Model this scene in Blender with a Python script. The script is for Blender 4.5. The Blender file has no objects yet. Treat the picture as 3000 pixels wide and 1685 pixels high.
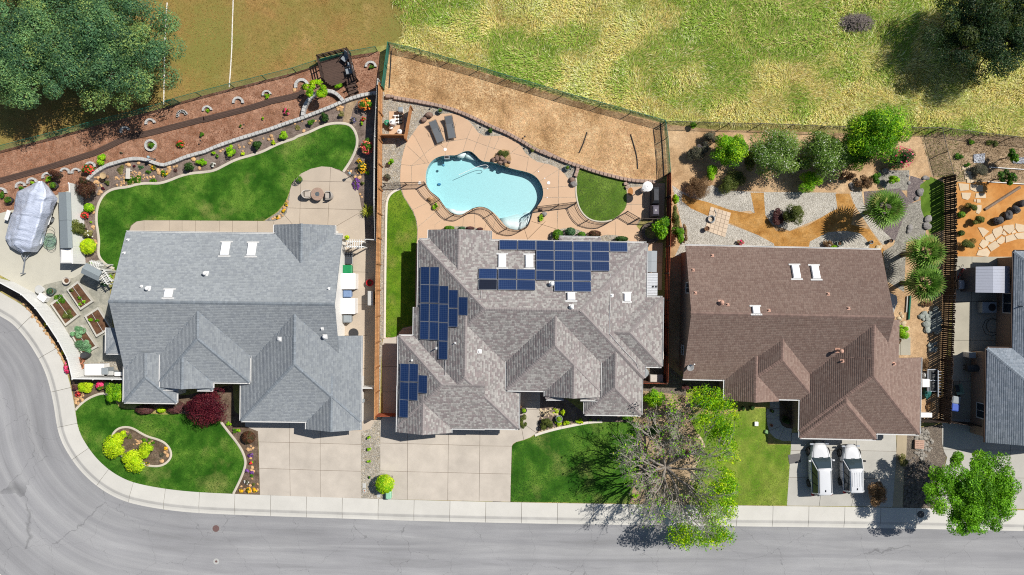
import bpy, bmesh, math, random
import numpy as np
from mathutils import Vector, Matrix
from mathutils.geometry import delaunay_2d_cdt

S = bpy.context.scene
COL = S.collection
R = math.radians

# ------------------------------------------------------------------ camera
CAM_H = 60.0                      # height of the drone above the street
PXM = 100.0 / 3.0                 # photograph pixels per metre at street level
cam = bpy.data.cameras.new('camera')
cam.sensor_width = 36.0
cam.lens = 18.0 * CAM_H / 45.0    # 90 m wide at the ground
cam.clip_start = 1.0
cam.clip_end = 2000.0
camo = bpy.data.objects.new('camera', cam)
camo.location = (0,0, CAM_H)
camo.rotation_euler = (0,0,0)
COL.objects.link(camo)
S.camera = camo

# ------------------------------------------------------------------ sky, sun, exposure
SUN_EL = R(52.0)
SUN_DIR = Vector((math.cos(SUN_EL) * math.cos(R(29)), math.cos(SUN_EL) * math.sin(R(29)), math.sin(SUN_EL)))
w = bpy.data.worlds.new('World')
S.world = w
w.use_nodes = True
wn = w.node_tree
bg = wn.nodes['Background']
sky = wn.nodes.new('ShaderNodeTexSky')
sky.sky_type = 'NISHITA'
sky.sun_disc = False
sky.sun_elevation = SUN_EL
sky.sun_rotation = math.atan2(SUN_DIR.x, SUN_DIR.y)
sky.dust_density = 0.6
wn.links.new(sky.outputs[0], bg.inputs[0])
bg.inputs[1].default_value = 0.06
sl = bpy.data.lights.new('sun', 'SUN')
sl.energy = 4.5
sl.angle = R(0.53)
sl.color = (1.0,0.955,0.89)
so = bpy.data.objects.new('sun', sl)
so.rotation_euler = SUN_DIR.to_track_quat('Z', 'Y').to_euler()
so.location = SUN_DIR * 150
COL.objects.link(so)
S.view_settings.view_transform = 'Standard'
S.view_settings.look = 'None'
S.view_settings.exposure = 0.5
S.view_settings.gamma = 1.0
S.cycles.use_denoising = False
S.cycles.filter_width = 1.1
S.cycles.max_bounces = 6
S.cycles.transparent_max_bounces = 24
S.cycles.caustics_reflective = False
S.cycles.caustics_refractive = False

# ------------------------------------------------------------------ measuring
G0 = 0.10                         # level of the lots above the road

def g(px, py, z=G0):
 """world point at height z seen at pixel (px, py) of the 3000 x 1685 photograph"""
 k = (CAM_H - z) / CAM_H / PXM
 return Vector(((px - 1500.0) * k, (842.5 - py) * k, z))

ZK = 1929.0 / 600.0

def Z(x0, y0, k=ZK):
 """coordinates read in an enlarged crop -> photograph pixels"""
 def f(*a):
  if len(a) == 2 and not hasattr(a[0], '__len__'):
   return (x0 + a[0] / k, y0 + a[1] / k)
  return [(x0 + p[0] / k, y0 + p[1] / k) for p in a]
 return f

zA, zB, zC, zD = Z(0,0), Z(500,0), Z(0,400), Z(600,400)
zE, zF, zG, zH = Z(0,800), Z(600,800), Z(0,1235), Z(600,1235)
zI, zJ, zK, zL, zM, zN = Z(1050,50), Z(1100,400), Z(1550,400), Z(1100,800), Z(1600,800), Z(1600,1200)
zO, zP, zQ, zR, zS, zT = Z(1900,300), Z(2400,300), Z(2400,700), Z(1950,700), Z(2400,1150), Z(2100,1150)
zU, zV, zW, zX, zY = Z(2400,940), Z(0,520,6.43), Z(900,120,6.43), Z(1500,1100,6.43), Z(1080,1200,1929 / 480.)

def lin(c):
 return tuple((x / 255 / 12.92) if x / 255 <= 0.04045 else ((x / 255 + 0.055) / 1.055) ** 2.4 for x in c)

def A(r, gg, b, k=1.6):
 """base colour of a surface that shows as r,g,b in full sun"""
 return tuple(min(0.9, x / k) for x in lin((r, gg, b)))

def smooth_line(pts, n=3, closed=False):
 pts = [tuple(p) for p in pts]
 for _ in range(n):
  out = [] if closed else [pts[0]]
  m = len(pts)
  for i in range(m if closed else m - 1):
   a, b = pts[i], pts[(i + 1) % m]
   out.append((a[0] * .75 + b[0] * .25, a[1] * .75 + b[1] * .25))
   out.append((a[0] * .25 + b[0] * .75, a[1] * .25 + b[1] * .75))
  if not closed:
   out.append(pts[-1])
  pts = out
 return pts

def resample(pts, step, closed=False):
 P = np.array([p[:2] for p in pts], float)
 if closed:
  P = np.vstack([P, P[:1]])
 d = np.r_[0, np.cumsum(np.hypot(*np.diff(P, axis=0).T))]
 n = max(2, int(round(d[-1] / step)) + 1)
 s = np.linspace(0, d[-1], n)
 Q = np.c_[np.interp(s, d, P[:, 0]), np.interp(s, d, P[:, 1])]
 if closed:
  Q = Q[:-1]
 return Q, s

def normals2(Q, closed=False):
 """left-hand unit normals of a polyline"""
 if closed:
  T = np.roll(Q, -1,0) - np.roll(Q, 1,0)
 else:
  T = np.gradient(Q, axis=0)
 T /= np.maximum(1e-9, np.hypot(T[:, 0], T[:, 1]))[:, None]
 return np.c_[-T[:, 1], T[:, 0]]

_perm = np.random.RandomState(7).rand(256,256)

def vnoise(x, y):
 xi, yi = np.floor(x).astype(int), np.floor(y).astype(int)
 fx, fy = x - xi, y - yi
 fx, fy = fx * fx * (3 - 2 * fx), fy * fy * (3 - 2 * fy)
 a = _perm[xi % 256, yi % 256]; b = _perm[(xi + 1) % 256, yi % 256]
 c = _perm[xi % 256,(yi + 1) % 256]; d = _perm[(xi + 1) % 256,(yi + 1) % 256]
 return (a * (1 - fx) + b * fx) * (1 - fy) + (c * (1 - fx) + d * fx) * fy

def fbm(x, y, o=3):
 t, a, s = 0,.5,0
 for i in range(o):
  t = t + a * vnoise(x * 2 ** i + 17 * i, y * 2 ** i + 31 * i); s += a; a *= .5
 return t / s

def inside(poly, X, Y):
 P = np.asarray([p[:2] for p in poly]); r = np.zeros(len(X), bool)
 j = len(P) - 1
 for i in range(len(P)):
  xi, yi, xj, yj = P[i][0], P[i][1], P[j][0], P[j][1]
  c = ((yi > Y) != (yj > Y)) & (X < (xj - xi) * (Y - yi) / (yj - yi + 1e-12) + xi)
  r ^= c; j = i
 return r

# ------------------------------------------------------------------ objects
def thing(name, label=None, cat=None, loc=(0,0,0), rz=0.0, group=None):
 o = bpy.data.objects.new(name, None)
 o.empty_display_size = 0.3
 COL.objects.link(o)
 o.location = loc
 o.rotation_euler = (0,0, rz)
 tag(o, label, cat, group)
 return o

def tag(o, label=None, cat=None, group=None, kind=None):
 if label: o['label'] = label
 if cat: o['category'] = cat
 if group: o['group'] = group
 if kind: o['kind'] = kind
 return o

def link(name, me, m, parent=None, world=False):
 """world=True: the mesh is in world coordinates, undo the parent's place"""
 o = bpy.data.objects.new(name, me)
 COL.objects.link(o)
 if m is not None and len(me.materials) == 0:
  me.materials.append(m)
 if parent is not None:
  o.parent = parent
  if world:
   M = Matrix.Translation(parent.location) @ parent.rotation_euler.to_matrix().to_4x4()
   if parent.parent is not None:
    q = parent.parent
    M = Matrix.Translation(q.location) @ q.rotation_euler.to_matrix().to_4x4() @ q_inv(parent) @ M
   o.matrix_parent_inverse = M.inverted()
 return o

def q_inv(o):
 return o.matrix_parent_inverse.copy()

def fmesh(name, V, F, col=None, smooth=False):
 V = np.ascontiguousarray(V, dtype=np.float32); F = np.ascontiguousarray(F, dtype=np.int32)
 me = bpy.data.meshes.new(name)
 me.vertices.add(len(V)); me.vertices.foreach_set('co', V.ravel())
 M, k = F.shape
 me.loops.add(M * k); me.loops.foreach_set('vertex_index', F.ravel())
 me.polygons.add(M); me.polygons.foreach_set('loop_start', np.arange(0, M * k, k, dtype=np.int32))
 if smooth:
  me.polygons.foreach_set('use_smooth', np.ones(M, bool))
 me.update(calc_edges=True)
 if col is not None:
  at = me.attributes.new('Col', 'FLOAT_COLOR', 'FACE')
  c = np.ones((M, 4), np.float32); c[:, :3] = col
  at.data.foreach_set('color', c.ravel())
 return me

class MB:
 """collects simple solids into one mesh"""
 def __init__(s):
  s.v = []; s.f = []

 def add(s, v, f):
  n = len(s.v)
  s.v += [tuple(p) for p in v]
  s.f += [tuple(i + n for i in q) for q in f]
  return s

 def box(s, x0, x1, y0, y1, z0, z1, M=None):
  v = [Vector(p) for p in ((x0, y0, z0),(x1, y0, z0),(x1, y1, z0),(x0, y1, z0),(x0, y0, z1),(x1, y0, z1),(x1, y1, z1),(x0, y1, z1))]
  if M is not None: v = [M @ p for p in v]
  return s.add(v, [(0,3,2,1),(4,5,6,7),(0,1,5,4),(1,2,6,5),(2,3,7,6),(3,0,4,7)])

 def cb(s, c, size, rz=0, M=None):
  m = Matrix.Translation(c) @ Matrix.Rotation(rz, 4, 'Z')
  if M is not None: m = m @ M
  a, b, d = size[0] / 2, size[1] / 2, size[2] / 2
  return s.box(-a, a, -b, b, -d, d, m)

 def bbox(s, x0, x1, y0, y1, z0, z1, b=0.02, M=None):
  """box with chamfered vertical and top edges"""
  lo = [(x0 + b, y0),(x1 - b, y0),(x1, y0 + b),(x1, y1 - b),(x1 - b, y1),(x0 + b, y1),(x0, y1 - b),(x0, y0 + b)]
  cx, cy = (x0 + x1) / 2,(y0 + y1) / 2
  def ins(p, d):
   return (p[0] + (d if p[0] < cx else -d), p[1] + (d if p[1] < cy else -d))
  rings = [[(p[0], p[1], z0) for p in lo],[(p[0], p[1], z1 - b) for p in lo],[(*ins(p, b), z1) for p in lo]]
  return s.loft(rings, M=M, cap=True)

 def loft(s, rings, cap=True, M=None, closed=True):
  n = len(rings[0]); v = [Vector(p) for r in rings for p in r]
  if M is not None: v = [M @ p for p in v]
  f = []
  for i in range(len(rings) - 1):
   for j in range(n if closed else n - 1):
    k = (j + 1) % n
    f.append((i * n + j, i * n + k, (i + 1) * n + k, (i + 1) * n + j))
  if cap and closed:
   f.append(tuple(reversed(range(n)))); f.append(tuple(range((len(rings) - 1) * n, len(rings) * n)))
  return s.add(v, f)

 def prism(s, poly, z0, z1, M=None):
  return s.loft([[(p[0], p[1], z0) for p in poly],[(p[0], p[1], z1) for p in poly]], M=M)

 def lathe(s, prof, n=16, c=(0,0,0), sx=1, sy=1, M=None):
  rings = [[(c[0] + r * sx * math.cos(2 * math.pi * i / n), c[1] + r * sy * math.sin(2 * math.pi * i / n), c[2] + z) for i in range(n)] for r, z in prof]
  return s.loft(rings, M=M)

 def cyl(s, c, r, z0, z1, n=16, r2=None, M=None):
  return s.lathe([(r, z0),(r if r2 is None else r2, z1)], n, (c[0], c[1],0), M=M)

 def tube(s, path, r, n=6, cap=True, r1=None):
  P = [Vector(p) for p in path]; rings = []
  up = Vector((0,0,1))
  for i, p in enumerate(P):
   t = (P[min(i + 1, len(P) - 1)] - P[max(i - 1,0)]).normalized()
   a = t.cross(up)
   if a.length < 1e-3: a = Vector((1,0,0))
   a.normalize(); b = a.cross(t).normalized()
   q = r if r1 is None else r + (r1 - r) * i / (len(P) - 1)
   rings.append([p + (a * math.cos(2 * math.pi * k / n) + b * math.sin(2 * math.pi * k / n)) * q for k in range(n)])
  return s.loft(rings, cap=cap)

 def torus(s, c, R_, r, n=24, m=6, M=None):
  rings = []
  for i in range(n + 1):
   a = 2 * math.pi * i / n
   rings.append([(c[0] + (R_ + r * math.cos(2 * math.pi * k / m)) * math.cos(a), c[1] + (R_ + r * math.cos(2 * math.pi * k / m)) * math.sin(a), c[2] + r * math.sin(2 * math.pi * k / m)) for k in range(m)])
  return s.loft(rings, cap=False, M=M)

 def mesh(s, name, smooth=False):
  me = bpy.data.meshes.new(name)
  me.from_pydata(s.v, [], s.f)
  if smooth:
   me.polygons.foreach_set('use_smooth', np.ones(len(me.polygons), bool))
  me.update()
  return me

 def build(s, name, m, parent=None, smooth=False, world=False):
  return link(name, s.mesh(name, smooth), m, parent, world)

# ------------------------------------------------------------------ materials
_mats = {}

def nodes(name):
 m = bpy.data.materials.new(name)
 m.use_nodes = True
 t = m.node_tree
 return m, t, t.nodes['Principled BSDF']

def N(t, kind, **kw):
 n = t.nodes.new('ShaderNode' + kind)
 for k, v in kw.items():
  if k in n.inputs: n.inputs[k].default_value = v
  else: setattr(n, k, v)
 return n

def world_xyz(t, scale=(1,1,1), rot=0):
 ge = N(t, 'NewGeometry'); mp = N(t, 'Mapping')
 mp.inputs['Scale'].default_value = scale
 mp.inputs['Rotation'].default_value = (0,0, rot)
 t.links.new(ge.outputs['Position'], mp.inputs['Vector'])
 return mp.outputs[0]

def noise(t, vec, scale, detail=4, rough=.6, dist=0.0):
 n = N(t, 'TexNoise', Scale=scale, Detail=detail, Roughness=rough, Distortion=dist)
 t.links.new(vec, n.inputs['Vector'])
 return n.outputs['Fac']

def ramp(t, fac, stops, interp='LINEAR'):
 r = N(t, 'ValToRGB'); r.color_ramp.interpolation = interp
 e = r.color_ramp.elements
 while len(e) < len(stops): e.new(.5)
 for i, (p, c) in enumerate(stops):
  e[i].position = p; e[i].color = (*c, 1)
 t.links.new(fac, r.inputs[0])
 return r.outputs[0]

def mix(t, fac, a, b, mode='MIX'):
 n = N(t, 'Mix', data_type='RGBA', blend_type=mode)
 for v, i in ((fac, 0),(a, 6),(b, 7)):
  if hasattr(v, 'is_linked'): t.links.new(v, n.inputs[i])
  else: n.inputs[i].default_value = v if i == 0 else (*v, 1)
 return n.outputs[2]

def maprange(t, v, a, b, c, d):
 n = N(t, 'MapRange'); n.inputs[1].default_value = a; n.inputs[2].default_value = b
 n.inputs[3].default_value = c; n.inputs[4].default_value = d
 t.links.new(v, n.inputs[0])
 return n.outputs[0]

def vary(t, col, val):
 """multiply a colour by a grey value"""
 n = N(t, 'Mix', data_type='RGBA', blend_type='MULTIPLY'); n.inputs[0].default_value = 1
 t.links.new(col, n.inputs[6]) if hasattr(col, 'is_linked') else setattr(n.inputs[6], 'default_value', (*col, 1))
 t.links.new(val, n.inputs[7])
 return n.outputs[2]

def bump(t, b, h, strength=.4, dist=.02):
 n = N(t, 'Bump', Strength=strength, Distance=dist)
 t.links.new(h, n.inputs['Height']); t.links.new(n.outputs[0], b.inputs['Normal'])

def mat(name, c, rough=.75, metal=0.0, var=.12, scale=6.0, obj=.0, spec=.3, bmp=0.0, bscale=30.0, coat=0.0):
 """plain coloured material with mottling, and a little change from object to object"""
 if name in _mats: return _mats[name]
 m, t, b = nodes(name)
 v = world_xyz(t)
 f = maprange(t, noise(t, v, scale, 5,.65),.25,.75,1 - var, 1 + var)
 if obj:
  oi = N(t, 'ObjectInfo'); q = maprange(t, oi.outputs['Random'],0,1,1 - obj, 1 + obj)
  mm = N(t, 'Math', operation='MULTIPLY'); t.links.new(f, mm.inputs[0]); t.links.new(q, mm.inputs[1]); f = mm.outputs[0]
 t.links.new(vary(t, c, f), b.inputs['Base Color'])
 b.inputs['Roughness'].default_value = rough; b.inputs['Metallic'].default_value = metal
 b.inputs['Specular IOR Level'].default_value = spec
 if coat: b.inputs['Coat Weight'].default_value = coat
 if bmp: bump(t, b, noise(t, v, bscale, 3), bmp)
 _mats[name] = m
 return m

def ground_mat(name, stops, scale=.6, fine=.35, fscale=14.0, mid=.15, mscale=3.0, rough=.95, bmp=.5, bscale=25, dist=.03, extra=None):
 if name in _mats: return _mats[name]
 m, t, b = nodes(name)
 v = world_xyz(t)
 c = ramp(t, noise(t, v, scale, 6,.6,.4), stops)
 c = vary(t, c, maprange(t, noise(t, v, mscale, 4,.6),.3,.7,1 - mid, 1 + mid))
 c = vary(t, c, maprange(t, noise(t, v, fscale, 3,.7),.3,.7,1 - fine, 1 + fine))
 if extra: c = extra(t, v, c)
 t.links.new(c, b.inputs['Base Color'])
 b.inputs['Roughness'].default_value = rough; b.inputs['Specular IOR Level'].default_value = .1
 bump(t, b, noise(t, v, bscale, 4,.7), bmp, dist)
 _mats[name] = m
 return m

def stone_mat(name, cols, scale=18.0, rough=.85, jitter=1.0):
 """pebbles too small to build one by one"""
 if name in _mats: return _mats[name]
 m, t, b = nodes(name)
 v = world_xyz(t)
 vo = N(t, 'TexVoronoi', Scale=scale); t.links.new(v, vo.inputs['Vector'])
 sp = N(t, 'SeparateColor'); t.links.new(vo.outputs['Color'], sp.inputs[0])
 n = len(cols)
 c = ramp(t, sp.outputs[0],[((i + .5) / n, x) for i, x in enumerate(cols)])
 c = vary(t, c, maprange(t, noise(t, v, .8,4),.3,.7,.88,1.12))
 t.links.new(c, b.inputs['Base Color'])
 b.inputs['Roughness'].default_value = rough; b.inputs['Specular IOR Level'].default_value = .2
 iv = maprange(t, vo.outputs['Distance'],0,.7,1,0)
 bump(t, b, iv, .9,.04)
 _mats[name] = m
 return m

def leaf_mat():
 if 'leaves' in _mats: return _mats['leaves']
 m, t, b = nodes('leaves')
 a = N(t, 'Attribute', attribute_name='Col')
 b.inputs['Roughness'].default_value = .55; b.inputs['Specular IOR Level'].default_value = .25
 t.links.new(a.outputs['Color'], b.inputs['Base Color'])
 tr = N(t, 'BsdfTranslucent'); ms = N(t, 'MixShader'); ms.inputs[0].default_value = .42
 t.links.new(a.outputs['Color'], tr.inputs[0])
 t.links.new(b.outputs[0], ms.inputs[1]); t.links.new(tr.outputs[0], ms.inputs[2])
 t.links.new(ms.outputs[0], t.nodes['Material Output'].inputs[0])
 _mats['leaves'] = m
 return m

def attr_mat(name, rough=.9, spec=.15, fine=.0, bmp=0):
 if name in _mats: return _mats[name]
 m, t, b = nodes(name)
 a = N(t, 'Attribute', attribute_name='Col')
 c = a.outputs['Color']
 v = world_xyz(t)
 if fine: c = vary(t, c, maprange(t, noise(t, v, 22,4,.7),.3,.7,1 - fine, 1 + fine))
 t.links.new(c, b.inputs['Base Color'])
 if bmp: bump(t, b, noise(t, v, 60,2), bmp, .01)
 b.inputs['Diffuse Roughness'].default_value = 1.0
 b.inputs['Roughness'].default_value = rough; b.inputs['Specular IOR Level'].default_value = spec
 _mats[name] = m
 return m

# ------------------------------------------------------------------ flat areas and slabs
def cdt(outline, holes=(), segs=()):
 V = []; E = []
 def loop(l):
  n = len(V)
  V.extend([Vector((p[0], p[1])) for p in l])
  E.extend([(n + i, n + (i + 1) % len(l)) for i in range(len(l))])
 loop(outline)
 for h in holes: loop(h)
 for s in segs:
  n = len(V); V.extend([Vector((p[0], p[1])) for p in s]); E.extend([(n + i, n + i + 1) for i in range(len(s) - 1)])
 v, e, f, _, oe, _ = delaunay_2d_cdt(V, E, [],0,1e-5)
 con = {tuple(sorted(x)) for x, o in zip(e, oe) if len(o)}
 P = np.array([[p.x, p.y] for p in v]); T = np.array(f)
 C = P[T].mean(1)
 ok = inside(outline, C[:, 0], C[:, 1])
 for h in holes: ok &= ~inside(h, C[:, 0], C[:, 1])
 return P, T[ok], con

def patch(name, outline, z, m, parent=None, holes=(), kind='structure', label=None, cat=None, px=True, skirt=.0):
 """a flat area; outline in photograph pixels"""
 if px: outline = [g(*p, z) for p in outline]; holes = [[g(*p, z) for p in h] for h in holes]
 P, T, _ = cdt(outline, holes)
 me = fmesh(name, np.c_[P, np.full(len(P), z)], orient(P, T))
 o = link(name, me, m, parent)
 if parent is None: tag(o, label, cat, kind=kind)
 return o

def orient(P, T):
 a, b, c = P[T[:, 0]], P[T[:, 1]], P[T[:, 2]]
 s = (b[:, 0] - a[:, 0]) * (c[:, 1] - a[:, 1]) - (b[:, 1] - a[:, 1]) * (c[:, 0] - a[:, 0])
 T = T.copy(); T[s < 0] = T[s < 0][:, ::-1]
 return T

def slabs(name, piece, outline, cuts, z, m, base_m, holes=(), gap=.014, thick=.05, label=None, cat=None, kind='structure', minarea=.02):
 """a paved area cut into slabs along the joints; every slab is an object, the joints show the bed below"""
 outline = [g(*p, z) for p in outline]; holes = [[g(*p, z) for p in h] for h in holes]
 cuts = [[g(*p, z) for p in c] for c in cuts]
 root = patch(name, outline, z - .03, base_m, holes=holes, px=False)
 tag(root, label, cat, kind=kind)
 strips = []
 for c in cuts:
  Q = np.array([(p[0], p[1]) for p in c]); n = normals2(Q) * gap
  strips.append([tuple(q) for q in Q + n] + [tuple(q) for q in (Q - n)[::-1]])
 P, T, con = cdt(outline, holes, [s_ + s_[:1] for s_ in strips])
 T = orient(P, T)
 C = P[T].mean(1); keep = np.ones(len(T), bool)
 for s_ in strips: keep &= ~inside(s_, C[:, 0], C[:, 1])
 T = T[keep]; con = set()
 emap = {}
 for i, t in enumerate(T):
  for k in range(3):
   emap.setdefault(tuple(sorted((int(t[k]), int(t[(k + 1) % 3])))),[]).append(i)
 seen = -np.ones(len(T), int); groups = []
 for i in range(len(T)):
  if seen[i] >= 0: continue
  st = [i]; seen[i] = len(groups); grp = []
  while st:
   a = st.pop(); grp.append(a); t = T[a]
   for k in range(3):
    e = tuple(sorted((int(t[k]), int(t[(k + 1) % 3]))))
    if e in con: continue
    for b in emap[e]:
     if seen[b] < 0: seen[b] = seen[i]; st.append(b)
  groups.append(grp)
 for grp in groups:
  tri = T[grp]
  a, b, c = P[tri[:, 0]], P[tri[:, 1]], P[tri[:, 2]]
  area = .5 * np.abs((b[:, 0] - a[:, 0]) * (c[:, 1] - a[:, 1]) - (b[:, 1] - a[:, 1]) * (c[:, 0] - a[:, 0])).sum()
  if area < minarea: continue
  ids, inv = np.unique(tri, return_inverse=True); inv = inv.reshape(tri.shape)
  bm = bmesh.new()
  vs = [bm.verts.new((P[i][0], P[i][1], z)) for i in ids]
  for q in inv:
   try: bm.faces.new([vs[k] for k in q])
   except ValueError: pass
  be = [e for e in bm.edges if e.is_boundary]
  ex = bmesh.ops.extrude_edge_only(bm, edges=be)
  for vv in ex['geom']:
   if isinstance(vv, bmesh.types.BMVert): vv.co.z -= thick
  me = bpy.data.meshes.new(piece); bm.to_mesh(me); bm.free()
  link(piece, me, m, root)
 return root

def sweep(path, prof, closed=False, z=0.0):
 """sweep an (offset, height) profile along a world polyline; returns verts, quads"""
 Q = np.asarray([p[:2] for p in path], float); n = normals2(Q, closed)
 V = []; k = len(prof)
 for i in range(len(Q)):
  for d, h in prof: V.append((Q[i][0] + n[i][0] * d, Q[i][1] + n[i][1] * d, z + h))
 F = []
 m = len(Q)
 for i in range(m if closed else m - 1):
  a, b = i * k, ((i + 1) % m) * k
  for j in range(k - 1): F.append((a + j, a + j + 1, b + j + 1, b + j))
 if not closed:
  F.append(tuple(range(k - 1,-1,-1))); F.append(tuple((m - 1) * k + j for j in range(k)))
 return V, F

def edging(name, pts, wd, h, m, label, cat='edging', closed=False, z=G0, sm=2, seg=None, kind=None):
 """low concrete border along a line, cast in lengths"""
 W = [g(*p, z) for p in pts]
 W = smooth_line([(p.x, p.y) for p in W], sm, closed)
 Q, s = resample(W, .15, closed)
 prof = [(-wd / 2,0),(-wd / 2, h * .8),(-wd / 4, h),(wd / 4, h),(wd / 2, h * .8),(wd / 2,0)]
 root = thing(name, label, cat, (Q[0][0], Q[0][1], z))
 if kind: tag(root, kind=kind)
 per = int((seg or 2.4) / .15)
 if closed: Q = np.vstack([Q, Q[:1]])
 for i in range(0, len(Q) - 1, per):
  sub = Q[i:i + per + 1]
  if len(sub) < 2: continue
  sub = sub.copy()
  t = sub[-1] - sub[-2]; sub[-1] -= t / np.hypot(*t) * .012
  mb = MB(); mb.add(*sweep(sub, prof, False, z - .0))
  mb.build('edging_length', m, root, world=True)
 return root
# ------------------------------------------------------------------ plants
def unit(rng, n):
 v = rng.normal(size=(n, 3))
 return v / np.linalg.norm(v, axis=1)[:, None]

def leafquads(P, size, nrm, rng, aspect=.55):
 """one rhombic leaf per point, facing nrm"""
 n = len(P)
 nr = nrm / np.maximum(1e-6, np.linalg.norm(nrm, axis=1))[:, None]
 t = np.cross(nr, unit(rng, n)); t /= np.maximum(1e-6, np.linalg.norm(t, axis=1))[:, None]
 b = np.cross(nr, t)
 L = (size * rng.uniform(.5,1.5, n))[:, None] if np.ndim(size) == 0 else np.asarray(size)[:, None]
 V = np.empty((n, 4,3))
 V[:, 0] = P - t * L * .5; V[:, 1] = P + b * L * aspect * .5 - nr * L * .08
 V[:, 2] = P + t * L * .5; V[:, 3] = P - b * L * aspect * .5 - nr * L * .08
 return V.reshape(-1,3), np.arange(n * 4).reshape(n, 4)

def leafcols(n, cols, rng, clump=None, jit=.16):
 C = np.array(cols, float)
 k = rng.randint(len(C), size=n)
 c = C[k]
 if clump is not None:
  ck = rng.randint(min(5, len(C)), size=clump.max() + 1)
  c = np.where((rng.rand(n) < .6)[:, None], C[ck[clump]], c)
  c = c * rng.uniform(.86,1.14, clump.max() + 1)[clump][:, None]
 return np.clip(1.25 * c * rng.uniform(1 - jit, 1 + jit, n)[:, None],0,.9)

def crown(rng, c, rx, ry, rz, n, cols, leaf, style='clump', nclump=None, cr=.42, lower=-.25, up=.35, aspect=.55):
 """leaves spread through a lumpy ellipsoid; returns mesh and clump centres"""
 c = np.array(c, float); Rr = np.array([rx, ry, rz])
 if style == 'ball':
  d = unit(rng, n); d[:, 2] = np.where(d[:, 2] < lower, -d[:, 2], d[:, 2])
  lump = 1 + .07 * np.sin(d[:, 0] * 9 + d[:, 1] * 7) * np.cos(d[:, 1] * 8 - d[:, 2] * 6)
  rr = (rng.uniform(.86,1.02, n) * lump)[:, None]
  P = c + d * Rr * rr
  nr = d + unit(rng, n) * .55
  cl = ((np.arctan2(d[:, 1], d[:, 0]) + math.pi) * 2.2).astype(int) * 3 + ((d[:, 2] + 1) * 1.5).astype(int)
  centres = None
 else:
  k = nclump or max(7, int(14 * (rx * ry) ** .5))
  d = unit(rng, k); d[:, 2] = np.where(d[:, 2] < lower, -d[:, 2], d[:, 2])
  rad = rng.uniform(.38,.82, k)[:, None]
  rad[: max(1, k // 6)] *= .4
  centres = c + d * Rr * rad
  cl = rng.randint(k, size=n)
  e = unit(rng, n); e[:, 2] = np.where(rng.rand(n) < .55, np.abs(e[:, 2]), e[:, 2])
  sz = rng.uniform(.65,1.2, k)[cl] * cr
  P = centres[cl] + e * (rng.uniform(.35,1.0, n) ** .5 * sz)[:, None] * np.minimum(Rr, Rr.mean() * 1.1)
  nr = e * .8 + unit(rng, n) * .6
 nr[:, 2] += up
 zmin = G0 + .02
 P[:, 2] = np.maximum(P[:, 2], zmin + rng.rand(n) * .04)
 V, F = leafquads(P, leaf, nr, rng, aspect)
 return fmesh('crown', V, F, leafcols(n, cols, rng, cl)), centres

def tubes(segs, sides=5):
 """many tapered round limbs in one mesh: (p0, p1, r0, r1)"""
 S_ = np.array([[*a, *b, r0, r1] for a, b, r0, r1 in segs], float)
 p0, p1, r0, r1 = S_[:, 0:3], S_[:, 3:6], S_[:, 6], S_[:, 7]
 t = p1 - p0; t /= np.maximum(1e-6, np.linalg.norm(t, axis=1))[:, None]
 ref = np.where(np.abs(t[:, 2:3]) > .9, np.array([[1., 0,0]]), np.array([[0,0,1.]]))
 a = np.cross(t, ref); a /= np.linalg.norm(a, axis=1)[:, None]; b = np.cross(t, a)
 n = len(S_); V = np.empty((n, 2, sides, 3))
 for k in range(sides):
  q = 2 * math.pi * k / sides
  d = a * math.cos(q) + b * math.sin(q)
  V[:, 0, k] = p0 + d * r0[:, None]; V[:, 1, k] = p1 + d * r1[:, None]
 base = (np.arange(n) * 2 * sides)[:, None]
 F = []
 for k in range(sides):
  j = (k + 1) % sides
  F.append(np.c_[base[:, 0] + k, base[:, 0] + j, base[:, 0] + sides + j, base[:, 0] + sides + k])
 return V.reshape(-1,3), np.vstack(F)

def limb(rng, a, b, r0, r1, n=5, wob=.12):
 """bent limb from a to b as connected pieces"""
 a, b = np.array(a, float), np.array(b, float); L = np.linalg.norm(b - a)
 P = [a + (b - a) * t for t in np.linspace(0,1, n + 1)]
 for i in range(1, n): P[i] = P[i] + rng.normal(size=3) * L * wob * .35
 r = np.linspace(r0, r1, n + 1)
 return [(P[i], P[i + 1], r[i], r[i + 1]) for i in range(n)]

BARK = mat('bark', (.10,.075,.055),.95, var=.35, scale=14, bmp=.6)
BARKG = mat('grey_bark', (.21,.185,.16),.95, var=.3, scale=14, bmp=.5)
LEAF = leaf_mat()
_seed = [100]

def nseed():
 _seed[0] += 1
 return np.random.RandomState(_seed[0])

GREEN = [A(96,150,22,1.5), A(74,128,20,1.5), A(118,168,30,1.5), A(58,104,18,1.5)]
BRIGHT = [A(150,200,20,1.35), A(120,180,16,1.35), A(176,214,40,1.35), A(96,156,14,1.35)]
LIME = [A(190,214,20,1.25), A(168,200,14,1.25), A(208,226,40,1.25), A(140,180,12,1.25)]
DARK = [A(58,96,34,1.5), A(44,78,28,1.5), A(72,112,40,1.5), A(38,66,30,1.5)]
OLIVE = [A(112,124,52,1.5), A(92,106,44,1.5), A(132,140,66,1.5), A(76,88,36,1.5)]
TEAL = [A(84,128,84,1.5), A(64,106,72,1.5), A(106,146,92,1.5), A(50,90,60,1.5)]
GREYG = [A(112,112,88,1.5), A(96,98,80,1.5), A(128,118,100,1.5), A(84,84,66,1.5)]
DRY = [A(150,118,82,1.5), A(128,98,66,1.5), A(170,138,98,1.5), A(108,80,54,1.5)]
RED = [A(110,34,48,1.5), A(88,24,40,1.5), A(128,46,56,1.5), A(70,18,34,1.5)]
BARB = [A(112,70,70,1.5), A(92,54,58,1.5), A(128,84,78,1.5), A(84,64,50,1.5)]
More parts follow.
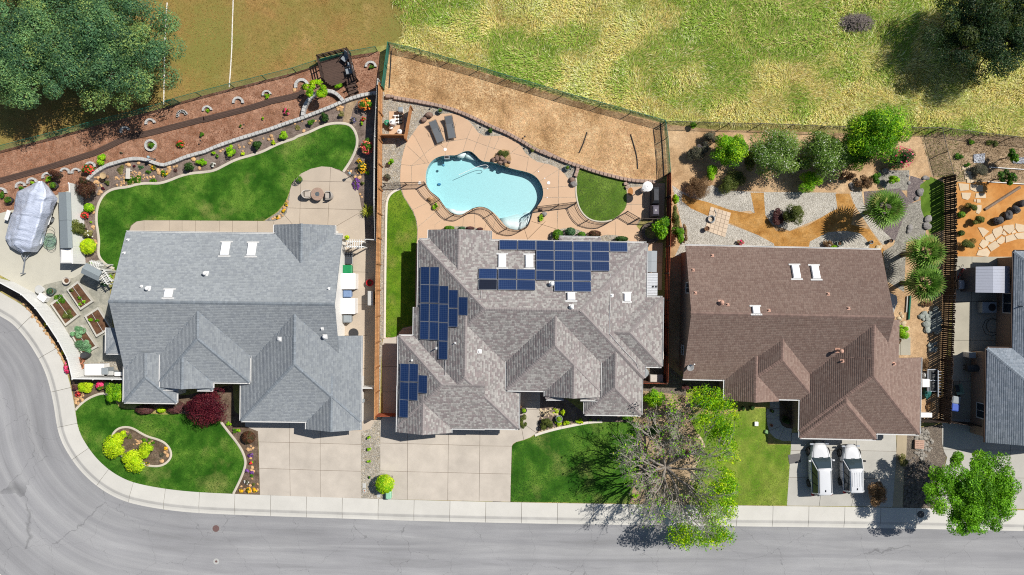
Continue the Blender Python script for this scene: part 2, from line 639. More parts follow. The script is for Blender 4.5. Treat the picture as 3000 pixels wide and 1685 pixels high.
MAROON = [A(98,62,46,1.5), A(78,48,38,1.5), A(120,80,54,1.5), A(76,72,40,1.5)]

def shrub(px, py, rx, ry, h, cols, label, cat='shrub', name='shrub', leaf=.09, style='clump', flowers=None, dens=1.0, z0=G0, group=None, aspect=.55, fdens=.35, rim=None):
 """px, py: middle of the foliage in the photograph; rx, ry in photograph pixels; h in metres"""
 rng = nseed()
 c = g(px, py, z0 + h * .55)
 rx, ry = rx / PXM, ry / PXM
 base = Vector((c.x, c.y, z0))
 root = thing(name, label, cat, base, group=group)
 ell = rx * ry * math.pi
 n = int(min(16000, max(90, dens * 5.0 * ell * (1 + h / (rx + ry)) / (leaf * leaf * aspect))))
 cz = z0 + h * (.5 if style == 'ball' else .48)
 me, cen = crown(rng, (c.x, c.y, cz), rx, ry, h * .52, n, cols, leaf, style, up=.45, aspect=aspect, cr=.48)
 o = link('foliage', me, LEAF, root, world=True)
 segs = []
 for k in range(7):
  a = rng.uniform(0,6.28); q = rng.uniform(.2,.7)
  segs += limb(rng, (c.x + .03 * math.cos(a), c.y + .03 * math.sin(a), z0 - .02),(c.x + rx * q * math.cos(a), c.y + ry * q * math.sin(a), z0 + h * rng.uniform(.45,.8)),.02 + .02 * h, .008,3)
 link('stems', fmesh('stems', *tubes(segs, 4)), BARK, root, world=True)
 if flowers:
  m = int(max(10, fdens * 55 * ell))
  d = unit(rng, m); d[:, 2] = np.abs(d[:, 2])
  P = np.array([c.x, c.y, cz]) + d * np.array([rx, ry, h * .52]) * rng.uniform(.85,1.03, m)[:, None]
  P = np.repeat(P, 3,0) + rng.normal(size=(m * 3,3)) * .02
  V, F = leafquads(P, .11, np.repeat(d, 3,0) + unit(rng, m * 3) * .5 + np.array([0,0,.6]), rng, .95)
  link('flowers', fmesh('flowers', V, F, leafcols(m * 3, flowers, rng)), LEAF, root, world=True)
 return root

def tree(px, py, label, rx, ry, h, zlow, cols, n, leaf=.16, trunk=.16, nclump=None, name='tree', base=None, cr=.36, bark=None, group=None, lower=-.35, skew=(0,0)):
 """px, py: middle of the crown in the photograph at mid-crown height; base: pixel of the trunk's foot"""
 rng = nseed()
 zc = (h + zlow) / 2
 c = g(px, py, zc)
 b = g(*base) if base else Vector((c.x, c.y, G0))
 rx, ry = rx / PXM, ry / PXM
 root = thing(name, label, 'tree', b, group=group)
 me, cen = crown(rng, (c.x, c.y, zc), rx, ry, (h - zlow) / 2, n, cols, leaf, 'clump', nclump, cr, lower, .3)
 link('crown', me, LEAF, root, world=True)
 fork = np.array([b.x * .8 + c.x * .2, b.y * .8 + c.y * .2, max(zlow * .8, h * .22)])
 link('trunk', fmesh('trunk', *tubes(limb(rng, (b.x, b.y, b.z - .1), fork, trunk * 1.25, trunk * .8,5,.08),10), smooth=True), bark or BARK, root, world=True)
 segs = []
 mains = [cen[i] for i in rng.permutation(len(cen))[:7]]
 mid = []
 for p in mains:
  q = fork + (p - fork) * .6
  segs += limb(rng, fork, q, trunk * .55, trunk * .25,4); mid.append(q)
 for p in cen:
  q = min(mid, key=lambda m: np.linalg.norm(m - p))
  segs += limb(rng, q, p, trunk * .22, trunk * .07,3)
 link('limbs', fmesh('limbs', *tubes(segs, 5)), bark or BARK, root, world=True)
 return root
# ------------------------------------------------------------------ ground materials
M_FIELD = ground_mat('field_soil', [(.30, A(150,128,76)),(.42, A(176,160,100)),(.52, A(154,154,84)),(.62, A(190,172,116)),(.75, A(140,144,72))], scale=.22, fine=.3, mid=.22)
def _mown(t, v, c):
 green = ramp(t, noise(t, v, .16,5,.6),[(.42,(0,0,0)),(.62,(1,1,1))])
 f = N(t, 'Math', operation='MULTIPLY'); t.links.new(green, f.inputs[0]); f.inputs[1].default_value = .8
 return mix(t, f.outputs[0], c, A(136,138,70))
M_MOWN = ground_mat('dry_mown_grass', [(.3, A(146,116,64)),(.45, A(168,136,82)),(.55, A(156,134,76)),(.68, A(178,148,94))], scale=.35, fine=.3, fscale=16, mid=.16, extra=_mown)
def lawn_mat(name, a, b, c, worn=None, stripe=0.0, patchy=.5):
 def ex(t, v, col):
  if worn:
   w_ = ramp(t, noise(t, v, .33,4,.55),[(.53,(0,0,0)),(.70,(1,1,1))])
   f = N(t, 'Math', operation='MULTIPLY'); t.links.new(w_, f.inputs[0]); f.inputs[1].default_value = patchy
   col = mix(t, f.outputs[0], col, worn)
  return col
 def ex2(t, v, col):
  wv = N(t, 'TexWave', Scale=.28, Distortion=1.5, Detail=2); wv.inputs['Detail Scale'].default_value = .6
  t.links.new(world_xyz(t, (1,1,1), R(35)), wv.inputs['Vector'])
  return vary(t, ex(t, v, col), maprange(t, wv.outputs['Fac'],0,1,.93,1.07))
 return ground_mat(name, [(.36, a),(.5, b),(.64, c)], scale=.45, fine=.34, fscale=20, mid=.15, mscale=2.6, bmp=.7, bscale=45, extra=ex2)
M_LAWN = lawn_mat('lawn_grass', A(44,90,18), A(70,116,32), A(104,142,50), A(152,156,86), patchy=.75)
M_LAWN2 = lawn_mat('patchy_lawn_grass', A(78,122,22), A(104,142,32), A(124,152,44), A(160,150,84), patchy=.8)
M_LAWN3 = lawn_mat('dry_lawn_grass', A(104,142,38), A(134,156,58), A(154,166,76), A(84,132,28), patchy=.8)
M_LAWN4 = lawn_mat('olive_lawn_grass', A(84,118,36), A(104,134,48), A(120,146,60), A(140,144,72), patchy=.5)  # grass of a muted olive green, worn patches towards tan
M_BARKM = ground_mat('bark_mulch', [(.3, A(140,100,76)),(.5, A(168,126,102)),(.68, A(190,148,122))], scale=1.2, fine=.42, fscale=9, mid=.18, bmp=1.0, bscale=12, dist=.05)
M_MULCH = ground_mat('grey_mulch', [(.3, A(112,98,88)),(.5, A(138,122,112)),(.7, A(158,142,130))], scale=1.3, fine=.38, fscale=11, bmp=.9, bscale=14, dist=.04)
M_DARKM = ground_mat('dark_mulch', [(.3, A(92,76,62)),(.5, A(118,100,84)),(.7, A(140,122,104))], scale=1.3, fine=.4, fscale=11, bmp=.9, bscale=14, dist=.04)
M_STRAW = ground_mat('dry_slope_soil', [(.30, A(160,126,86)),(.42, A(198,162,116)),(.55, A(216,182,136)),(.68, A(232,202,156))], scale=.55, fine=.32, fscale=7, mid=.2, mscale=2.2, bmp=.9, bscale=10, dist=.05)
M_DIRT = ground_mat('bare_dirt', [(.3, A(176,142,104)),(.5, A(204,170,130)),(.7, A(222,190,150))], scale=.5, fine=.25, fscale=9, mid=.15, bmp=.6, bscale=12)
M_DIRT2 = ground_mat('weedy_dirt', [(.3, A(152,130,104)),(.5, A(180,156,126)),(.7, A(200,174,142))], scale=.6, fine=.32, fscale=9, mid=.2, bmp=.7, bscale=12)
M_CHIP = ground_mat('wood_chip_path', [(.3, A(168,118,58)),(.5, A(194,144,80)),(.7, A(208,164,104))], scale=.8, fine=.3, fscale=9, mid=.15, bmp=.8, bscale=12)
M_DG = ground_mat('orange_granite_grit', [(.3, A(196,130,66)),(.5, A(214,152,86)),(.7, A(224,172,110))], scale=.5, fine=.12, fscale=20, mid=.1, bmp=.3)
M_PEB = stone_mat('river_pebbles', [A(150,142,128), A(196,188,172), A(172,160,140), A(214,206,192), A(160,158,152), A(190,176,150)],13)
M_WPEB = stone_mat('white_gravel', [A(214,208,196), A(190,184,172), A(228,222,210), A(172,164,150), A(206,200,186)],15)
M_GPEB = stone_mat('grey_gravel', [A(150,146,136), A(176,170,160), A(130,126,116), A(190,186,172)],14)
M_PPEB = stone_mat('purple_gravel', [A(124,112,112), A(146,132,130), A(108,98,100), A(158,146,140)],16)
M_DPEB = stone_mat('dark_gravel', [A(120,108,96), A(142,128,114), A(100,92,84), A(158,146,130)],15)
M_BED = mat('joint_sand', A(132,114,96),.95)

def concrete(name, c, dirt=.12, obj=.035, warm=None):
 if name in _mats: return _mats[name]
 m, t, b = nodes(name)
 v = world_xyz(t)
 f = maprange(t, noise(t, v, .55,6,.62),.3,.7,1 - dirt, 1 + dirt * .6)
 f2 = maprange(t, noise(t, v, 26,3,.6),.3,.7,.96,1.04)
 oi = N(t, 'ObjectInfo'); f3 = maprange(t, oi.outputs['Random'],0,1,1 - obj, 1 + obj)
 col = vary(t, vary(t, vary(t, c, f), f2), f3)
 st = ramp(t, noise(t, v, .9,5,.7,1.0),[(.66,(0,0,0)),(.80,(1,1,1))])
 fm = N(t, 'Math', operation='MULTIPLY'); t.links.new(st, fm.inputs[0]); fm.inputs[1].default_value = .4
 col = mix(t, fm.outputs[0], col, tuple(x * .6 for x in c))
 t.links.new(col, b.inputs['Base Color'])
 b.inputs['Roughness'].default_value = .88; b.inputs['Specular IOR Level'].default_value = .2
 bump(t, b, noise(t, v, 40,3),.15,.01)
 _mats[name] = m
 return m

M_WALK = concrete('sidewalk_concrete', A(224,221,212),.07)
M_DRIVE = concrete('beige_drive_concrete', A(212,202,188),.16)
M_DRIVE3 = concrete('grey_drive_concrete', A(202,199,190),.11)
M_PATIO = concrete('patio_concrete', A(204,189,170),.1)
M_POOLD = concrete('peach_pool_deck', A(224,189,156),.07)
M_SIDE4 = concrete('side_yard_concrete', A(190,184,166),.14)
M_PAD = concrete('pad_concrete', A(212,208,192),.08)
M_GUT = concrete('grimy_gutter_concrete', A(206,203,196),.16)
M_KERB = concrete('kerb_concrete', A(218,208,190),.12)

# ------------------------------------------------------------------ the wide ground and the road
def struct(o): return tag(o, kind='structure')

pool_px = zJ((472,380),(478,325),(497,275),(532,228),(582,195),(640,180),(700,177),(757,178),(800,158),(840,139),(880,135),(912,147),(945,177),(980,215),(1012,235),(1060,240),(1110,246),(1170,263),(1240,290),(1320,311),(1400,328),(1460,346),(1512,378),(1550,425),(1575,480),(1582,540),(1570,592),(1540,640),(1505,680),(1478,722),(1465,780),(1440,832),(1390,867),(1330,882),(1270,872),(1220,841),(1180,790),(1140,742),(1095,702),(1040,673),(980,660),(920,673),(870,702),(820,735),(770,745),(712,720),(662,672),(630,625),(590,577),(540,537),(497,492),(474,440))
pool_w = smooth_line([(p.x, p.y) for p in (g(*q, .13) for q in pool_px)],1, True)
pool_s = [(1500 + x * PXM * 60 / 59.868,842.5 - y * PXM * 60 / 59.868) for x, y in pool_w]
struct(patch('ground', [(-420,-420),(420,-420),(420,420),(-420,420)],-.12, M_FIELD, px=False, holes=[pool_w]))

kerb_px = [(-900,640),(-500,730),(-250,800),(-100,868)] + \
 [(0,926),(40,949),(81,999),(109,1043),(131,1086),(146,1133),(158,1189),(165,1240),(172,1272),(187,1310),(224,1367),(264,1409),(308,1442),(358,1467),(414,1482),(498,1496),(600,1505)] + \
 [(840,1514),(1060,1521),(1200,1526),(1600,1535),(2150,1542),(2567,1547),(3000,1556),(3700,1572),(4600,1592)]
kerb_w = smooth_line([(p.x, p.y) for p in (g(*q, 0.0) for q in kerb_px)],3)
KQ, KS = resample(kerb_w, .35)
KN = -normals2(KQ)                # points towards the road

def strip_mesh(name, d0, d1, nd, z, i0=0, i1=None):
 Q, n, s = KQ[i0:i1], KN[i0:i1], KS[i0:i1]
 ds = np.linspace(d0, d1, nd); V = []; UV = []
 for i in range(len(Q)):
  for d in ds: V.append((*(Q[i] + n[i] * d), z)); UV.append((s[i], d))
 F = [(i * nd + j, (i + 1) * nd + j, (i + 1) * nd + j + 1, i * nd + j + 1) for i in range(len(Q) - 1) for j in range(nd - 1)]
 me = bpy.data.meshes.new(name); me.from_pydata(V, [],[q[::-1] for q in F])
 at = me.attributes.new('along', 'FLOAT_VECTOR', 'POINT')
 at.data.foreach_set('vector', np.array([(u, v, 0) for u, v in UV], np.float32).ravel())
 me.update()
 return me

ROADW = 11.4

def asphalt():
 m, t, b = nodes('aged_asphalt')
 a = N(t, 'Attribute', attribute_name='along')
 mp = N(t, 'Mapping'); mp.inputs['Scale'].default_value = (.05,.7,1); t.links.new(a.outputs['Vector'], mp.inputs[0])
 v = world_xyz(t)
 c = ramp(t, noise(t, mp.outputs[0],1.5,8,.62,.5),[(.30, A(150,150,151)),(.44, A(163,163,165)),(.56, A(172,172,173)),(.72, A(186,186,186))])
 c = vary(t, c, maprange(t, noise(t, v, .25,4),.3,.7,.93,1.06))
 c = vary(t, c, maprange(t, noise(t, v, 14,5,.8),.3,.7,.84,1.16))
 sx = N(t, 'SeparateXYZ'); t.links.new(a.outputs['Vector'], sx.inputs[0])
 wd = N(t, 'MapRange'); wd.inputs[2].default_value = ROADW; t.links.new(sx.outputs[1], wd.inputs[0])
 c = vary(t, c, ramp(t, wd.outputs[0],[(0,(.84,) * 3),(.05,(.92,) * 3),(.16,(.9,) * 3),(.24,(.95,) * 3),(.33,(1,1,1)),(.6,(1,1,1)),(.75,(.93,) * 3),(1,(.97,) * 3)]))
 w1 = N(t, 'TexVoronoi', Scale=.22, feature='DISTANCE_TO_EDGE')
 nz = N(t, 'TexNoise', Scale=.9, Detail=4); t.links.new(v, nz.inputs['Vector'])
 ad = N(t, 'MixRGB', blend_type='ADD') if False else N(t, 'VectorMath', operation='MULTIPLY_ADD')
 t.links.new(nz.outputs['Color'], ad.inputs[0]); ad.inputs[1].default_value = (1.6,1.6,0); t.links.new(v, ad.inputs[2])
 t.links.new(ad.outputs[0], w1.inputs['Vector'])
 cr = ramp(t, w1.outputs['Distance'],[(.0,(.66,.66,.66)),(.004,(1,1,1))])
 c = vary(t, c, cr)
 sp = ramp(t, noise(t, v, 3.2,3,.7),[(.74,(1,1,1)),(.78,(.55,.55,.57))])
 c = vary(t, c, sp)
 t.links.new(c, b.inputs['Base Color'])
 b.inputs['Roughness'].default_value = .85; b.inputs['Specular IOR Level'].default_value = .25
 bump(t, b, noise(t, v, 50,3),.3,.01)
 return m

struct(link('road', strip_mesh('road', -.06, ROADW + .05,16,0.0), asphalt()))

PROF = [(-.0,-.05),(-.0,.006),(-.16,.012),(-.34,.045),(-.50,.095),(-.60,.118),(-.66,.125),(-1.87,.15),(-1.87,.02)]
JOINT = concrete('joint', A(120,112,98),.05)

def walk(name, Q, n, prof, z, slab=3.15, first=0.0):
 d = np.r_[0, np.cumsum(np.hypot(*np.diff(Q, axis=0).T))]
 V = []
 lo = [(a, b - .025) for a, b in prof[1:-1]]
 me = bpy.data.meshes.new(name); k = len(lo)
 for i in range(len(Q)):
  for a, h in lo: V.append((*(Q[i] + n[i] * a), z + h))
 me.from_pydata(V, [],[(i * k + j, i * k + j + 1,(i + 1) * k + j + 1,(i + 1) * k + j) for i in range(len(Q) - 1) for j in range(k - 1)])
 root = struct(link(name, me, JOINT))
 s = first
 while s + slab < d[-1]:
  ss = np.unique(np.r_[s + .016, d[(d > s + .05) & (d < s + slab - .05)], s + slab - .016])
  q = np.c_[np.interp(ss, d, Q[:, 0]), np.interp(ss, d, Q[:, 1])]
  nn = np.c_[np.interp(ss, d, n[:, 0]), np.interp(ss, d, n[:, 1])]
  V = []; k = len(prof)
  for i in range(len(q)):
   for a, h in prof: V.append((*(q[i] + nn[i] * a), z + h))
  F = [(i * k + j, i * k + j + 1,(i + 1) * k + j + 1,(i + 1) * k + j) for i in range(len(q) - 1) for j in range(k - 1)]
  F += [tuple(range(k))[::-1], tuple((len(q) - 1) * k + j for j in range(k))]
  me = bpy.data.meshes.new('slab'); me.from_pydata(V, [], F); me.update()
  me.materials.append(M_WALK); me.materials.append(M_GUT)
  for i_ in range(len(q) - 1):
   for j in (3,4): me.polygons[i_ * (k - 1) + j].material_index = 1
  link('slab', me, None, root)
  s += slab
 return root

ia = int(np.argmin(np.hypot(KQ[:, 0] - g(-420,0).x, KQ[:, 1] - g(0,748).y)))
ib = int(np.argmin(np.abs(KQ[:, 0] - g(3400,0).x)))
walk('sidewalk', KQ[ia:ib], KN[ia:ib], PROF, 0.0)
OQ = KQ + KN * ROADW; ON = -KN
sel = (OQ[:, 0] < g(520,0).x) & (OQ[:, 0] > g(-700,0).x)
walk('opposite_sidewalk', OQ[sel], ON[sel], PROF, 0.0)

inner = KQ[ia - 40:ib + 40] + (-KN[ia - 40:ib + 40]) * 1.80
lot = [tuple(p) for p in inner] + [(115, inner[-1][1]),(115,95),(-115,95),(-115, inner[0][1])]
struct(patch('lot_soil', lot, G0, M_FIELD, px=False, holes=[pool_w]))
oi_ = OQ[sel] - ON[sel] * 1.8
o2 = [tuple(p) for p in oi_] + [(oi_[-1][0],-60),(oi_[0][0],-60)]
struct(patch('opposite_verge', o2,.12, M_LAWN4, px=False))
struct(patch('mown_field', [(380,-700),(1135,-700),(1180,20),(1176,108),(1148,128),(1090,140),(1035,160),(932,190),(500,306),(200,380),(0,440),(-400,560),(-700,600),(-700,-700)], G0 + .004, M_MOWN))
# ------------------------------------------------------------------ yard surfaces, first lot (grey house)
bark_top = zA((0,1420),(330,1335),(660,1250),(990,1160),(1385,1060),(1700,970)) + zB((0,985),(290,905),(600,825),(900,750),(1180,680),(1390,612),(1700,525),(1929,492))
bark = [(-500,575)] + bark_top + [(1112,150),(1112,300),(1100,285),(1055,283)] + zB((1620,955),(1240,1110),(850,1240),(400,1390)) + zC((1740,190),(1520,268),(1250,205),(920,315),(815,410),(700,480),(650,510),(550,545),(140,685),(0,722)) + [(-500,760)]
patch('bark_mulch', bark, .106, M_BARKM)
patch('planting_bed', zC((815,405),(920,310),(1250,200),(1520,262),(1740,185)) + zB((400,1386),(850,1236),(1240,1106),(1620,950),(1840,885)) + [(1110,275),(1112,705),(1065,700),(1000,560),(700,560),(300,800),(330,800),(290,790),(245,770),(230,560)],.108, M_MULCH)
patch('boat_pad', zC((0,722),(140,685),(550,545),(660,505),(800,1200),(760,1290),(700,1330)) + zE((420,110),(330,200),(0,20)) + [(-400,620),(-400,720)],.118, M_PAD)
patch('stone_yard', zE((330,200),(420,110),(700,-10),(740,-80),(1010,-140),(1060,500),(1170,900),(1165,1010),(690,1000),(640,805),(555,640),(450,480)),.114, ground_mat('grey_stamped_yard', [(.3, A(150,150,138)),(.5, A(172,170,156)),(.7, A(190,186,170))], scale=1.5, fine=.12, fscale=8, mid=.1))
patch('side_rock_bed', zE((800,850),(1100,830),(1170,900),(1165,960),(830,990)),.120, M_PEB)

lawnA = zC((1078,1246),(1010,1215),(950,1160),(925,1100),(936,1000),(925,900),(908,800),(912,700),(935,620),(980,545),(1050,500),(1120,485),(1200,478),(1300,448),(1400,440),(1500,445),(1600,415),(1700,372),(1800,347),(1929,337)) + zD((100,320),(200,265),(300,215),(450,175),(550,142),(650,90),(750,50),(850,20)) + zB((1180,1290),(1300,1250),(1400,1200),(1480,1170),(1580,1158),(1680,1170),(1730,1220),(1760,1300),(1755,1380)) + zD((1435,80),(1415,150),(1370,240),(1305,335))
lawn_back = lawnA + zD((1270,312),(1190,290),(1100,283),(1000,305),(920,345),(850,400),(815,450),(800,510),(775,580),(740,640),(690,700),(620,750),(550,793),(300,792),(0,792)) + zC((1700,788),(1350,790),(1280,802),(1232,840),(1212,895),(1250,930),(1250,1300),(1120,1300))
patch('back_lawn', lawn_back, .128, M_LAWN)
edging('lawn_edging', [(p[0], p[1]) for p in lawnA],.22,.07, M_KERB, 'curved pale concrete edging round the far side of the grey house back lawn', kind=None, z=.10)
patio = zD((905,350),(1000,304),(1100,282),(1190,288),(1310,340),(1370,392),(1430,470),(1460,580),(1472,660),(1505,760),(1512,975),(1645,978),(1640,1100)) + zF((1640,0),(1632,500),(1625,900),(1622,1395),(1590,1400),(1585,1447)) + zH((1585,20),(1560,70),(1470,92),(1380,92)) + [(1000,1200),(1000,720),(830,720)] + zD((650,1000),(650,797),(730,768),(770,720),(795,600),(802,510),(820,450),(850,402))
slabs('patio', 'slab', patio, [zD((1186,270),(1150,1000)), zD((906,340),(888,1000)), zD((780,416),(1450,431)), zD((750,672),(1490,690)), zD((750,740),(850,855)), zD((1480,705),(1210,860)), zD((1250,1273),(1540,1278)), zF((1290,300),(1530,300)), zF((1290,590),(1530,590)), zF((1400,900),(1520,900)), zD((1395,980),(1395,1300))],.132, M_PATIO, M_BED)
slabs('garden_walk', 'slab', zC((1360,790),(1290,800),(1240,838),(1215,895),(1260,960),(1929,960)) + zD((640,1000),(648,797),(300,794)),[zC((1357,770),(1357,980)), zC((1595,770),(1595,980)), zC((1715,770),(1715,980)), zC((1840,770),(1840,980)), zD((140,780),(140,960)), zD((260,780),(260,960)), zD((497,780),(497,960))],.131, M_PATIO, M_BED)
patch('pebble_corner', zD((800,520),(780,590),(745,650),(690,712),(560,797),(650,796),(730,768),(770,720),(795,600)),.122, M_GPEB)
patch('flagstone_path', zB((1655,940),(1750,910),(1770,930),(1715,1030),(1690,1160),(1620,1150),(1640,1040)),.116, M_DIRT2)

patch('fence_strip', [(-300,770)] + zE((-60,60),(150,120),(330,250),(430,400),(540,560),(620,720),(690,850),(740,1000),(680,1010),(655,955),(595,825),(525,688),(425,528),(295,398),(215,292),(0,160)) + [(-300,820)],.107, M_DARKM)
patch('fence_pebbles', zI((225,700),(345,765),(560,815),(560,1035),(440,1250),(400,1420),(225,1420)),.1115, M_PEB)
lawnF_top = zE((712,1290),(760,1235),(830,1182),(920,1142),(990,1130),(1060,1170),(1120,1260),(1180,1283),(1260,1283),(1420,1325),(1560,1335),(1680,1325))
lawnF_right = zH((0,-70),(90,-60),(155,5),(220,92),(300,190),(358,280),(388,370),(378,440),(338,545),(270,680))
front_left = [(221,1201),(226,1235),(232,1260),(246,1294),(271,1331),(299,1359),(336,1394),(373,1412),(420,1424),(498,1436),(600,1443)]
patch('front_bed', zE((600,850),(690,1000),(1170,1000),(1170,1180)) + zE((1760,1150)) + zF((260,1050),(280,1300)) + zH((500,92),(518,690),(275,680),(395,370),(155,0)) + zE((1680,1330),(990,1125),(712,1290),(690,1150),(650,960)),.108, M_DARKM)
patch('front_lawn', lawnF_top + lawnF_right + front_left[::-1],.126, M_LAWN)
edging('lawn_edging', lawnF_right[2:],.2,.08, M_KERB, 'concrete edging between grey house front lawn and flower bed by the driveway', z=.10)
edging('lawn_edging', lawnF_top[:6],.2,.08, M_KERB, 'short curved edging above the front lawn beside the pink azaleas', z=.10)
island = zG((1052,150),(1075,100),(1120,62),(1190,48),(1260,65),(1330,110),(1400,145),(1480,165),(1550,195),(1600,250),(1618,310),(1600,360),(1550,405),(1480,422),(1400,415),(1330,390),(1240,350),(1160,330),(1090,290),(1045,220))
patch('island_bed', island, .134, M_DARKM)
edging('bed_edging', island, .18,.08, M_KERB, 'bean shaped concrete ring round the flower island in the front lawn', closed=True, z=.11)
drive1 = zH((380,45),(500,92),(507,200),(520,690),(800,702),(1088,712),(1471,722),(1470,92),(1470,-60),(380,-60))
slabs('driveway', 'slab', drive1,[zH((795,-80),(800,430),(805,720)), zH((1086,-80),(1088,740)), zH((480,192),(800,198),(1088,206),(1490,218)), zH((490,440),(800,450),(1088,460),(1490,470))],.131, M_DRIVE, M_BED)
patch('rock_strip', zH((1470,92),(1560,70),(1590,0),(1590,-60),(1660,-60),(1655,480),(1775,500),(1775,738),(1471,724)),.124, M_PEB)
drive2 = zY((137,130),(137,740),(288,780),(288,1056),(455,1060),(930,1070),(1300,1078),(1668,1086),(1672,900),(1685,430),(1700,405),(1740,380)) + zX((90,1250),(220,1215),(340,1170),(450,1090),(490,1000),(490,880),(530,760),(530,610),(530,200),(290,200)) + zX((0,300)) + [(1480,1170),(1180,1170)] + zF((1820,600),(1680,620),(1665,700),(1680,1350))
slabs('driveway', 'slab', drive2,[zY((120,394),(460,402),(940,415),(1310,428),(1700,432)), zY((120,720),(455,732),(935,742),(1305,752),(1700,760)), zY((458,230),(455,1080)), zY((940,240),(930,1090)), zY((1312,180),(1300,1100)), zX((280,955),(460,1085)), zX((180,990),(225,1240)), zX((270,640),(550,640)), zX((270,480),(550,480)), zF((1660,880),(1850,880)), zF((1660,1120),(1850,1120))],.1315, M_DRIVE, M_BED)
patch('fence_pebbles', zJ((60,60),(300,60)) + zI((330,770),(600,810),(1000,925),(1480,1150),(1929,1360)) + zK((300,225),(470,290),(440,400),(1000,430),(1210,440),(1230,560),(1000,860),(1110,1010),(1090,1100),(300,900),(0,700)) + [(1500,700),(1215,700),(1213,992)] + zF((1670,620),(1640,1400),(1600,1447)) + [(1108,1215),(1112,900),(1117,700),(1119,560),(1119,280)],.112, M_PEB, holes=[pool_s])

# ------------------------------------------------------------------ second lot (house with the pool)
slope = zI((245,690),(290,255),(570,345),(840,425),(1120,505),(1390,585),(1665,672),(1929,762)) + [(1790,325),(1880,345),(1946,362),(1962,500),(1925,540)] + zK((1200,425),(1000,415),(800,375),(600,318),(400,252),(200,168),(0,58)) + zI((1480,1130),(1300,1046),(1100,950),(880,860),(600,796),(330,750),(250,740))
patch('dry_slope', slope, .115, M_STRAW)
deck = zJ((378,1447),(385,1030),(396,950),(397,860),(385,780),(355,700),(310,630),(265,560),(245,490),(232,420),(235,320),(245,230),(265,140),(290,60)) + zI((560,1030),(640,962),(720,925),(800,910),(880,908),(960,930),(1040,980),(1090,1040),(1130,1090),(1180,1118),(1280,1122),(1350,1118),(1420,1130),(1480,1160),(1530,1215),(1570,1280),(1620,1320),(1700,1350),(1800,1388)) + zK((0,190),(80,240),(180,260),(260,290),(320,340),(370,400),(420,440),(432,490),(440,550),(450,610),(470,680),(520,750),(580,790),(650,805),(720,805),(780,790),(850,740),(900,690),(920,640),(920,520),(930,490),(960,478),(1080,470),(1200,440),(1280,440),(1270,800),(1040,782),(1010,842),(1060,900),(1100,1000),(1260,1000),(1250,1447)) + [(1880,850),(1880,760),(1240,760),(1240,990),(1200,1000),(1150,1000)] + zL((60,612),(90,606),(165,610),(200,600),(230,555),(260,520),(350,500),(374,430))
bedA = zK((175,965),(200,925),(250,890),(310,868),(390,862),(470,880),(530,905),(560,950),(560,1010),(180,1010))
bedB = zJ((640,870),(700,850),(800,845),(900,850),(960,865),(1000,890),(1000,930),(640,930))
bedC = zK((660,940),(740,925),(820,930),(900,950),(950,985),(950,1010),(660,1010))
deck_cuts = [zJ((470,250),(300,90)), zJ((500,250),(370,0),(330,-40)), zJ((505,248),(340,275),(220,262)), zJ((340,275),(335,480)), zJ((340,275),(500,130),(620,60),(700,25)), zJ((657,178),(655,120),(600,60),(560,0)), zJ((657,120),(690,50),(730,-30),(760,-140)), zJ((820,152),(860,20),(960,-220)), zJ((920,150),(970,10),(1050,-160)), zJ((620,60),(860,20)), zJ((860,20),(1060,95),(1280,160)), zJ((1020,238),(1060,95),(1110,-60)), zJ((1110,130),(1160,20),(1130,-90)), zJ((1160,20),(1300,-20)),
    zJ((1270,160),(1420,35)), zJ((1420,328),(1440,200),(1480,180)), zJ((1440,200),(1300,160)), zJ((1480,352),(1600,250)), zJ((1550,420),(1730,310)), zJ((1730,300),(1720,640)), zJ((1580,490),(1890,460)), zJ((1582,575),(1900,572)), zJ((1480,722),(1720,690),(1720,640)), zJ((1470,800),(1700,870),(1710,960),(1715,700)), zJ((1400,865),(1440,990)), zJ((1600,800),(1440,960)), zJ((830,730),(820,880)), zJ((930,672),(940,960)), zJ((715,720),(560,830),(560,960)), zJ((590,580),(350,690)), zJ((640,650),(390,860)), zJ((1080,690),(1010,930)), zJ((1140,745),(1080,960)),
    zK((280,300),(275,640),(262,900)), zK((810,800),(815,960)), zK((960,700),(960,480)), zK((1085,470),(1085,790)), zK((920,640),(1085,640)), zL((220,530),(400,530)), zK((1090,1190),(1270,1190)), zL((230,585),(400,585))]
slabs('pool_deck', 'deck_slab', deck, deck_cuts, .13, M_POOLD, M_BED, holes=[pool_s])
patch('pebble_bed', bedA, .136, M_PEB); patch('pebble_bed', bedB, .136, M_PEB); patch('pebble_bed', bedC, .136, M_PEB)
lawnP = zJ((108,640),(118,590),(140,550),(180,520),(238,500),(262,565),(306,635),(350,705),(380,780),(392,860),(391,950),(380,1030),(373,1447)) + zL((372,0),(370,430),(346,496),(258,516),(226,552),(198,596),(162,606),(92,606),(96,0))
patch('side_lawn', lawnP, .126, M_LAWN2)
edging('lawn_edging', zL((86,615),(92,0)) + zJ((98,900),(103,650),(112,595),(136,548),(178,515),(242,488)),.2,.1, mat('white_kerb', A(236,228,214)), 'straight white concrete curb along the pool house side lawn', z=.10)
lawnQ = zK((465,300),(560,327),(680,362),(800,395),(905,418),(908,460),(918,520),(918,640),(898,690),(850,738),(780,788),(720,803),(650,803),(580,787),(522,748),(472,678),(452,608),(437,500),(447,430),(437,380),(457,330))
patch('small_lawn', lawnQ, .125, M_LAWN4)
edging('lawn_edging', lawnQ[10:20],.14,.07, M_KERB, 'curved concrete edging under the small round lawn by the pool', z=.10)

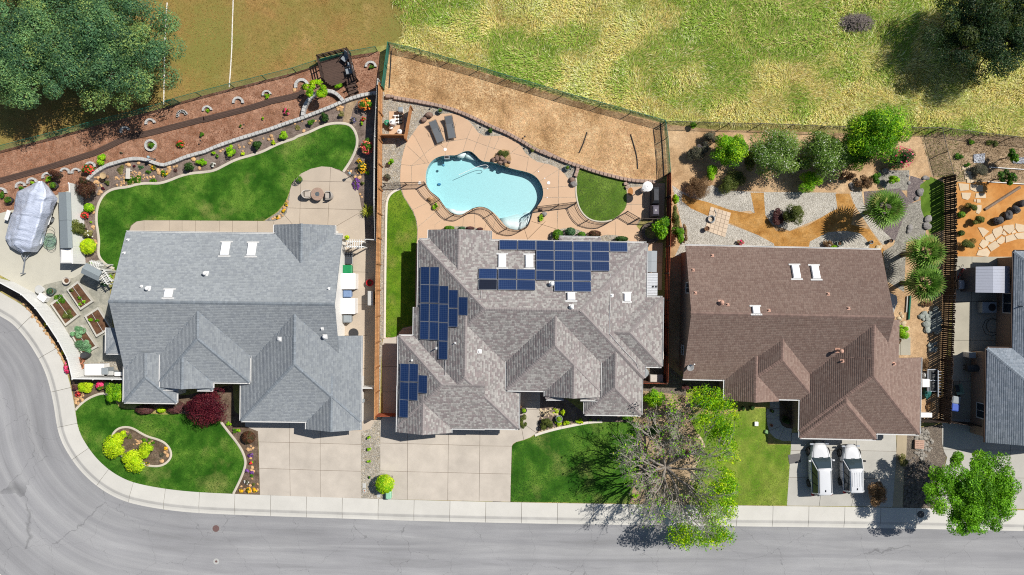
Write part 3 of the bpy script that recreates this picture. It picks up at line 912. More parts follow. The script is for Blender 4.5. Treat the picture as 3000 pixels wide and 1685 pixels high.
lawn2 = zY((1672,1084),(1676,900),(1688,440),(1705,410),(1745,382)) + zX((100,1255),(220,1222),(350,1170),(500,1115),(680,1060),(900,1010),(1150,955),(1450,890),(1700,880),(1900,880)) + zN((870,120),(885,300),(900,400),(878,550),(828,700),(785,885))
patch('front_bed', zX((530,300),(960,400),(1400,740),(2100,730),(2500,1000),(1900,900),(1450,895),(900,1015),(500,1118),(440,1095),(500,860)),.109, M_MULCH)
patch('front_lawn', lawn2,.127, M_LAWN)
edging('lawn_edging', zX((430,1128),(500,1100),(680,1045),(900,990),(1150,940),(1450,880),(1700,868)),.22,.09, mat('white_kerb', A(236,228,214)), 'white curb above the front lawn of the pool house', z=.10)
treebed = zN((870,30),(885,300),(900,400),(878,550),(828,700),(785,885),(1340,895),(1395,700),(1372,620),(1400,520),(1460,400),(1482,330),(1440,260),(1400,150),(1330,-130),(900,-180))
patch('tree_bed', treebed, .118, M_DIRT2)
patch('side_gravel', zM((905,880),(1160,880),(1290,990),(1690,1000),(1690,1200),(1320,1100),(1300,1330),(880,1330)),.113, M_DPEB)
patch('front_lawn', zN((1440,260),(1482,330),(1460,400),(1400,520),(1372,620),(1395,700),(1340,897)) + zT((660,1063),(697,640),(700,490),(480,490),(468,150),(350,150),(130,190)) + zM((1740,1330),(1330,1330)),.127, M_LAWN3)

# ------------------------------------------------------------------ third lot (brown house)
slabs('driveway', 'slab', zT((703,440),(690,640),(660,1066),(900,1068),(1250,1072),(1480,1076),(1700,1080),(1745,700),(1690,560),(1690,380),(700,380)),[zT((640,546),(1320,548),(1760,556)), zT((640,800),(1320,808),(1760,818)), zT((1310,380),(1320,548),(1322,808),(1265,1090)), zT((1010,380),(1000,800),(962,1090))],.131, M_DRIVE3, M_BED)
patch('aggregate_strip', zS((735,400),(828,400),(820,600),(800,780),(785,1085),(690,1082),(720,700)),.133, concrete('exposed_aggregate', A(196,180,152),.15))
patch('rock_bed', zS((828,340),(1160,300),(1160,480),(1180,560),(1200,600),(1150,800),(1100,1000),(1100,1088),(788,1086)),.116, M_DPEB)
slabs('driveway', 'slab', zS((1158,300),(1158,480),(1178,560),(1205,610),(1160,800),(1105,1000),(1103,1084),(1500,1086),(2500,1110),(2500,250),(1158,250)),[zS((1815,250),(1795,700),(1790,1100)), zS((1150,800),(1929,806),(2500,815)), zS((1150,540),(2500,545))],.1312, M_DRIVE3, M_BED)
slabs('front_walk', 'slab', zT((470,150),(466,220),(478,310),(500,380),(550,430),(620,455),(705,458),(705,340),(660,335),(615,310),(590,260),(590,60),(500,60),(500,150)),[zT((455,248),(600,250)), zT((470,370),(600,318)), zT((580,460),(640,320)), zT((455,150),(600,150))],.131, M_DRIVE3, M_BED)
patch('entry_bed', zT((590,60),(590,260),(615,310),(660,335),(720,340),(720,60)),.11, M_DARKM)
patch('bare_yard', [(1950,362)] + zO((170,205),(640,260),(1240,270),(1800,290)) + zP((750,300),(960,320),(1060,700),(1290,700),(1300,1400),(1180,2500)) + zU((1240,960),(900,960)) + [(2600,900),(1990,1100),(1960,1100)] + [(1966,505)],.104, M_DIRT)
patch('weedy_slope', zP((960,320),(1150,240),(1929,330),(2600,400),(2600,760),(1290,760),(1270,680),(1060,700)),.1045, M_DIRT2)
patch('white_gravel', zO((220,780),(330,850),(600,780),(700,830),(1085,845),(1770,850),(1780,1020),(1400,1180),(1330,1210),(1110,1130),(960,1020),(560,1060),(570,980),(330,880),(310,930),(400,1000),(560,1070),(1030,1250),(1180,1330),(1210,1447),(250,1447),(340,1250)),.1085, M_WPEB)
patch('white_gravel', zO((1500,1447),(1520,1310),(1650,1220),(1770,1200)) + zP((250,1210),(380,1230),(480,1330),(450,1420),(0,1420)),.1086, M_WPEB)
patch('white_gravel', zP((290,840),(400,840),(420,960),(560,1170),(700,1300),(600,1345),(480,1190),(330,960)),.1087, M_WPEB)
patch('wood_chip_path', zO((320,860),(400,900),(560,940),(760,1010),(960,1050),(1000,1040),(960,850),(1085,850),(1100,1060),(1200,1210),(1330,1215),(1500,1160),(1700,1040),(1780,1000),(1760,860),(1890,860),(1929,960)) + zP((340,960),(300,1150),(480,1200),(620,1400),(600,1447),(520,1440),(440,1280),(380,1230),(250,1210),(0,1230)) + zO((1700,1220),(1520,1310),(1490,1447),(1210,1447),(1180,1330),(1030,1250),(780,1140),(560,1070),(400,1000),(310,920)),.1095, M_CHIP)
patch('purple_gravel', zP((420,840),(560,830),(760,810),(830,900),(830,1150),(820,1300),(700,1300),(560,1170),(430,980)),.1095, M_PPEB)
patch('purple_gravel', zP((860,690),(960,720),(1000,760),(940,900),(830,980),(830,820)),.1096, M_PPEB)
patch('grey_gravel', zP((560,640),(850,640),(840,830),(640,830),(560,760)),.1094, M_GPEB)
patch('grey_gravel', zP((840,960),(960,920),(1010,1100),(1000,1280),(820,1320)) + zQ((800,500),(640,400),(600,120),(700,60)),.1097, M_GPEB)
patch('weed_strip', zP((950,780),(1050,700),(1180,760),(1180,1200),(1040,1240),(960,1000)),.1098, M_LAWN4)
slabs('side_walk', 'slab', zQ((690,930),(860,930),(860,1095),(690,1095)),[zQ((765,900),(765,1100))],.128, M_SIDE4, M_BED)

# ------------------------------------------------------------------ fourth lot
patch('granite_yard', zP((1290,750),(1600,750),(1929,770),(2700,800),(2700,1550),(1290,1550)),.11, M_DG)
slabs('side_yard', 'slab', zQ((1270,165),(1640,168),(2500,168),(2500,1450)) + zS((2500,250),(1158,250)) + zQ((1240,1300)),[zQ((1440,150),(1420,1500)), zQ((1250,590),(1900,590)), zQ((1250,955),(1900,955)), zU((1240,575),(1900,575))],.13, M_SIDE4, M_BED)
# ------------------------------------------------------------------ houses
def clip_half(poly, a, b, c):
 """keep the part of a convex polygon where a*u + b*v + c >= 0"""
 out = []
 for i in range(len(poly)):
  p, q = poly[i], poly[(i + 1) % len(poly)]
  dp, dq = a * p[0] + b * p[1] + c, a * q[0] + b * q[1] + c
  if dp >= -1e-9: out.append(p)
  if (dp > 1e-9 and dq < -1e-9) or (dp < -1e-9 and dq > 1e-9):
   s = dp / (dp - dq); out.append((p[0] + (q[0] - p[0]) * s, p[1] + (q[1] - p[1]) * s))
 return out

class House:
 def __init__(s, name, label, anchor, theta, colors, wall, gutter, caps, base=G0):
  a = g(*anchor, base)
  s.o = (a.x, a.y); s.th = R(theta)
  s.root = thing(name, label, 'house', a)
  s.wings = []; s.colors = colors; s.wall = wall; s.gutter = gutter; s.caps = caps
  s.shV = []; s.shC = []; s.rng = random.Random(int(anchor[0]))
  s.np = np.random.RandomState(int(anchor[0]))

 def loc(s, p):
  x, y = p[0] - s.o[0], p[1] - s.o[1]; c, n = math.cos(s.th), math.sin(s.th)
  return (x * c + y * n, -x * n + y * c)

 def wor(s, u, v, z):
  c, n = math.cos(s.th), math.sin(s.th)
  return (s.o[0] + u * c - v * n, s.o[1] + u * n + v * c, z)

 def wing(s, tl, br, ze=2.75, sides='WENS', slope=.40, foot=None, sl=None, walls=True, ov=.45, ovg=.3, eaves=None, low=G0):
  """tl, br: roof edge corners in the photograph (at eave height); sides: which edges slope up;
  foot: a smaller outline (tl, br) with the same planes; sl: slopes by side"""
  ze = ze - .005 * len(s.wings)
  a, b = s.loc(g(*tl, ze)), s.loc(g(*br, ze))
  u0, v1, u1, v0 = a[0], a[1], b[0], b[1]
  sl = sl or {}
  P = {}
  for k in sides:
   m = sl.get(k, slope)
   P[k] = {'W': (m, 0, ze - m * u0), 'E': (-m, 0, ze + m * u1), 'S': (0, m, ze - m * v0), 'N': (0,-m, ze + m * v1)}[k]
  f = (u0, u1, v0, v1)
  if foot:
   a, b = s.loc(g(*foot[0], ze)), s.loc(g(*foot[1], ze)); f = (a[0], b[0], b[1], a[1])
  w_ = dict(P=P, f=f, ze=ze, walls=walls, ov=ov, ovg=ovg, eaves=eaves if eaves is not None else sides, low=low)
  s.wings.append(w_)
  return w_

 def wz(s, w_, u, v):
  return min(p[0] * u + p[1] * v + p[2] for p in w_['P'].values())

 def top(s, u, v, skip=None):
  b = -9
  for w_ in s.wings:
   if w_ is skip: continue
   f = w_['f']
   if f[0] - 1e-6 <= u <= f[1] + 1e-6 and f[2] - 1e-6 <= v <= f[3] + 1e-6: b = max(b, s.wz(w_, u, v))
  return b

 def at(s, px, py):
  """point of the roof surface seen at a pixel"""
  z = 3.5
  for _ in range(14):
   p = g(px, py, z); q = s.top(*s.loc(p))
   if q < 0: break
   z = z * .4 + q * .6
  return g(px, py, z)

 def normal(s, p):
  u, v = s.loc(p); e = .05
  dzu = (s.top(u + e, v) - s.top(u - e, v)) / (2 * e); dzv = (s.top(u, v + e) - s.top(u, v - e)) / (2 * e)
  n = Vector((-dzu, -dzv, 1)).normalized()
  return Matrix.Rotation(s.th, 3, 'Z') @ n

 def faces(s, w_):
  f = w_['f']; rect = [(f[0], f[2]),(f[1], f[2]),(f[1], f[3]),(f[0], f[3])]
  out = {}
  for k, p in w_['P'].items():
   poly = rect
   for j, q in w_['P'].items():
    if j != k: poly = clip_half(poly, q[0] - p[0], q[1] - p[1], q[2] - p[2])
    if len(poly) < 3: break
   if len(poly) >= 3: out[k] = poly
  return out

 def finish(s, expo=.145, tab=(.16,.32)):
  deck = MB(); V = []; C = []; capmeshes = []
  rnd = s.rng
  gut = MB()
  for w_ in s.wings:
   fc = s.faces(w_)
   for k, poly in fc.items():
    p = w_['P'][k]; zf = lambda u, v: p[0] * u + p[1] * v + p[2]
    ring = [s.wor(u, v, zf(u, v)) for u, v in poly]
    deck.loft([[(x, y, z - .16) for x, y, z in ring], ring])
    m = abs(p[0] + p[1]); cs = 1 / math.sqrt(1 + m * m)
    hv = {'W': (1,0), 'E': (-1,0), 'S': (0,1), 'N': (0,-1)}[k]      # uphill
    dv = (-hv[1], hv[0])
    T = [q[0] * hv[0] + q[1] * hv[1] for q in poly]; D = [q[0] * dv[0] + q[1] * dv[1] for q in poly]
    t = min(T) - .02; st = expo * cs; row = 0
    while t < max(T):
     tm = t + st * .5; xs = []
     for i in range(len(poly)):
      j = (i + 1) % len(poly)
      if (T[i] - tm) * (T[j] - tm) < 0: xs.append(D[i] + (D[j] - D[i]) * (tm - T[i]) / (T[j] - T[i]))
     if len(xs) >= 2:
      d, dm = min(xs), max(xs)
      first = True
      while d < dm - .02:
       wd = rnd.uniform(*tab); wd = wd * rnd.uniform(.4,1) if first else wd; first = False
       e = min(d + wd, dm); mm = (d + e) / 2
       um, vm = hv[0] * tm + dv[0] * mm, hv[1] * tm + dv[1] * mm
       if s.top(um, vm, w_) <= zf(um, vm) + .004:
        lift = rnd.uniform(.009,.016)
        def P_(dd, tt, h):
         u, v = hv[0] * tt + dv[0] * dd, hv[1] * tt + dv[1] * dd
         return s.wor(u, v, zf(u, v) + h)
        V += [P_(d + .004, t, lift), P_(e - .004, t, lift), P_(e - .004, t + st * 1.12,.006), P_(d + .004, t + st * 1.12,.006), P_(d + .004, t, .002), P_(e - .004, t, .002)]
        C.append((um, vm))
       d = e
     t += st; row += 1
   ks = list(fc)
   for i in range(len(ks)):
    for j in range(i + 1, len(ks)):
     sh = [q for q in fc[ks[i]] if any(abs(q[0] - r[0]) + abs(q[1] - r[1]) < 1e-5 for r in fc[ks[j]])]
     if len(sh) < 2: continue
     a, b = sh[0], sh[1]
     if s.wz(w_, *a) > s.wz(w_, *b): a, b = b, a
     capmeshes.append((w_, a, b, w_['P'][ks[i]], w_['P'][ks[j]]))
   f = w_['f']
   for k, (a, b, n) in {'W': ((f[0], f[2]),(f[0], f[3]),(-1,0)), 'E': ((f[1], f[2]),(f[1], f[3]),(1,0)), 'S': ((f[0], f[2]),(f[1], f[2]),(0,-1)), 'N': ((f[0], f[3]),(f[1], f[3]),(0,1))}.items():
    if k not in w_['eaves'] or k not in w_['P']: continue
    if abs(s.wz(w_, (a[0] + b[0]) / 2,(a[1] + b[1]) / 2) - w_['ze']) > .05: continue
    L = math.hypot(b[0] - a[0], b[1] - a[1]); nn = max(1, int(L / .25)); run = None
    for i in range(nn + 1):
     ok = False
     if i < nn:
      x = a[0] + (b[0] - a[0]) * (i + .5) / nn + n[0] * .06; y = a[1] + (b[1] - a[1]) * (i + .5) / nn + n[1] * .06
      ok = s.top(x, y, w_) < w_['ze'] + .02
     if ok and run is None: run = i
     if not ok and run is not None:
      p0 = (a[0] + (b[0] - a[0]) * run / nn, a[1] + (b[1] - a[1]) * run / nn); p1 = (a[0] + (b[0] - a[0]) * i / nn, a[1] + (b[1] - a[1]) * i / nn)
      run = None
      if math.hypot(p1[0] - p0[0], p1[1] - p0[1]) < .4: continue
      mb = MB(); prof = [(0,-.13),(.10,-.13),(.125,.0),(.10,.0),(.085,-.10),(.012,-.10),(.012,.0),(0,.0)]
      mb.loft([[s.wor(q[0] + n[0] * d, q[1] + n[1] * d, w_['ze'] + h) for d, h in prof] for q in (p0, p1)])
      go = mb.build('gutter', s.gutter, s.root, world=True)
  V = np.array(V, float)
  nT = len(C); base = np.arange(nT)[:, None] * 6
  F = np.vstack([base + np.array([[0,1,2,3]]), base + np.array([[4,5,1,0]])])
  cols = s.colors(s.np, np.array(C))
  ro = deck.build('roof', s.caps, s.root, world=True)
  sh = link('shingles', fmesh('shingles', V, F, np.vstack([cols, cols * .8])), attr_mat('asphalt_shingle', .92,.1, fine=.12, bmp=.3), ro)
  tag(sh, kind='stuff')
  for w_, a, b, p, q in capmeshes:
   A3 = Vector(s.wor(a[0], a[1], s.wz(w_, *a))); B3 = Vector(s.wor(b[0], b[1], s.wz(w_, *b)))
   L = (B3 - A3).length
   if L < .3: continue
   t = (B3 - A3) / L; du = (b[0] - a[0]) / L; dv_ = (b[1] - a[1]) / L
   hl = math.hypot(du, dv_); nx, ny = -dv_ / hl, du / hl
   rows = []
   for sg in (1,-1):
    u, v = nx * sg * .14, ny * sg * .14
    z = min(p[0] * u + p[1] * v, q[0] * u + q[1] * v)
    rows.append(Vector(s.wor(u, v, 0)) - Vector(s.wor(0,0,0)) + Vector((0,0, z)))
   pitch = .2
   up = Vector((0,0,1))
   v = [rows[0] + up * .03, up * .055, rows[1] + up * .03]
   n_ = t * (pitch * 1.15)
   vv = [x for x in v] + [x + n_ - up * .022 for x in v] + [x - up * .03 for x in v]
   me = bpy.data.meshes.new('ridge_cap'); me.from_pydata(vv, [],[(0,1,4,3),(1,2,5,4),(6,7,1,0),(7,8,2,1)]); me.materials.append(s.caps); me.update()
   k = 0
   while k * pitch < L - .1:
    pt = A3 + t * (k * pitch); u, v_ = s.loc(pt + t * .1)
    if s.top(u, v_, w_) <= (pt + t * .1).z + .01:
     o = bpy.data.objects.new('ridge_cap', me); COL.objects.link(o); o.parent = s.root
     o.matrix_parent_inverse = Matrix.Translation(s.root.location).inverted(); o.location = pt
    k += 1
  mb = MB()
  for w_ in s.wings:
   if not w_['walls']: continue
   f = w_['f']; ov, og = w_['ov'], w_['ovg']
   u0, u1 = f[0] + (ov if 'W' in w_['P'] else og), f[1] - (ov if 'E' in w_['P'] else og)
   v0, v1 = f[2] + (ov if 'S' in w_['P'] else og), f[3] - (ov if 'N' in w_['P'] else og)
   lo = w_['low'] - .1
   pts = []
   def edge(a, b):
    n = 10
    return [(a[0] + (b[0] - a[0]) * i / n, a[1] + (b[1] - a[1]) * i / n) for i in range(n)]
   ring = edge((u0, v0),(u1, v0)) + edge((u1, v0),(u1, v1)) + edge((u1, v1),(u0, v1)) + edge((u0, v1),(u0, v0))
   top = []
   for u, v in ring: top.append(s.wor(u, v, min(s.wz(w_, u, v),99) - .17))
   bot = [s.wor(u, v, lo) for u, v in ring]
   mb.loft([bot, top], cap=False)
  s.walls = mb.build('walls', s.wall, s.root, world=True)
  return s

 def vent(s, px, py, r, h, label, m, flash=None, kind='pipe'):
  p = s.at(px, py); n = s.normal(p)
  root = thing('roof_vent', label, 'roof vent', p)
  mb = MB()
  q = n.to_track_quat('Z', 'Y').to_matrix().to_4x4()
  mb.box(-r * 2.1, r * 2.1,-r * 2.1, r * 2.4,.025,.04, q)
  mb.build('flashing', flash or m, root)
  pb = MB()
  if kind == 'box':
   pb.bbox(-r * 1.3, r * 1.3,-r * 1.3, r * 1.3,0, h, .02, q)
   pb.build('hood', m, root)
  else:
   pb.cyl((0,0), r, -.1, h, 12); pb.build('pipe', m, root, smooth=False)
   if kind == 'cap':
    MB().lathe([(r * 1.7, h - .02),(r * 1.9, h + .05),(r * 1.2, h + .14),(.02, h + .17)],14).build('rain_cap', m, root, smooth=True)
  return root

 def skylight(s, pts, label):
  """pts: four pixel corners"""
  P = [s.at(*p) for p in pts]
  c = sum(P, Vector()) / 4; n = s.normal(c)
  ex = ((P[1] - P[0]) + (P[2] - P[3])) / 2; ey = ((P[3] - P[0]) + (P[2] - P[1])) / 2
  W, H = ex.length, ey.length; X = ex.normalized(); Y = n.cross(X).normalized()
  M = Matrix((X, Y, n)).transposed().to_4x4()
  root = thing('skylight', label, 'skylight', c)
  MB().box(-W / 2, W / 2,-H / 2, H / 2,-.02,.10, M).build('curb', SKY_FR, root)
  mb = MB()
  for k in (-1,1):
   mb.box(-W / 2 - .16, W / 2 + .16, k * (H / 2 + .07) - .07, k * (H / 2 + .07) + .07,.02,.045, M)
  mb.build('flashing', SKY_FR, root)
  rings = []
  for f_, z in ((.97,.10),(.95,.15),(.86,.19),(.6,.215),(.3,.22)):
   rings.append([(-W / 2 * f_, -H / 2 * f_, z),(W / 2 * f_, -H / 2 * f_, z),(W / 2 * f_, H / 2 * f_, z),(-W / 2 * f_, H / 2 * f_, z)])
  MB().loft(rings, M=M).build('dome', SKY_DOME, root, smooth=False)
  return root

SKY_FR = mat('skylight_frame', A(222,222,220),.5)
SKY_DOME = mat('white_acrylic_dome', (.82,.83,.84),.25, spec=.5, var=.03)

def tone(base, amp, lines=(), blot=.0, streak=0):
 base = np.array(base, float)
 def f(rng, C):
  k = rng.randint(len(base), size=len(C)); c = base[k]
  m = 1 + amp * (rng.rand(len(C)) - .5) * 2
  m *= 1 + .07 * (fbm(C[:, 0] * .35 + 9, C[:, 1] * .35 + 3) - .5) * 2
  return c * m[:, None]
 return f

CAPG = mat('grey_cap_shingle', A(138,146,153),.92, var=.2, scale=9, obj=.12)
CAPM = mat('taupe_cap_shingle', A(158,150,148),.92, var=.16, scale=9, obj=.08)
CAPB = mat('brown_cap_shingle', A(142,118,108),.92, var=.2, scale=9, obj=.16)
WHITE = mat('white_paint', A(240,238,232,1.35),.6, var=.04)
GUTW = mat('white_gutter', A(232,232,230,1.4),.45, var=.05)
BEIGE = mat('beige_stucco', A(188,166,148),.9, var=.06)
TAN = mat('tan_stucco', A(176,150,128),.9, var=.06)

# ---- grey house
H1 = House('grey_roofed_house', 'white house with blue grey shingle roof beside the curving street corner', (690,900),-.75, tone([A(160,166,170), A(156,162,167), A(165,171,175), A(150,156,162)],.04), WHITE, GUTW, CAPG)
H1.wing((369,680),(998,1092), sides='NS', ovg=.35)                       # main gable
H1.wing((365,1030),(517,1180), sides='WES')                              # left front hip
H1.wing((472,880),(731,1121), ze=3.32, sides='WES')                      # raised middle hip
H1.wing((472,1000),(623,1137), ze=3.32, sides='WE', ov=.3)               # its small gable
H1.wing((709,979),(1056,1237), sides='WES')                              # garage hip
H1.wing((709,979),(1056,1237), sides='WE', foot=((713,900),(988,990)), walls=False, eaves='')
H1.wing((900,1100),(1056,1260), sides='WE', ov=.3)                       # garage gable
H1.wing((805,658),(979,800), sides='WE', ov=.35)                         # rear gable
H1.wing((312,960),(420,1036), ze=2.35, sides='WS', slope=.22)            # bay at the left wall
H1.wing((472,1118),(521,1141), ze=3.2, sides='WS', slope=.35, walls=False)   # eave returns
H1.wing((577,1118),(623,1143), ze=3.2, sides='ES', slope=.35, walls=False)
H1.finish()
H1.skylight(zD((165,1000),(248,1000),(225,1122),(145,1122)), 'left of the two tall white skylights on the grey roof')
H1.skylight(zD((415,1005),(497,1005),(475,1127),(393,1127)), 'right of the two tall white skylights on the grey roof')
H1.skylight(zE((1558,160),(1640,160),(1622,232),(1545,232)), 'square white skylight near the ridge of the grey roof')
VW = mat('white_vent_paint', A(236,236,234,1.35),.5)
for (x, y, r, h, lab, k) in [(*zC(1208,975),.05,.25, 'thin white vent pipe at upper left of the grey roof', 'pipe'),(*zC(1172,1098),.05,.25, 'thin white vent pipe at left edge of the grey roof', 'pipe'),(*zD(15,1290),.09,.35, 'capped white flue in the middle of the grey roof', 'cap'),(*zE(1335,125),.05,.22, 'small white pipe left of the capped flue near the grey ridge', 'pipe'),(*zE(1400,145),.09,.3, 'capped white flue left of the square skylight on the grey roof', 'cap'),(*zF(1170,148),.05,.25, 'white vent pipe near right edge above the grey ridge', 'pipe'),(*zF(1108,525),.06,.25, 'upper white pipe on the right slope of the grey garage roof', 'pipe'),(*zF(1135,598),.09,.3, 'capped white flue on the right slope of the grey garage roof', 'cap'),(*zF(706,622),.09,.16, 'white box vent on the left slope of the grey garage roof', 'box')]:
 H1.vent(x, y, r, h, lab, VW, kind=k)

# ---- pool house
H2 = House('solar_roofed_house', 'house with mottled taupe shingle roof carrying blue solar panels behind the pool', (1550,905),-.9, tone([A(178,174,170), A(168,158,156), A(188,184,180), A(158,149,148), A(163,158,155), A(192,189,184)],.05), BEIGE, GUTW, CAPM)
H2.wing((1228,702),(1888,1108), sides='WENS', eaves='WEN')
H2.wing((1169,984),(1420,1256), sides='WNS')
H2.wing((1214,900),(1518,1256), sides='WES')
H2.wing((1166,1130),(1321,1269), sides='WE', ov=.3)
H2.wing((1488,890),(1757,1147), ze=3.3, sides='WES')
H2.wing((1600,1000),(1757,1164), ze=3.3, sides='WE', ov=.3)
H2.wing((1600,1144),(1651,1170), ze=3.18, sides='WS', slope=.35, walls=False)
H2.wing((1701,1144),(1755,1172), ze=3.18, sides='ES', slope=.35, walls=False)
H2.wing((1717,960),(1878,1216), sides='WES')
H2.wing((1700,868),(1938,1074), sides='ENS')
H2.wing((1257,673),(1435,830), sides='WE', ov=.35)
H2.wing((1639,695),(1759,730), ze=2.45, sides='WEN', slope=.3)
H2.finish(tab=(.12,.30))
H2.skylight(zJ((1157,1113),(1232,1113),(1230,1236),(1155,1236)), 'left tall white skylight among the solar panels')
H2.skylight(zJ((1412,1118),(1487,1118),(1485,1240),(1410,1240)), 'right tall white skylight beside the large solar array')
H2.skylight(zM((197,188),(273,188),(273,258),(197,258)), 'square white skylight just below the large solar array')
H2.skylight(zM((730,192),(790,192),(788,265),(728,265)), 'square white skylight on the right slope of the taupe roof')
for (x, y, r, h, lab, k) in [(*zJ(1660,1385),.1,.4, 'capped white flue under the solar array on the taupe roof', 'cap'),(*zM(238,318),.09,.25, 'capped white flue by the taupe ridge below the square skylight', 'cap'),(*zM(620,210),.06,.2, 'small pipe beside the conduit on the taupe right slope', 'pipe'),(*zL(578,708),.05,.55, 'tall white pipe left of the lowest solar panel', 'pipe'),(*zL(752,658),.04,.3, 'thin white pipe right of the left solar array', 'pipe'),(*zL(345,822),.04,.28, 'thin white pipe above the lower left solar panels', 'pipe'),(*zL(980,738),.08,.14, 'white box vent on the taupe garage slope', 'box')]:
 H2.vent(x, y, r, h, lab, VW, kind=k)

# ---- brown house
H3 = House('brown_roofed_house', 'tan house with brown shingle roof beside the two parked white cars', (2330,930),-1.25, tone([A(160,137,125), A(155,132,121), A(165,143,131), A(150,126,115)],.04), TAN, GUTW, CAPB)
H3.wing((2009,720),(2573,1122), sides='NS', ovg=.3)
H3.wing((2127,960),(2389,1171), sides='WES', sl={'W': .34, 'E': .42, 'S': .42})
H3.wing((2126,1040),(2281,1176), sides='WE', ov=.3, sl={'W': .4, 'E': .4})
H3.wing((2347,1040),(2693,1272), sides='WES')
H3.wing((2347,1040),(2693,1272), sides='WE', foot=((2360,930),(2613,1050)), walls=False, eaves='')
H3.wing((2347,1110),(2566,1287), sides='WES')
H3.finish(expo=.155, tab=(.13,.24))
H3.skylight(zR((1180,250),(1250,250),(1272,374),(1195,374)), 'left of the two tall white skylights on the brown roof')
H3.skylight(zR((1362,254),(1432,254),(1458,378),(1380,378)), 'right of the two tall white skylights on the brown roof')
H3.skylight(zR((810,640),(880,640),(888,706),(818,706)), 'square white skylight above the brown ridge')
VP = mat('pink_vent_paint', A(214,168,146),.6)
for (x, y, r, h, lab, k) in [(*zR(440,158),.06,.15, 'small pinkish vent at upper left of the brown roof', 'box'),(*zR(258,294),.06,.15, 'small pinkish vent by the left edge of the brown roof', 'box'),(*zR(280,510),.06,.15, 'pinkish vent near the left gable above the brown ridge', 'box'),(*zR(520,598),.1,.3, 'capped pinkish flue above the left end of the brown ridge', 'cap'),(*zR(585,620),.06,.15, 'small vent right of the capped flue above the brown ridge', 'box'),(*zR(972,675),.06,.15, 'small vent right of the square skylight on the brown roof', 'box'),(*zR(1530,520),.06,.15, 'small vent at right of the brown rear slope', 'box'),(*zR(1722,655),.06,.15, 'small vent at far right of the brown rear slope', 'box'),(*zR(1615,1050),.1,.75, 'tall pink flue with long shadow on the brown front slope', 'cap'),(*zR(1660,1150),.07,.3, 'pink pipe just below the tall flue on the brown garage slope', 'pipe'),(*zQ(700,1175),.07,.3, 'pink pipe on the right slope of the brown garage roof', 'pipe')]:
 H3.vent(x, y, r, h, lab, VP, kind=k)

# ---- grey house at the right edge
H4 = House('grey_edge_house', 'grey shingled house cut off by the right edge of the picture', (3100,1000),-1.0, tone([A(184,194,204), A(174,185,195), A(194,203,212)],.07), TAN, mat('brown_gutter', A(92,70,58),.5), mat('blue_grey_cap_shingle', A(146,156,166),.92, var=.2, scale=9, obj=.1))
H4.wing((2971,736),(3560,1230), sides='WEN', eaves='WN')
H4.wing((2892,1020),(3260,1303), sides='WEN', eaves='WN')
H4.finish(expo=.15)
H4.vent(*zQ(1890,635),.05,.4, 'dark vent pipe on the roof at the right picture edge', mat('dark_vent', A(110,120,130)), kind='pipe')

GLASS = mat('window_glass', (.02,.03,.04),.08, spec=.6, var=.02)
FRAME = mat('window_frame', A(226,224,218,1.35),.5)
GDOOR = mat('garage_door_paint', A(226,218,204),.6, var=.04)

def opening(H, wi, side, t, wd, h, z0, kind='window'):
 w_ = H.wings[wi]; f = w_['f']; ov, og = w_['ov'], w_['ovg']
 u0, u1 = f[0] + (ov if 'W' in w_['P'] else og), f[1] - (ov if 'E' in w_['P'] else og)
 v0, v1 = f[2] + (ov if 'S' in w_['P'] else og), f[3] - (ov if 'N' in w_['P'] else og)
 a, b, n = {'S': ((u0, v0),(u1, v0),(0,-1)), 'N': ((u1, v1),(u0, v1),(0,1)), 'W': ((u0, v1),(u0, v0),(-1,0)), 'E': ((u1, v0),(u1, v1),(1,0))}[side]
 c = (a[0] + (b[0] - a[0]) * t, a[1] + (b[1] - a[1]) * t)
 p = Vector(H.wor(c[0], c[1], z0 + G0)); nn = Vector(H.wor(n[0], n[1],0)) - Vector(H.wor(0,0,0))
 X = Vector((-nn.y, nn.x, 0)); M = Matrix.Translation(p) @ Matrix((X, nn, Vector((0,0,1)))).transposed().to_4x4()
 fr = MB()
 for q in ((-wd / 2 - .08,-wd / 2,0, h),(wd / 2, wd / 2 + .08,0, h),(-wd / 2 - .08, wd / 2 + .08, h, h + .08),(-wd / 2 - .08, wd / 2 + .08,-.06,0)):
  fr.box(q[0], q[1],.002,.06, q[2], q[3], M)
 if kind == 'window':
  fr.box(-.02,.02,.002,.04,0, h, M)
  o = fr.build('window', FRAME, H.root, world=True)
  MB().box(-wd / 2, wd / 2,.002,.02,0, h, M).build('pane', GLASS, o)
 else:
  o = fr.build(kind, FRAME, H.root, world=True)
  rows = 4 if kind == 'garage_door' else 1
  for i in range(rows):
   MB().box(-wd / 2, wd / 2,.002,.04, h * i / rows + .01, h * (i + 1) / rows - .01, M).build('door_panel', GDOOR, o)

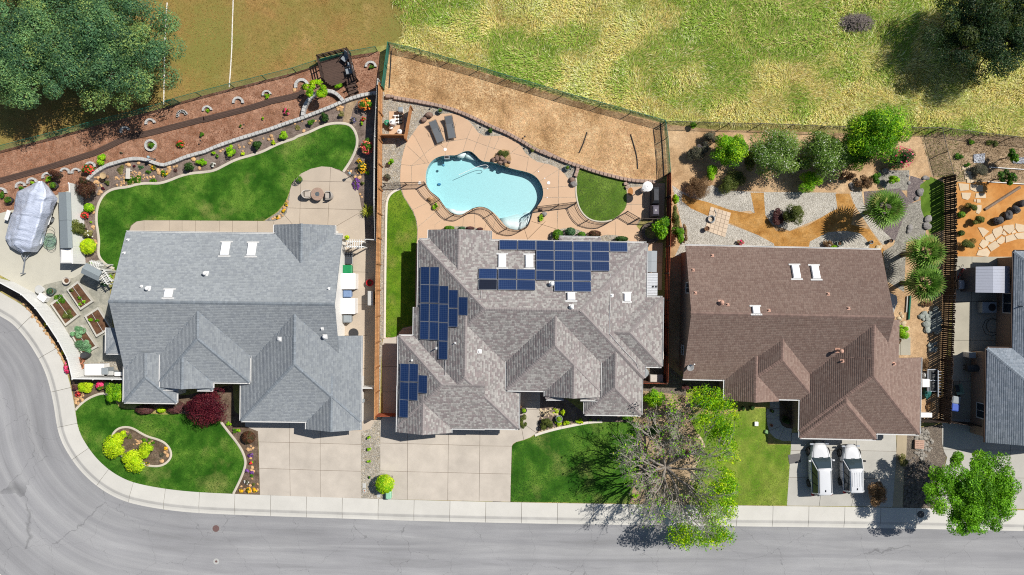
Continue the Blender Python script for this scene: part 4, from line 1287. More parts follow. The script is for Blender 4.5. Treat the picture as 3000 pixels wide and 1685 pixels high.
for a in [(H1,4, 'S', .3,4.8,2.1,.02, 'garage_door'),(H1,6, 'S', .5,2.6,2.1,.02, 'garage_door'),(H1,1, 'S', .5,1.8,1.4,.8),(H1,2, 'S', .8,1.1,2.1,.1, 'door'),(H1,7, 'N', .5,2.4,2.0,.1),(H1,0, 'N', .3,1.8,1.3,.8),(H1,0, 'E', .35,.5,.8,3.2),
   (H2,2, 'S', .62,4.8,2.1,.02, 'garage_door'),(H2,3, 'S', .5,2.6,2.1,.02, 'garage_door'),(H2,4, 'S', .2,1.1,2.1,.1, 'door'),(H2,8, 'S', .5,1.8,1.4,.8),(H2,10, 'N', .5,2.4,2.0,.1),(H2,0, 'N', .85,2.2,2.0,.1),(H2,9, 'S', .9,.9,1.1,.9),
   (H3,3, 'S', .8,2.4,2.1,.02, 'garage_door'),(H3,5, 'S', .5,4.8,2.1,.02, 'garage_door'),(H3,1, 'E', .8,1.0,2.1,.1, 'door'),(H3,2, 'S', .5,1.9,1.5,.7),(H3,5, 'W', .25,1.1,1.2,.9),(H3,0, 'W', .3,.8,1.5,2.0),(H3,0, 'N', .3,2.2,2.0,.1),(H3,0, 'W', .82,.7,.6,.9),
   (H4,1, 'W', .7,1.2,1.1,.9),(H4,0, 'W', .3,1.6,1.2,.9)]:
 opening(*a)
# ------------------------------------------------------------------ solar panels on the taupe roof
def solar_mat(name, cell, line):
 m, t, b = nodes(name)
 tc = N(t, 'TexCoord')
 br = N(t, 'TexBrick'); br.offset = 0.0; br.squash = 1.0
 br.inputs['Color1'].default_value = (*cell, 1); br.inputs['Color2'].default_value = (*[x * 1.12 for x in cell],1); br.inputs['Mortar'].default_value = (*line, 1)
 br.inputs['Scale'].default_value = 1.0; br.inputs['Mortar Size'].default_value = .0045; br.inputs['Mortar Smooth'].default_value = .1
 br.inputs['Brick Width'].default_value = .16; br.inputs['Row Height'].default_value = .16
 t.links.new(tc.outputs['Object'], br.inputs['Vector'])
 oi = N(t, 'ObjectInfo')
 t.links.new(vary(t, br.outputs['Color'], maprange(t, oi.outputs['Random'],0,1,.88,1.12)), b.inputs['Base Color'])
 b.inputs['Roughness'].default_value = .32; b.inputs['Specular IOR Level'].default_value = .35
 return m

SOL = solar_mat('solar_cells', A(30,54,98,1.7), A(84,106,142,1.8))
SOLD = solar_mat('black_solar_cells', (.008,.011,.022),(.016,.02,.035))
ALU = mat('panel_aluminium', A(196,198,202),.4,.6, var=.05)

def panel_set(W, H_):
 fr = MB(); e = .025
 fr.box(-W / 2, W / 2,-H_ / 2,-H_ / 2 + e, 0,.045).box(-W / 2, W / 2, H_ / 2 - e, H_ / 2,0,.045)
 fr.box(-W / 2,-W / 2 + e, -H_ / 2 + e, H_ / 2 - e, 0,.045).box(W / 2 - e, W / 2,-H_ / 2 + e, H_ / 2 - e, 0,.045)
 rail = MB(); rail.box(-W / 2 + .1, W / 2 - .1,-H_ * .28,-H_ * .28 + .04,-.09,-.002).box(-W / 2 + .1, W / 2 - .1, H_ * .25, H_ * .25 + .04,-.09,-.002)
 gl = MB(); gl.box(-W / 2 + e, W / 2 - e, -H_ / 2 + e, H_ / 2 - e, .004,.036)
 return fr.mesh('frame'), gl.mesh('glass_face'), rail.mesh('mounting_rail')

def solar(px, py, meshes, along, label, mt=SOL):
 """along: direction of the panel's local x in the photograph (pixels)"""
 p = H2.at(px, py); n = H2.normal(p)
 X = Vector((along[0],-along[1],0)); X = (X - n * X.dot(n)).normalized(); Y = n.cross(X)
 root = thing('solar_module', label, 'solar panel', p + n * .12, group='solar panels on the taupe roof')
 root.rotation_euler = Matrix((X, Y, n)).transposed().to_euler()
 for nm, me, mm in zip(('frame', 'glass_face', 'mounting_rail'), meshes, (ALU, mt, ALU)):
  if nm == 'glass_face' and mt is SOLD: me = me.copy()
  me.materials.clear() if len(me.materials) and me.materials[0] is not mm else None
  o = link(nm, me, mm, root)

_cols = {'first': 1489, 'second': 1543, 'third': 1596.5, 'fourth': 1650.5, 'fifth': 1704.5, 'sixth': 1758, 'seventh': 1811.5}
_rowy = {'top': 720, 'second': 748.5, 'third': 777.5, 'fourth': 807, 'bottom': 838}
_plan = {'first': ['top'], 'second': ['top'], 'third': ['top', 'second', 'third', 'fourth'], 'fourth': list(_rowy), 'fifth': list(_rowy), 'sixth': ['top', 'second', 'third'], 'seventh': ['top']}
_sc = (60 - 3.6) / 60 / PXM
mesL = panel_set(53.0 * _sc, 31.0 * _sc)
for cname, x in _cols.items():
 for r_ in _plan[cname]:
  y = _rowy[r_] + (x - 1489) * .018
  solar(x, y, mesL, (1,.0157), f'blue panel of the large rear array, {cname} column from the left, {r_} row')
mesB = panel_set(53.5 * _sc, 32.2 * _sc)
for i, (cname, x) in enumerate({'left': 1429.5, 'middle': 1486, 'right': 1541}.items()):
 for r_, y in (('upper', 804),('lower', 835.5)):
  dk = cname == 'left' and r_ == 'lower'
  solar(x, y + i * .9, mesB, (1,.0157), 'dull black panel at lower left of the rear array below the skylights' if dk else f'blue panel below the two tall skylights, {cname} column, {r_} row', SOLD if dk else SOL)
mesP = panel_set(53.0 * _sc, 30.5 * _sc)
_left = [('outer column, top', 1248,808),('second column, top', 1275.5,808.5),('outer column, second', 1247.3,860.5),('second column, second', 1275,861.5),('outer column, third', 1246.6,915),('second column, third', 1274.5,916),('outer column, bottom', 1246,968),('second column, bottom', 1273.5,969.5),
   ('third column, top', 1302.5,864),('third column, second', 1302,918),('third column, third', 1301.5,972),('third column, lowest', 1300.5,1026),('fourth column, upper', 1330.5,876),('fourth column, lower', 1330,931),('single inner column', 1359,897)]
for nm, x, y in _left:
 solar(x, y, mesP, (-.0157,1), f'upright blue panel of the left slope array, {nm}')
for nm, x, y in [('upper left', 1188,1091),('upper right', 1214.5,1091.5),('middle left', 1187.3,1145),('middle right', 1213.5,1146),('single inner', 1241,1125),('bottom', 1185.5,1196)]:
 solar(x, y, mesP, (-.0157,1), f'upright blue panel of the lower left group by the garage, {nm}')

CON = mat('grey_conduit', A(206,204,204),.5)

def conduit(pts, label):
 P = [H2.at(*p) + Vector((0,0,.06)) for p in pts]
 o = MB().tube(P, .022,6).build('conduit', CON)
 tag(o, label, 'conduit')

conduit(zM((605,10),(603,200),(597,400),(595,572),(740,735),(850,850),(868,905)), 'long pale conduit bending down the right slope of the taupe roof')
conduit(zL((660,822),(657,965),(505,967)), 'pale conduit linking the left and lower left solar groups')
conduit(zL((997,165),(995,238),(890,240)), 'short pale conduit crossing the hip below the black panel')
# ------------------------------------------------------------------ fences
def wpts(pts, z=G0):
 return [g(*p, z) for p in pts]

def flat(P, z=G0):
 return [Vector((p.x, p.y, z)) for p in P]

def board_fence(name, label, pts, h, bw, gap, mb_, post_m, rail_m=None, cap=False, post_every=2.4, both=False, cat='fence', hj=.02, lean=.0, rails=True, z0=G0):
 """pts: world points of the foot; every board is an object"""
 rnd = random.Random(int(abs(pts[0].x * 100)))
 root = thing(name, label, cat, pts[0])
 M0 = Matrix.Translation(root.location).inverted()
 bd = MB(); t = .011
 bd.loft([[(-bw / 2,-t, .03),(bw / 2,-t, .03),(bw / 2, t, .03),(-bw / 2, t, .03)],[(-bw / 2,-t, h - .03),(bw / 2,-t, h - .03),(bw / 2, t, h - .03),(-bw / 2, t, h - .03)],[(-bw / 2 + .03,-t, h),(bw / 2 - .03,-t, h),(bw / 2 - .03, t, h),(-bw / 2 + .03, t, h)]])
 bme = bd.mesh('board'); bme.materials.append(mb_)
 pm = MB(); pm.box(-.05,.05,-.05,.05,-.1, h + (.06 if cap else -.03))
 if cap: pm.lathe([(.09, h + .06),(.09, h + .08),(.01, h + .12)],4)
 pme = pm.mesh('post'); pme.materials.append(post_m)
 for i in range(len(pts) - 1):
  a, b = pts[i], pts[i + 1]; L = (b - a).length; d = (b - a) / L; rz = math.atan2(d.y, d.x); nrm = Vector((-d.y, d.x, 0))
  n = max(1, int(L / (bw + gap)))
  for k in range(n):
   o = bpy.data.objects.new('board', bme); COL.objects.link(o); o.parent = root; o.matrix_parent_inverse = M0
   o.location = a + d * (L * (k + .5) / n) + nrm * (.035 if not both else 0)
   o.rotation_euler = (rnd.uniform(-lean, lean), rnd.uniform(-lean, lean) * .5, rz); o.scale = (L / n / (bw + gap),1,1 + rnd.uniform(-hj, hj))
  m = max(1, round(L / post_every))
  for k in range(m + (1 if i == len(pts) - 2 else 0)):
   o = bpy.data.objects.new('post', pme); COL.objects.link(o); o.parent = root; o.matrix_parent_inverse = M0
   o.location = a + d * (L * k / m) - nrm * .02; o.rotation_euler = (0,0, rz)
  if rails:
   for z in (.3, h * .55, h - .25):
    q = Matrix.Translation(a + Vector((0,0, z))) @ Matrix.Rotation(rz, 4, 'Z')
    MB().box(.05, L - .05,-.02,.018,-.04,.04, q).build('rail', rail_m or post_m, root, world=True)
  if cap:
   q = Matrix.Translation(a) @ Matrix.Rotation(rz, 4, 'Z')
   MB().box(.06, L - .06,-.03,.06, h + .02, h + .06, q).build('top_rail', post_m, root, world=True)
 return root

def chain_fence(name, label, pts, h, m_rail, spacing=3.0, fabric=None, fab_from=0.0, fab_to=1.0, wire=.005, pitch=.13):
 root = thing(name, label, 'fence', pts[0])
 rail = []; posts = 0; wires = []
 for i in range(len(pts) - 1):
  a, b = pts[i], pts[i + 1]; L = (b - a).length; d = (b - a) / L
  n = max(1, round(L / spacing))
  for k in range(n + (1 if i == len(pts) - 2 else 0)):
   p = a + d * (L * k / n)
   MB().cyl((p.x, p.y),.035, p.z - .2, p.z + h + .03,8).build('post', m_rail, root, world=True)
  MB().tube([a + Vector((0,0, h)), b + Vector((0,0, h))],.022,6).build('top_rail', m_rail, root, world=True)
  s = -h
  while s < L:
   for sg in (1,-1):
    s0, s1 = (s, s + h) if sg > 0 else (s + h, s)
    lo, hi = 0.0,1.0
    for e0, e1 in ((s0, s1),):
     dd = e1 - e0
     ta = (0 - e0) / dd; tb = (L - e0) / dd
     lo, hi = max(lo, min(ta, tb)), min(hi, max(ta, tb))
    if hi - lo > .05:
     wires.append((a + d * (s0 + (s1 - s0) * lo) + Vector((0,0, h * lo)), a + d * (s0 + (s1 - s0) * hi) + Vector((0,0, h * hi)), wire, wire))
   s += pitch
  if fabric:
   z0, z1 = h * fab_from, h * fab_to
   V = []; nn = max(2, int(L / .3)); nz = Vector((-d.y, d.x, 0))
   for k in range(nn + 1):
    p = a + d * (L * k / nn); o_ = nz * (.03 + .012 * math.sin(k * 1.3))
    V += [p + o_ + Vector((0,0, z0 + .02 * math.sin(k * .9))), p + o_ + Vector((0,0, z1))]
   me = bpy.data.meshes.new('windscreen'); me.from_pydata(V, [],[(2 * k, 2 * k + 2,2 * k + 3,2 * k + 1) for k in range(nn)]); me.update()
   link('windscreen', me, fabric, root, world=True)
 tag(link('chain_mesh', fmesh('chain_mesh', *tubes(wires, 3)), m_rail, root, world=True), kind='stuff')
 return root

def screen_mat(name, c, alpha):
 m, t, b = nodes(name)
 tr = N(t, 'BsdfTransparent'); ms = N(t, 'MixShader'); v = world_xyz(t)
 f = maprange(t, noise(t, v, 2.2,4),.3,.7, alpha - .12, alpha + .12); t.links.new(f, ms.inputs[0])
 b.inputs['Base Color'].default_value = (*c, 1); b.inputs['Roughness'].default_value = .8
 t.links.new(tr.outputs[0], ms.inputs[1]); t.links.new(b.outputs[0], ms.inputs[2])
 t.links.new(ms.outputs[0], t.nodes['Material Output'].inputs[0])
 return m

GREENM = mat('green_fence_metal', A(44,128,104),.5)
BLACKM = mat('black_metal', (.022,.02,.019),.5, var=.1)
DARKM = mat('dark_galvanised', (.06,.055,.05),.6)
SCR = screen_mat('green_windscreen', A(86,150,138),.85)
SCR2 = screen_mat('pale_windscreen', A(128,176,150),.38)
CEDAR = mat('cedar_boards', A(232,176,122),.85, var=.2, scale=3.5, obj=.2, bmp=.3)
CEDARP = mat('cedar_posts', A(176,124,80),.85, var=.2)
REDW = mat('red_stained_boards', A(186,98,66),.85, var=.22, scale=4, obj=.22, bmp=.3)
DKW = mat('weathered_dark_boards', A(76,63,55),.9, var=.3, scale=4, obj=.25, bmp=.3)
VINYL = mat('white_vinyl', A(236,236,232,1.4),.45, var=.05, obj=.02)
VINYLG = mat('grey_vinyl', A(208,208,204),.5, var=.06, obj=.02)

chain_fence('chain_link_fence', 'long green chain link fence behind the bark slope of the grey house', wpts([(-260,512), *bark_top[:-1],(1106,150)]),1.15, GREENM, 2.6)
cA = g(1143,138); cB = g(1126,263)
chain_fence('chain_link_fence', 'short chain link run with solid teal windscreen at the top of the pool slope', [cB, cA],1.25, GREENM, 2.0, SCR)
chain_fence('chain_link_fence', 'long chain link fence with thin green windscreen behind the dry pool slope', [cA] + flat(wpts(zI((570,306),(840,383),(1120,463),(1390,546),(1665,626),(1929,707)),1.25)) + flat(wpts([(1760,300),(1850,325),(1950,353)],1.25)),1.2, GREENM, 2.7, SCR2,.25,.98)
chain_fence('chain_link_fence', 'chain link side run down the right of the dry pool slope', flat(wpts([(1950,355),(1957,400),(1965,505)],1.25)),1.2, GREENM, 2.4, SCR2,.1,.98)
chain_fence('chain_link_fence', 'dark chain link fence between the tall meadow and brown house yard', flat(wpts(zO((185,177),(480,186),(760,195),(1060,200),(1365,210),(1665,225)) + zP((790,235),(1030,238),(1155,240),(1260,250),(1545,288),(1850,322),(2300,370),(2700,400)),1.3)),1.25, DARKM, 3.0)
chain_fence('chain_link_fence', 'dark chain link run between the brown house yard and the weedy slope', flat(wpts(zP((1157,242),(1210,465),(1265,672)),1.3)),1.25, DARKM, 2.4)

board_fence('cedar_fence', 'tall orange cedar board fence between the grey house and pool house', wpts([(1110,1216),(1113,1000),(1114,850),(1117,700),(1120,560),(1121,420),(1122,262)]),1.95,.14,.004, CEDAR, CEDARP, hj=.004)
board_fence('white_fence', 'weathered white board fence back to back with the cedar fence', flat(wpts([(1099,700),(1095,580),(1097,400),(1106,231)],1.8)),1.7,.14,.004, VINYLG, VINYLG, cap=False, hj=.003)
board_fence('red_gate', 'red stained board gate between cedar fence and the garage of the pool house', flat(wpts([(1096,1222),(1172,1222)],1.7)),1.6,.14,.004, REDW, REDW, cat='gate', hj=.004)
board_fence('red_fence', 'red brown board fence in shade between the pool house and brown house', [Vector((p.x, p.y, G0)) for p in wpts([(1965,505),(1966,640),(1963,720),(1961,800),(1958,960),(1956,1123)],1.9)],1.8,.14,.004, REDW, DKW, hj=.004)
board_fence('red_fence', 'short red board fence with gate at the front right of the pool house', flat(wpts([(1956,1124),(1882,1122)],1.8)),1.7,.14,.004, REDW, DKW, hj=.004)
board_fence('old_board_fence', 'long dark weathered board fence with gaps between brown house and right edge house', [Vector((p.x, p.y, G0)) for p in wpts([(2800,512),(2801,620),(2802,740),(2798,860),(2794,960),(2791,1060),(2788,1150),(2785,1240)],1.8)],1.75,.14,.022, DKW, DKW, hj=.03, lean=.03)
board_fence('old_board_fence', 'short dark board fence joining the brown garage to the long old fence', flat(wpts(zU((945,955),(1235,965)),1.7)),1.6,.13,.03, DKW, DKW, hj=.02, lean=.02)
board_fence('old_gate', 'dark wooden gate closing the side yard of the right edge house', flat(wpts(zU((1240,965),(1440,990),(1530,995)),1.7)),1.6,.13,.03, DKW, DKW, hj=.02, lean=.02, cat='gate')
vf = wpts([(-260,756)] + zE((0,90),(205,200),(340,330),(450,480),(555,640),(640,805),(685,995),(880,998),(1060,1000),(1162,1002)),1.8)
board_fence('vinyl_fence', 'curving white vinyl fence along the street side of the grey house', flat(vf),1.72,.15,.003, VINYL, VINYL, cap=True, hj=0, rails=False)
vg = wpts(zC((655,442),(664,650),(672,830),(680,1000),(690,1192)),1.75)
board_fence('vinyl_fence', 'straight white vinyl fence behind the narrow shed, facing the flower bed', flat(vg),1.68,.15,.003, VINYL, VINYL, cap=True, hj=0, rails=False)
board_fence('vinyl_gate', 'small white vinyl gate at the front of the grey house side yard', flat(wpts(zF((1475,1085),(1583,1085)),1.6)),1.5,.15,.003, VINYL, VINYL, cap=True, hj=0, rails=False, cat='gate')
board_fence('vinyl_gate', 'grey vinyl gate at the end of the weathered white fence', flat(wpts(zD((1510,970),(1612,975)),1.6)),1.5,.15,.003, VINYLG, VINYLG, cap=True, hj=0, rails=False, cat='gate')
board_fence('cedar_screen', 'low cedar screen right of the pool pumps', flat(wpts(zI((435,1140),(490,840)),1.35)),1.25,.14,.004, CEDAR, CEDARP, hj=.003, cap=True)
board_fence('cedar_screen', 'low cedar screen below the pool pumps', flat(wpts(zI((205,1112),(430,1112)),1.35)),1.25,.14,.004, CEDAR, CEDARP, hj=.003, cap=True)

# ------------------------------------------------------------------ black metal pool fence
BRONZE = mat('bronze_metal', (.045,.03,.022),.5, var=.1)

def metal_fence(name, label, top_px, h=1.2, pitch=.115, sm=2):
 W = wpts(top_px, h)
 W = smooth_line([(p.x, p.y) for p in W], sm) if sm else [(p.x, p.y) for p in W]
 Q, s = resample(W, pitch)
 z0 = .13
 root = thing(name, label, 'fence', (Q[0][0], Q[0][1], z0))
 M0 = Matrix.Translation(root.location).inverted()
 pk = MB().box(-.008,.008,-.008,.008,.06, h).mesh('picket'); pk.materials.append(BRONZE)
 po = MB().box(-.032,.032,-.032,.032,0, h + .05).mesh('post'); po.materials.append(BRONZE)
 T = np.gradient(Q, axis=0)
 for i, q in enumerate(Q):
  post = i % 16 == 0 or i == len(Q) - 1
  o = bpy.data.objects.new('post' if post else 'picket', po if post else pk); COL.objects.link(o); o.parent = root; o.matrix_parent_inverse = M0
  o.location = (q[0], q[1], z0); o.rotation_euler = (0,0, math.atan2(T[i][1], T[i][0]))
 for z in (.14, h - .16, h - .02):
  mb = MB(); mb.add(*sweep(Q, [(-.016, z - .018),(-.016, z + .018),(.016, z + .018),(.016, z - .018),(-.016, z - .018)], False, z0))
  mb.build('rail', BRONZE, root, world=True)
 return root

metal_fence('pool_fence', 'straight bronze metal fence left of the pool', zJ((72,442),(455,430)), sm=0)
metal_fence('pool_fence', 'wavy bronze picket fence following the near edge of the pool', zJ((458,434),(485,480),(530,530),(592,572),(640,650),(700,718),(790,745),(850,728),(900,685),(980,660),(1050,675),(1098,710),(1150,780),(1200,842),(1250,868),(1330,884),(1390,872),(1440,840),(1462,780),(1478,700),(1520,665)))
metal_fence('pool_fence', 'straight bronze fence from the pool to the small lawn', zJ((1524,662),(1890,618)), sm=0)
metal_fence('pool_fence', 'curved bronze picket fence round the lower side of the small lawn', zK((447,622),(462,670),(500,735),(555,785),(650,812),(740,812),(820,775),(926,705)))
metal_fence('pool_gate', 'bronze metal gate between the small lawn and the grill patio', zK((930,706),(1036,768)), sm=0)
metal_fence('pool_fence', 'short bronze fence between the grill patio and the citrus tree', zK((1040,770),(1190,775),(1290,780)), sm=0)
# ------------------------------------------------------------------ walls of block, rings, rocks
BLOCK = mat('grey_wall_block', A(204,202,198),.9, var=.14, scale=8, obj=.08, bmp=.5)
BLOCKT = mat('taupe_wall_block', A(180,154,138),.9, var=.14, scale=8, obj=.09, bmp=.5)
ROCKT = mat('tan_rock', A(214,172,124),.9, var=.25, scale=9, obj=.25, bmp=.6, bscale=14)
ROCKD = mat('brown_boulder', A(142,116,102),.9, var=.28, scale=5, obj=.15, bmp=.7, bscale=10)
ROCKG = mat('grey_boulder', A(150,146,142),.9, var=.3, scale=4, obj=.15, bmp=.7, bscale=9)
ROCKB = mat('black_boulder', A(92,90,90),.9, var=.3, scale=4, obj=.1, bmp=.8, bscale=9)

def block_wall(name, label, pts, h, m, wd=.30, lng=.35, z0=G0, cat='wall', sm=1, rows=1):
 W = [g(*p, z0 + h) for p in pts]
 W = smooth_line([(p.x, p.y) for p in W], sm)
 Q, s = resample(W, lng)
 root = thing(name, label, cat, (Q[0][0], Q[0][1], z0))
 M0 = Matrix.Translation(root.location).inverted()
 mb = MB(); a = lng / 2 - .008
 mb.loft([[(-a * .9,-wd / 2,-.02),(a * .9,-wd / 2,-.02),(a, wd / 2,-.02),(-a, wd / 2,-.02)],[(-a * .9,-wd / 2, h - .025),(a * .9,-wd / 2, h - .025),(a, wd / 2, h - .025),(-a, wd / 2, h - .025)],[(-a * .84,-wd / 2 + .03, h),(a * .84,-wd / 2 + .03, h),(a * .92, wd / 2 - .03, h),(-a * .92, wd / 2 - .03, h)]])
 me = mb.mesh('block'); me.materials.append(m)
 rnd = random.Random(len(Q))
 for i in range(len(Q) - 1):
  c = (Q[i] + Q[i + 1]) / 2; d = Q[i + 1] - Q[i]
  o = bpy.data.objects.new('block', me); COL.objects.link(o); o.parent = root; o.matrix_parent_inverse = M0
  o.location = (c[0], c[1], z0); o.rotation_euler = (0,0, math.atan2(d[1], d[0]) + rnd.uniform(-.03,.03)); o.scale = (1, rnd.uniform(.94,1.04), rnd.uniform(.95,1.05))
 return root

block_wall('retaining_wall', 'long curved wall of pale grey blocks between bark slope and flower bed', zC((815,410),(850,370),(920,315),(1000,270),(1090,243),(1170,220),(1250,205),(1330,208),(1400,225),(1460,250),(1520,268),(1560,262),(1640,235),(1740,190),(1850,160),(1929,140)) + zB((400,1388),(560,1330),(720,1280),(850,1240),(960,1205),(1080,1160),(1240,1108),(1350,1065),(1480,1015),(1620,955),(1740,910),(1840,885),(1935,872)),.35, BLOCK)
block_wall('ring_wall', 'large curved grey block ring round the small tree beside the dark deck', zB((1240,1090),(1247,1020),(1285,945),(1340,890),(1400,858),(1480,850),(1550,870),(1600,920),(1622,950)),.45, BLOCK)
block_wall('block_border', 'long taupe block border along the foot of the dry slope above the pool', zI((330,755),(450,775),(600,800),(750,830),(880,865),(1000,910),(1100,955),(1200,1005),(1300,1050),(1400,1090),(1480,1135),(1560,1180),(1650,1235),(1750,1280),(1850,1320)) + zK((100,115),(200,170),(300,215),(400,255),(500,285),(600,320),(700,350),(800,375),(900,400),(1000,415),(1100,420),(1200,425)),.3, BLOCKT, lng=.36)
block_wall('block_border', 'short taupe block border at the upper left corner of the small lawn', zK((462,290),(452,330),(436,375)),.25, BLOCKT, lng=.3)
block_wall('block_border', 'short taupe block border at the upper right corner of the small lawn', zK((905,425),(915,470),(935,490)),.25, BLOCKT, lng=.3)

def ring(px, py, r, label, a0=0, a1=180, m=BLOCK, n=9, h=.2, cat='tree ring'):
 """arc of wedge blocks; r in crop pixels"""
 c = g(px, py); r = r / ZK / PXM
 root = thing('tree_ring', label, cat, c)
 full = a1 - a0 >= 359
 for i in range(n):
  t0, t1 = R(a0 + (a1 - a0) * (i + .03) / n), R(a0 + (a1 - a0) * (i + .97) / n)
  r0, r1 = r * .72, r * 1.12
  poly = [(r0 * math.cos(t0), r0 * math.sin(t0)),(r1 * math.cos(t0), r1 * math.sin(t0)),(r1 * math.cos((t0 + t1) / 2), r1 * math.sin((t0 + t1) / 2)),(r1 * math.cos(t1), r1 * math.sin(t1)),(r0 * math.cos(t1), r0 * math.sin(t1))]
  MB().prism(poly, -.02, h * random.Random(i).uniform(.9,1.1)).build('block', m, root)
 return c

def blob(rng, rx, ry, rz, n=10, m=7, rough=.16):
 """lumpy stone mesh sitting on z=0"""
 off = rng.uniform(0,50,2); v = []; f = []
 for i in range(m):
  ph = math.pi * i / (m - 1)
  for j in range(n):
   th = 2 * math.pi * j / n
   d = np.array([math.sin(ph) * math.cos(th), math.sin(ph) * math.sin(th), math.cos(ph)])
   k = 1 + rough * 2 * (float(fbm(np.array([d[0] * 1.3 + d[2] + off[0]]), np.array([d[1] * 1.3 - d[2] + off[1]]))[0]) - .5)
   v.append((d[0] * rx * k, d[1] * ry * k, max(0, rz * .45 + d[2] * rz * .55 * k)))
 for i in range(m - 1):
  for j in range(n): f.append((i * n + j, i * n + (j + 1) % n, (i + 1) * n + (j + 1) % n, (i + 1) * n + j)[::-1])
 mb = MB(); mb.add(v, f)
 return mb

_rk = np.random.RandomState(5)
_stones = {}

def stone_mesh(m, k):
 key = (m.name, k)
 if key not in _stones:
  me = blob(np.random.RandomState(40 + k),1,.8,.7,8,6,.3).mesh('stone'); me.materials.append(m); _stones[key] = me
 return _stones[key]

def rocks(label, pts, r, m=ROCKT, name='rock_group', cat='rocks', z0=.12):
 """a scatter of loose rocks that belongs together; pts in photograph pixels, r in metres"""
 rng = _rk
 c = g(*pts[0]); root = thing(name, label, cat, (c.x, c.y, z0)); M0 = Matrix.Translation(root.location).inverted()
 for p in pts:
  q = g(*p); k = rng.randint(6); s = r * rng.uniform(.65,1.35)
  o = bpy.data.objects.new('stone', stone_mesh(m, k)); COL.objects.link(o); o.parent = root; o.matrix_parent_inverse = M0
  o.location = (q.x, q.y, z0 - .02); o.rotation_euler = (0,0, rng.uniform(0,6.3)); o.scale = (s, s, s)
 return root

def scatter(poly, n, seed):
 rng = np.random.RandomState(seed); P = np.array(poly); out = []
 while len(out) < n:
  x = rng.uniform(P[:, 0].min(), P[:, 0].max()); y = rng.uniform(P[:, 1].min(), P[:, 1].max())
  if inside(poly, np.array([x]), np.array([y]))[0]: out.append((x, y))
 return out

def along(pts, n, jit, seed):
 rng = np.random.RandomState(seed); Q, s = resample(pts, 1.0)
 i = np.linspace(0, len(Q) - 1, n).astype(int)
 return [tuple(Q[k] + rng.normal(size=2) * jit) for k in i]

def boulder(px, py, rx, ry, h, label, m=ROCKD, rz=0.0, z0=.12):
 rng = nseed(); c = g(px, py, z0 + h * .4)
 o = blob(rng, rx / PXM, ry / PXM, h, 14,10,.28).build('boulder', m, smooth=False)
 o.location = (c.x, c.y, z0 - .03); o.rotation_euler = (0,0, rz)
 return tag(o, label, 'boulder')

TR = [(*zA(1185,1240),42, 'first half ring of pale blocks above the dark boardwalk, counting from the left', 20,200),(*zA(1422,1168),45, 'second half ring above the boardwalk, holding a tiny green plant', 10,190),(*zA(1722,1090),46, 'third half ring of blocks above the boardwalk', 15,195),
  (*zB(112,1095),46, 'fourth half ring of blocks above the boardwalk', 15,195),(*zB(350,1045),42, 'fifth half ring with a small bright plant above the boardwalk', 5,185),(*zB(640,968),48, 'sixth half ring of broken pale blocks above the boardwalk', -10,190),(*zB(910,898),40, 'seventh half ring with green plants above the boardwalk', 10,190),(*zB(1238,812),62, 'widest half ring at the boardwalk end by the dark deck', 10,200),(*zB(1888,635),50, 'half ring right of the dark deck near the teal screen', 0,180),
  (*zC(1425,85),50, 'full ring of white blocks round a shrub below the boardwalk', 0,360),(*zC(860,290),46, 'half ring of blocks right of the red flowering shrub', 0,170),(*zC(725,345),42, 'half ring between the red flowers and the maroon shrub', 20,190),(*zC(620,345),44, 'half ring right of the maroon shrub above the boat', -10,160),(*zC(455,390),46, 'half ring with a lime plant above the covered boat', 20,190),(*zC(312,440),46, 'half ring behind the bow of the covered boat', 10,190),(*zC(205,478),46, 'half ring left of the covered boat bow', 10,190),(*zC(20,535),48, 'half ring at the left picture edge above the pad', 0,180)]
for x, y, r, lab, a0, a1 in TR:
 ring(x, y, r, lab, a0, a1, n=16 if a1 - a0 > 300 else 8)

DECKB = mat('dark_deck_board', A(92,72,62),.8, var=.18, scale=5, obj=.12)

def boardwalk(name, label, pts, wd, nb=4, seglen=2.6):
 W = [g(*p, .16) for p in pts]
 Q, s = resample([(p.x, p.y) for p in W],.25); n = normals2(Q)
 root = thing(name, label, 'boardwalk', (Q[0][0], Q[0][1], G0))
 per = int(seglen / .25)
 for k in range(nb):
  d0, d1 = -wd / 2 + wd * k / nb + .006,-wd / 2 + wd * (k + 1) / nb - .006
  for i in range(-(k % 2) * per // 2, len(Q) - 1, per):
   sub = Q[max(0, i):i + per + 1]
   if len(sub) < 2: continue
   mb = MB(); mb.add(*sweep(sub, [(d0,0),(d0,.09),(d1,.09),(d1,0),(d0,0)], False, G0))
   mb.build('plank', DECKB, root, world=True)
 return root

boardwalk('boardwalk', 'long dark brown boardwalk crossing the bark slope', zC((-500,545),(0,418),(450,293),(900,152),(1130,40),(1215,5)) + zA((1400,1255),(1929,1120)) + zB((300,1130),(700,1030),(960,950),(1130,915),(1215,890),(1255,855)),.52)

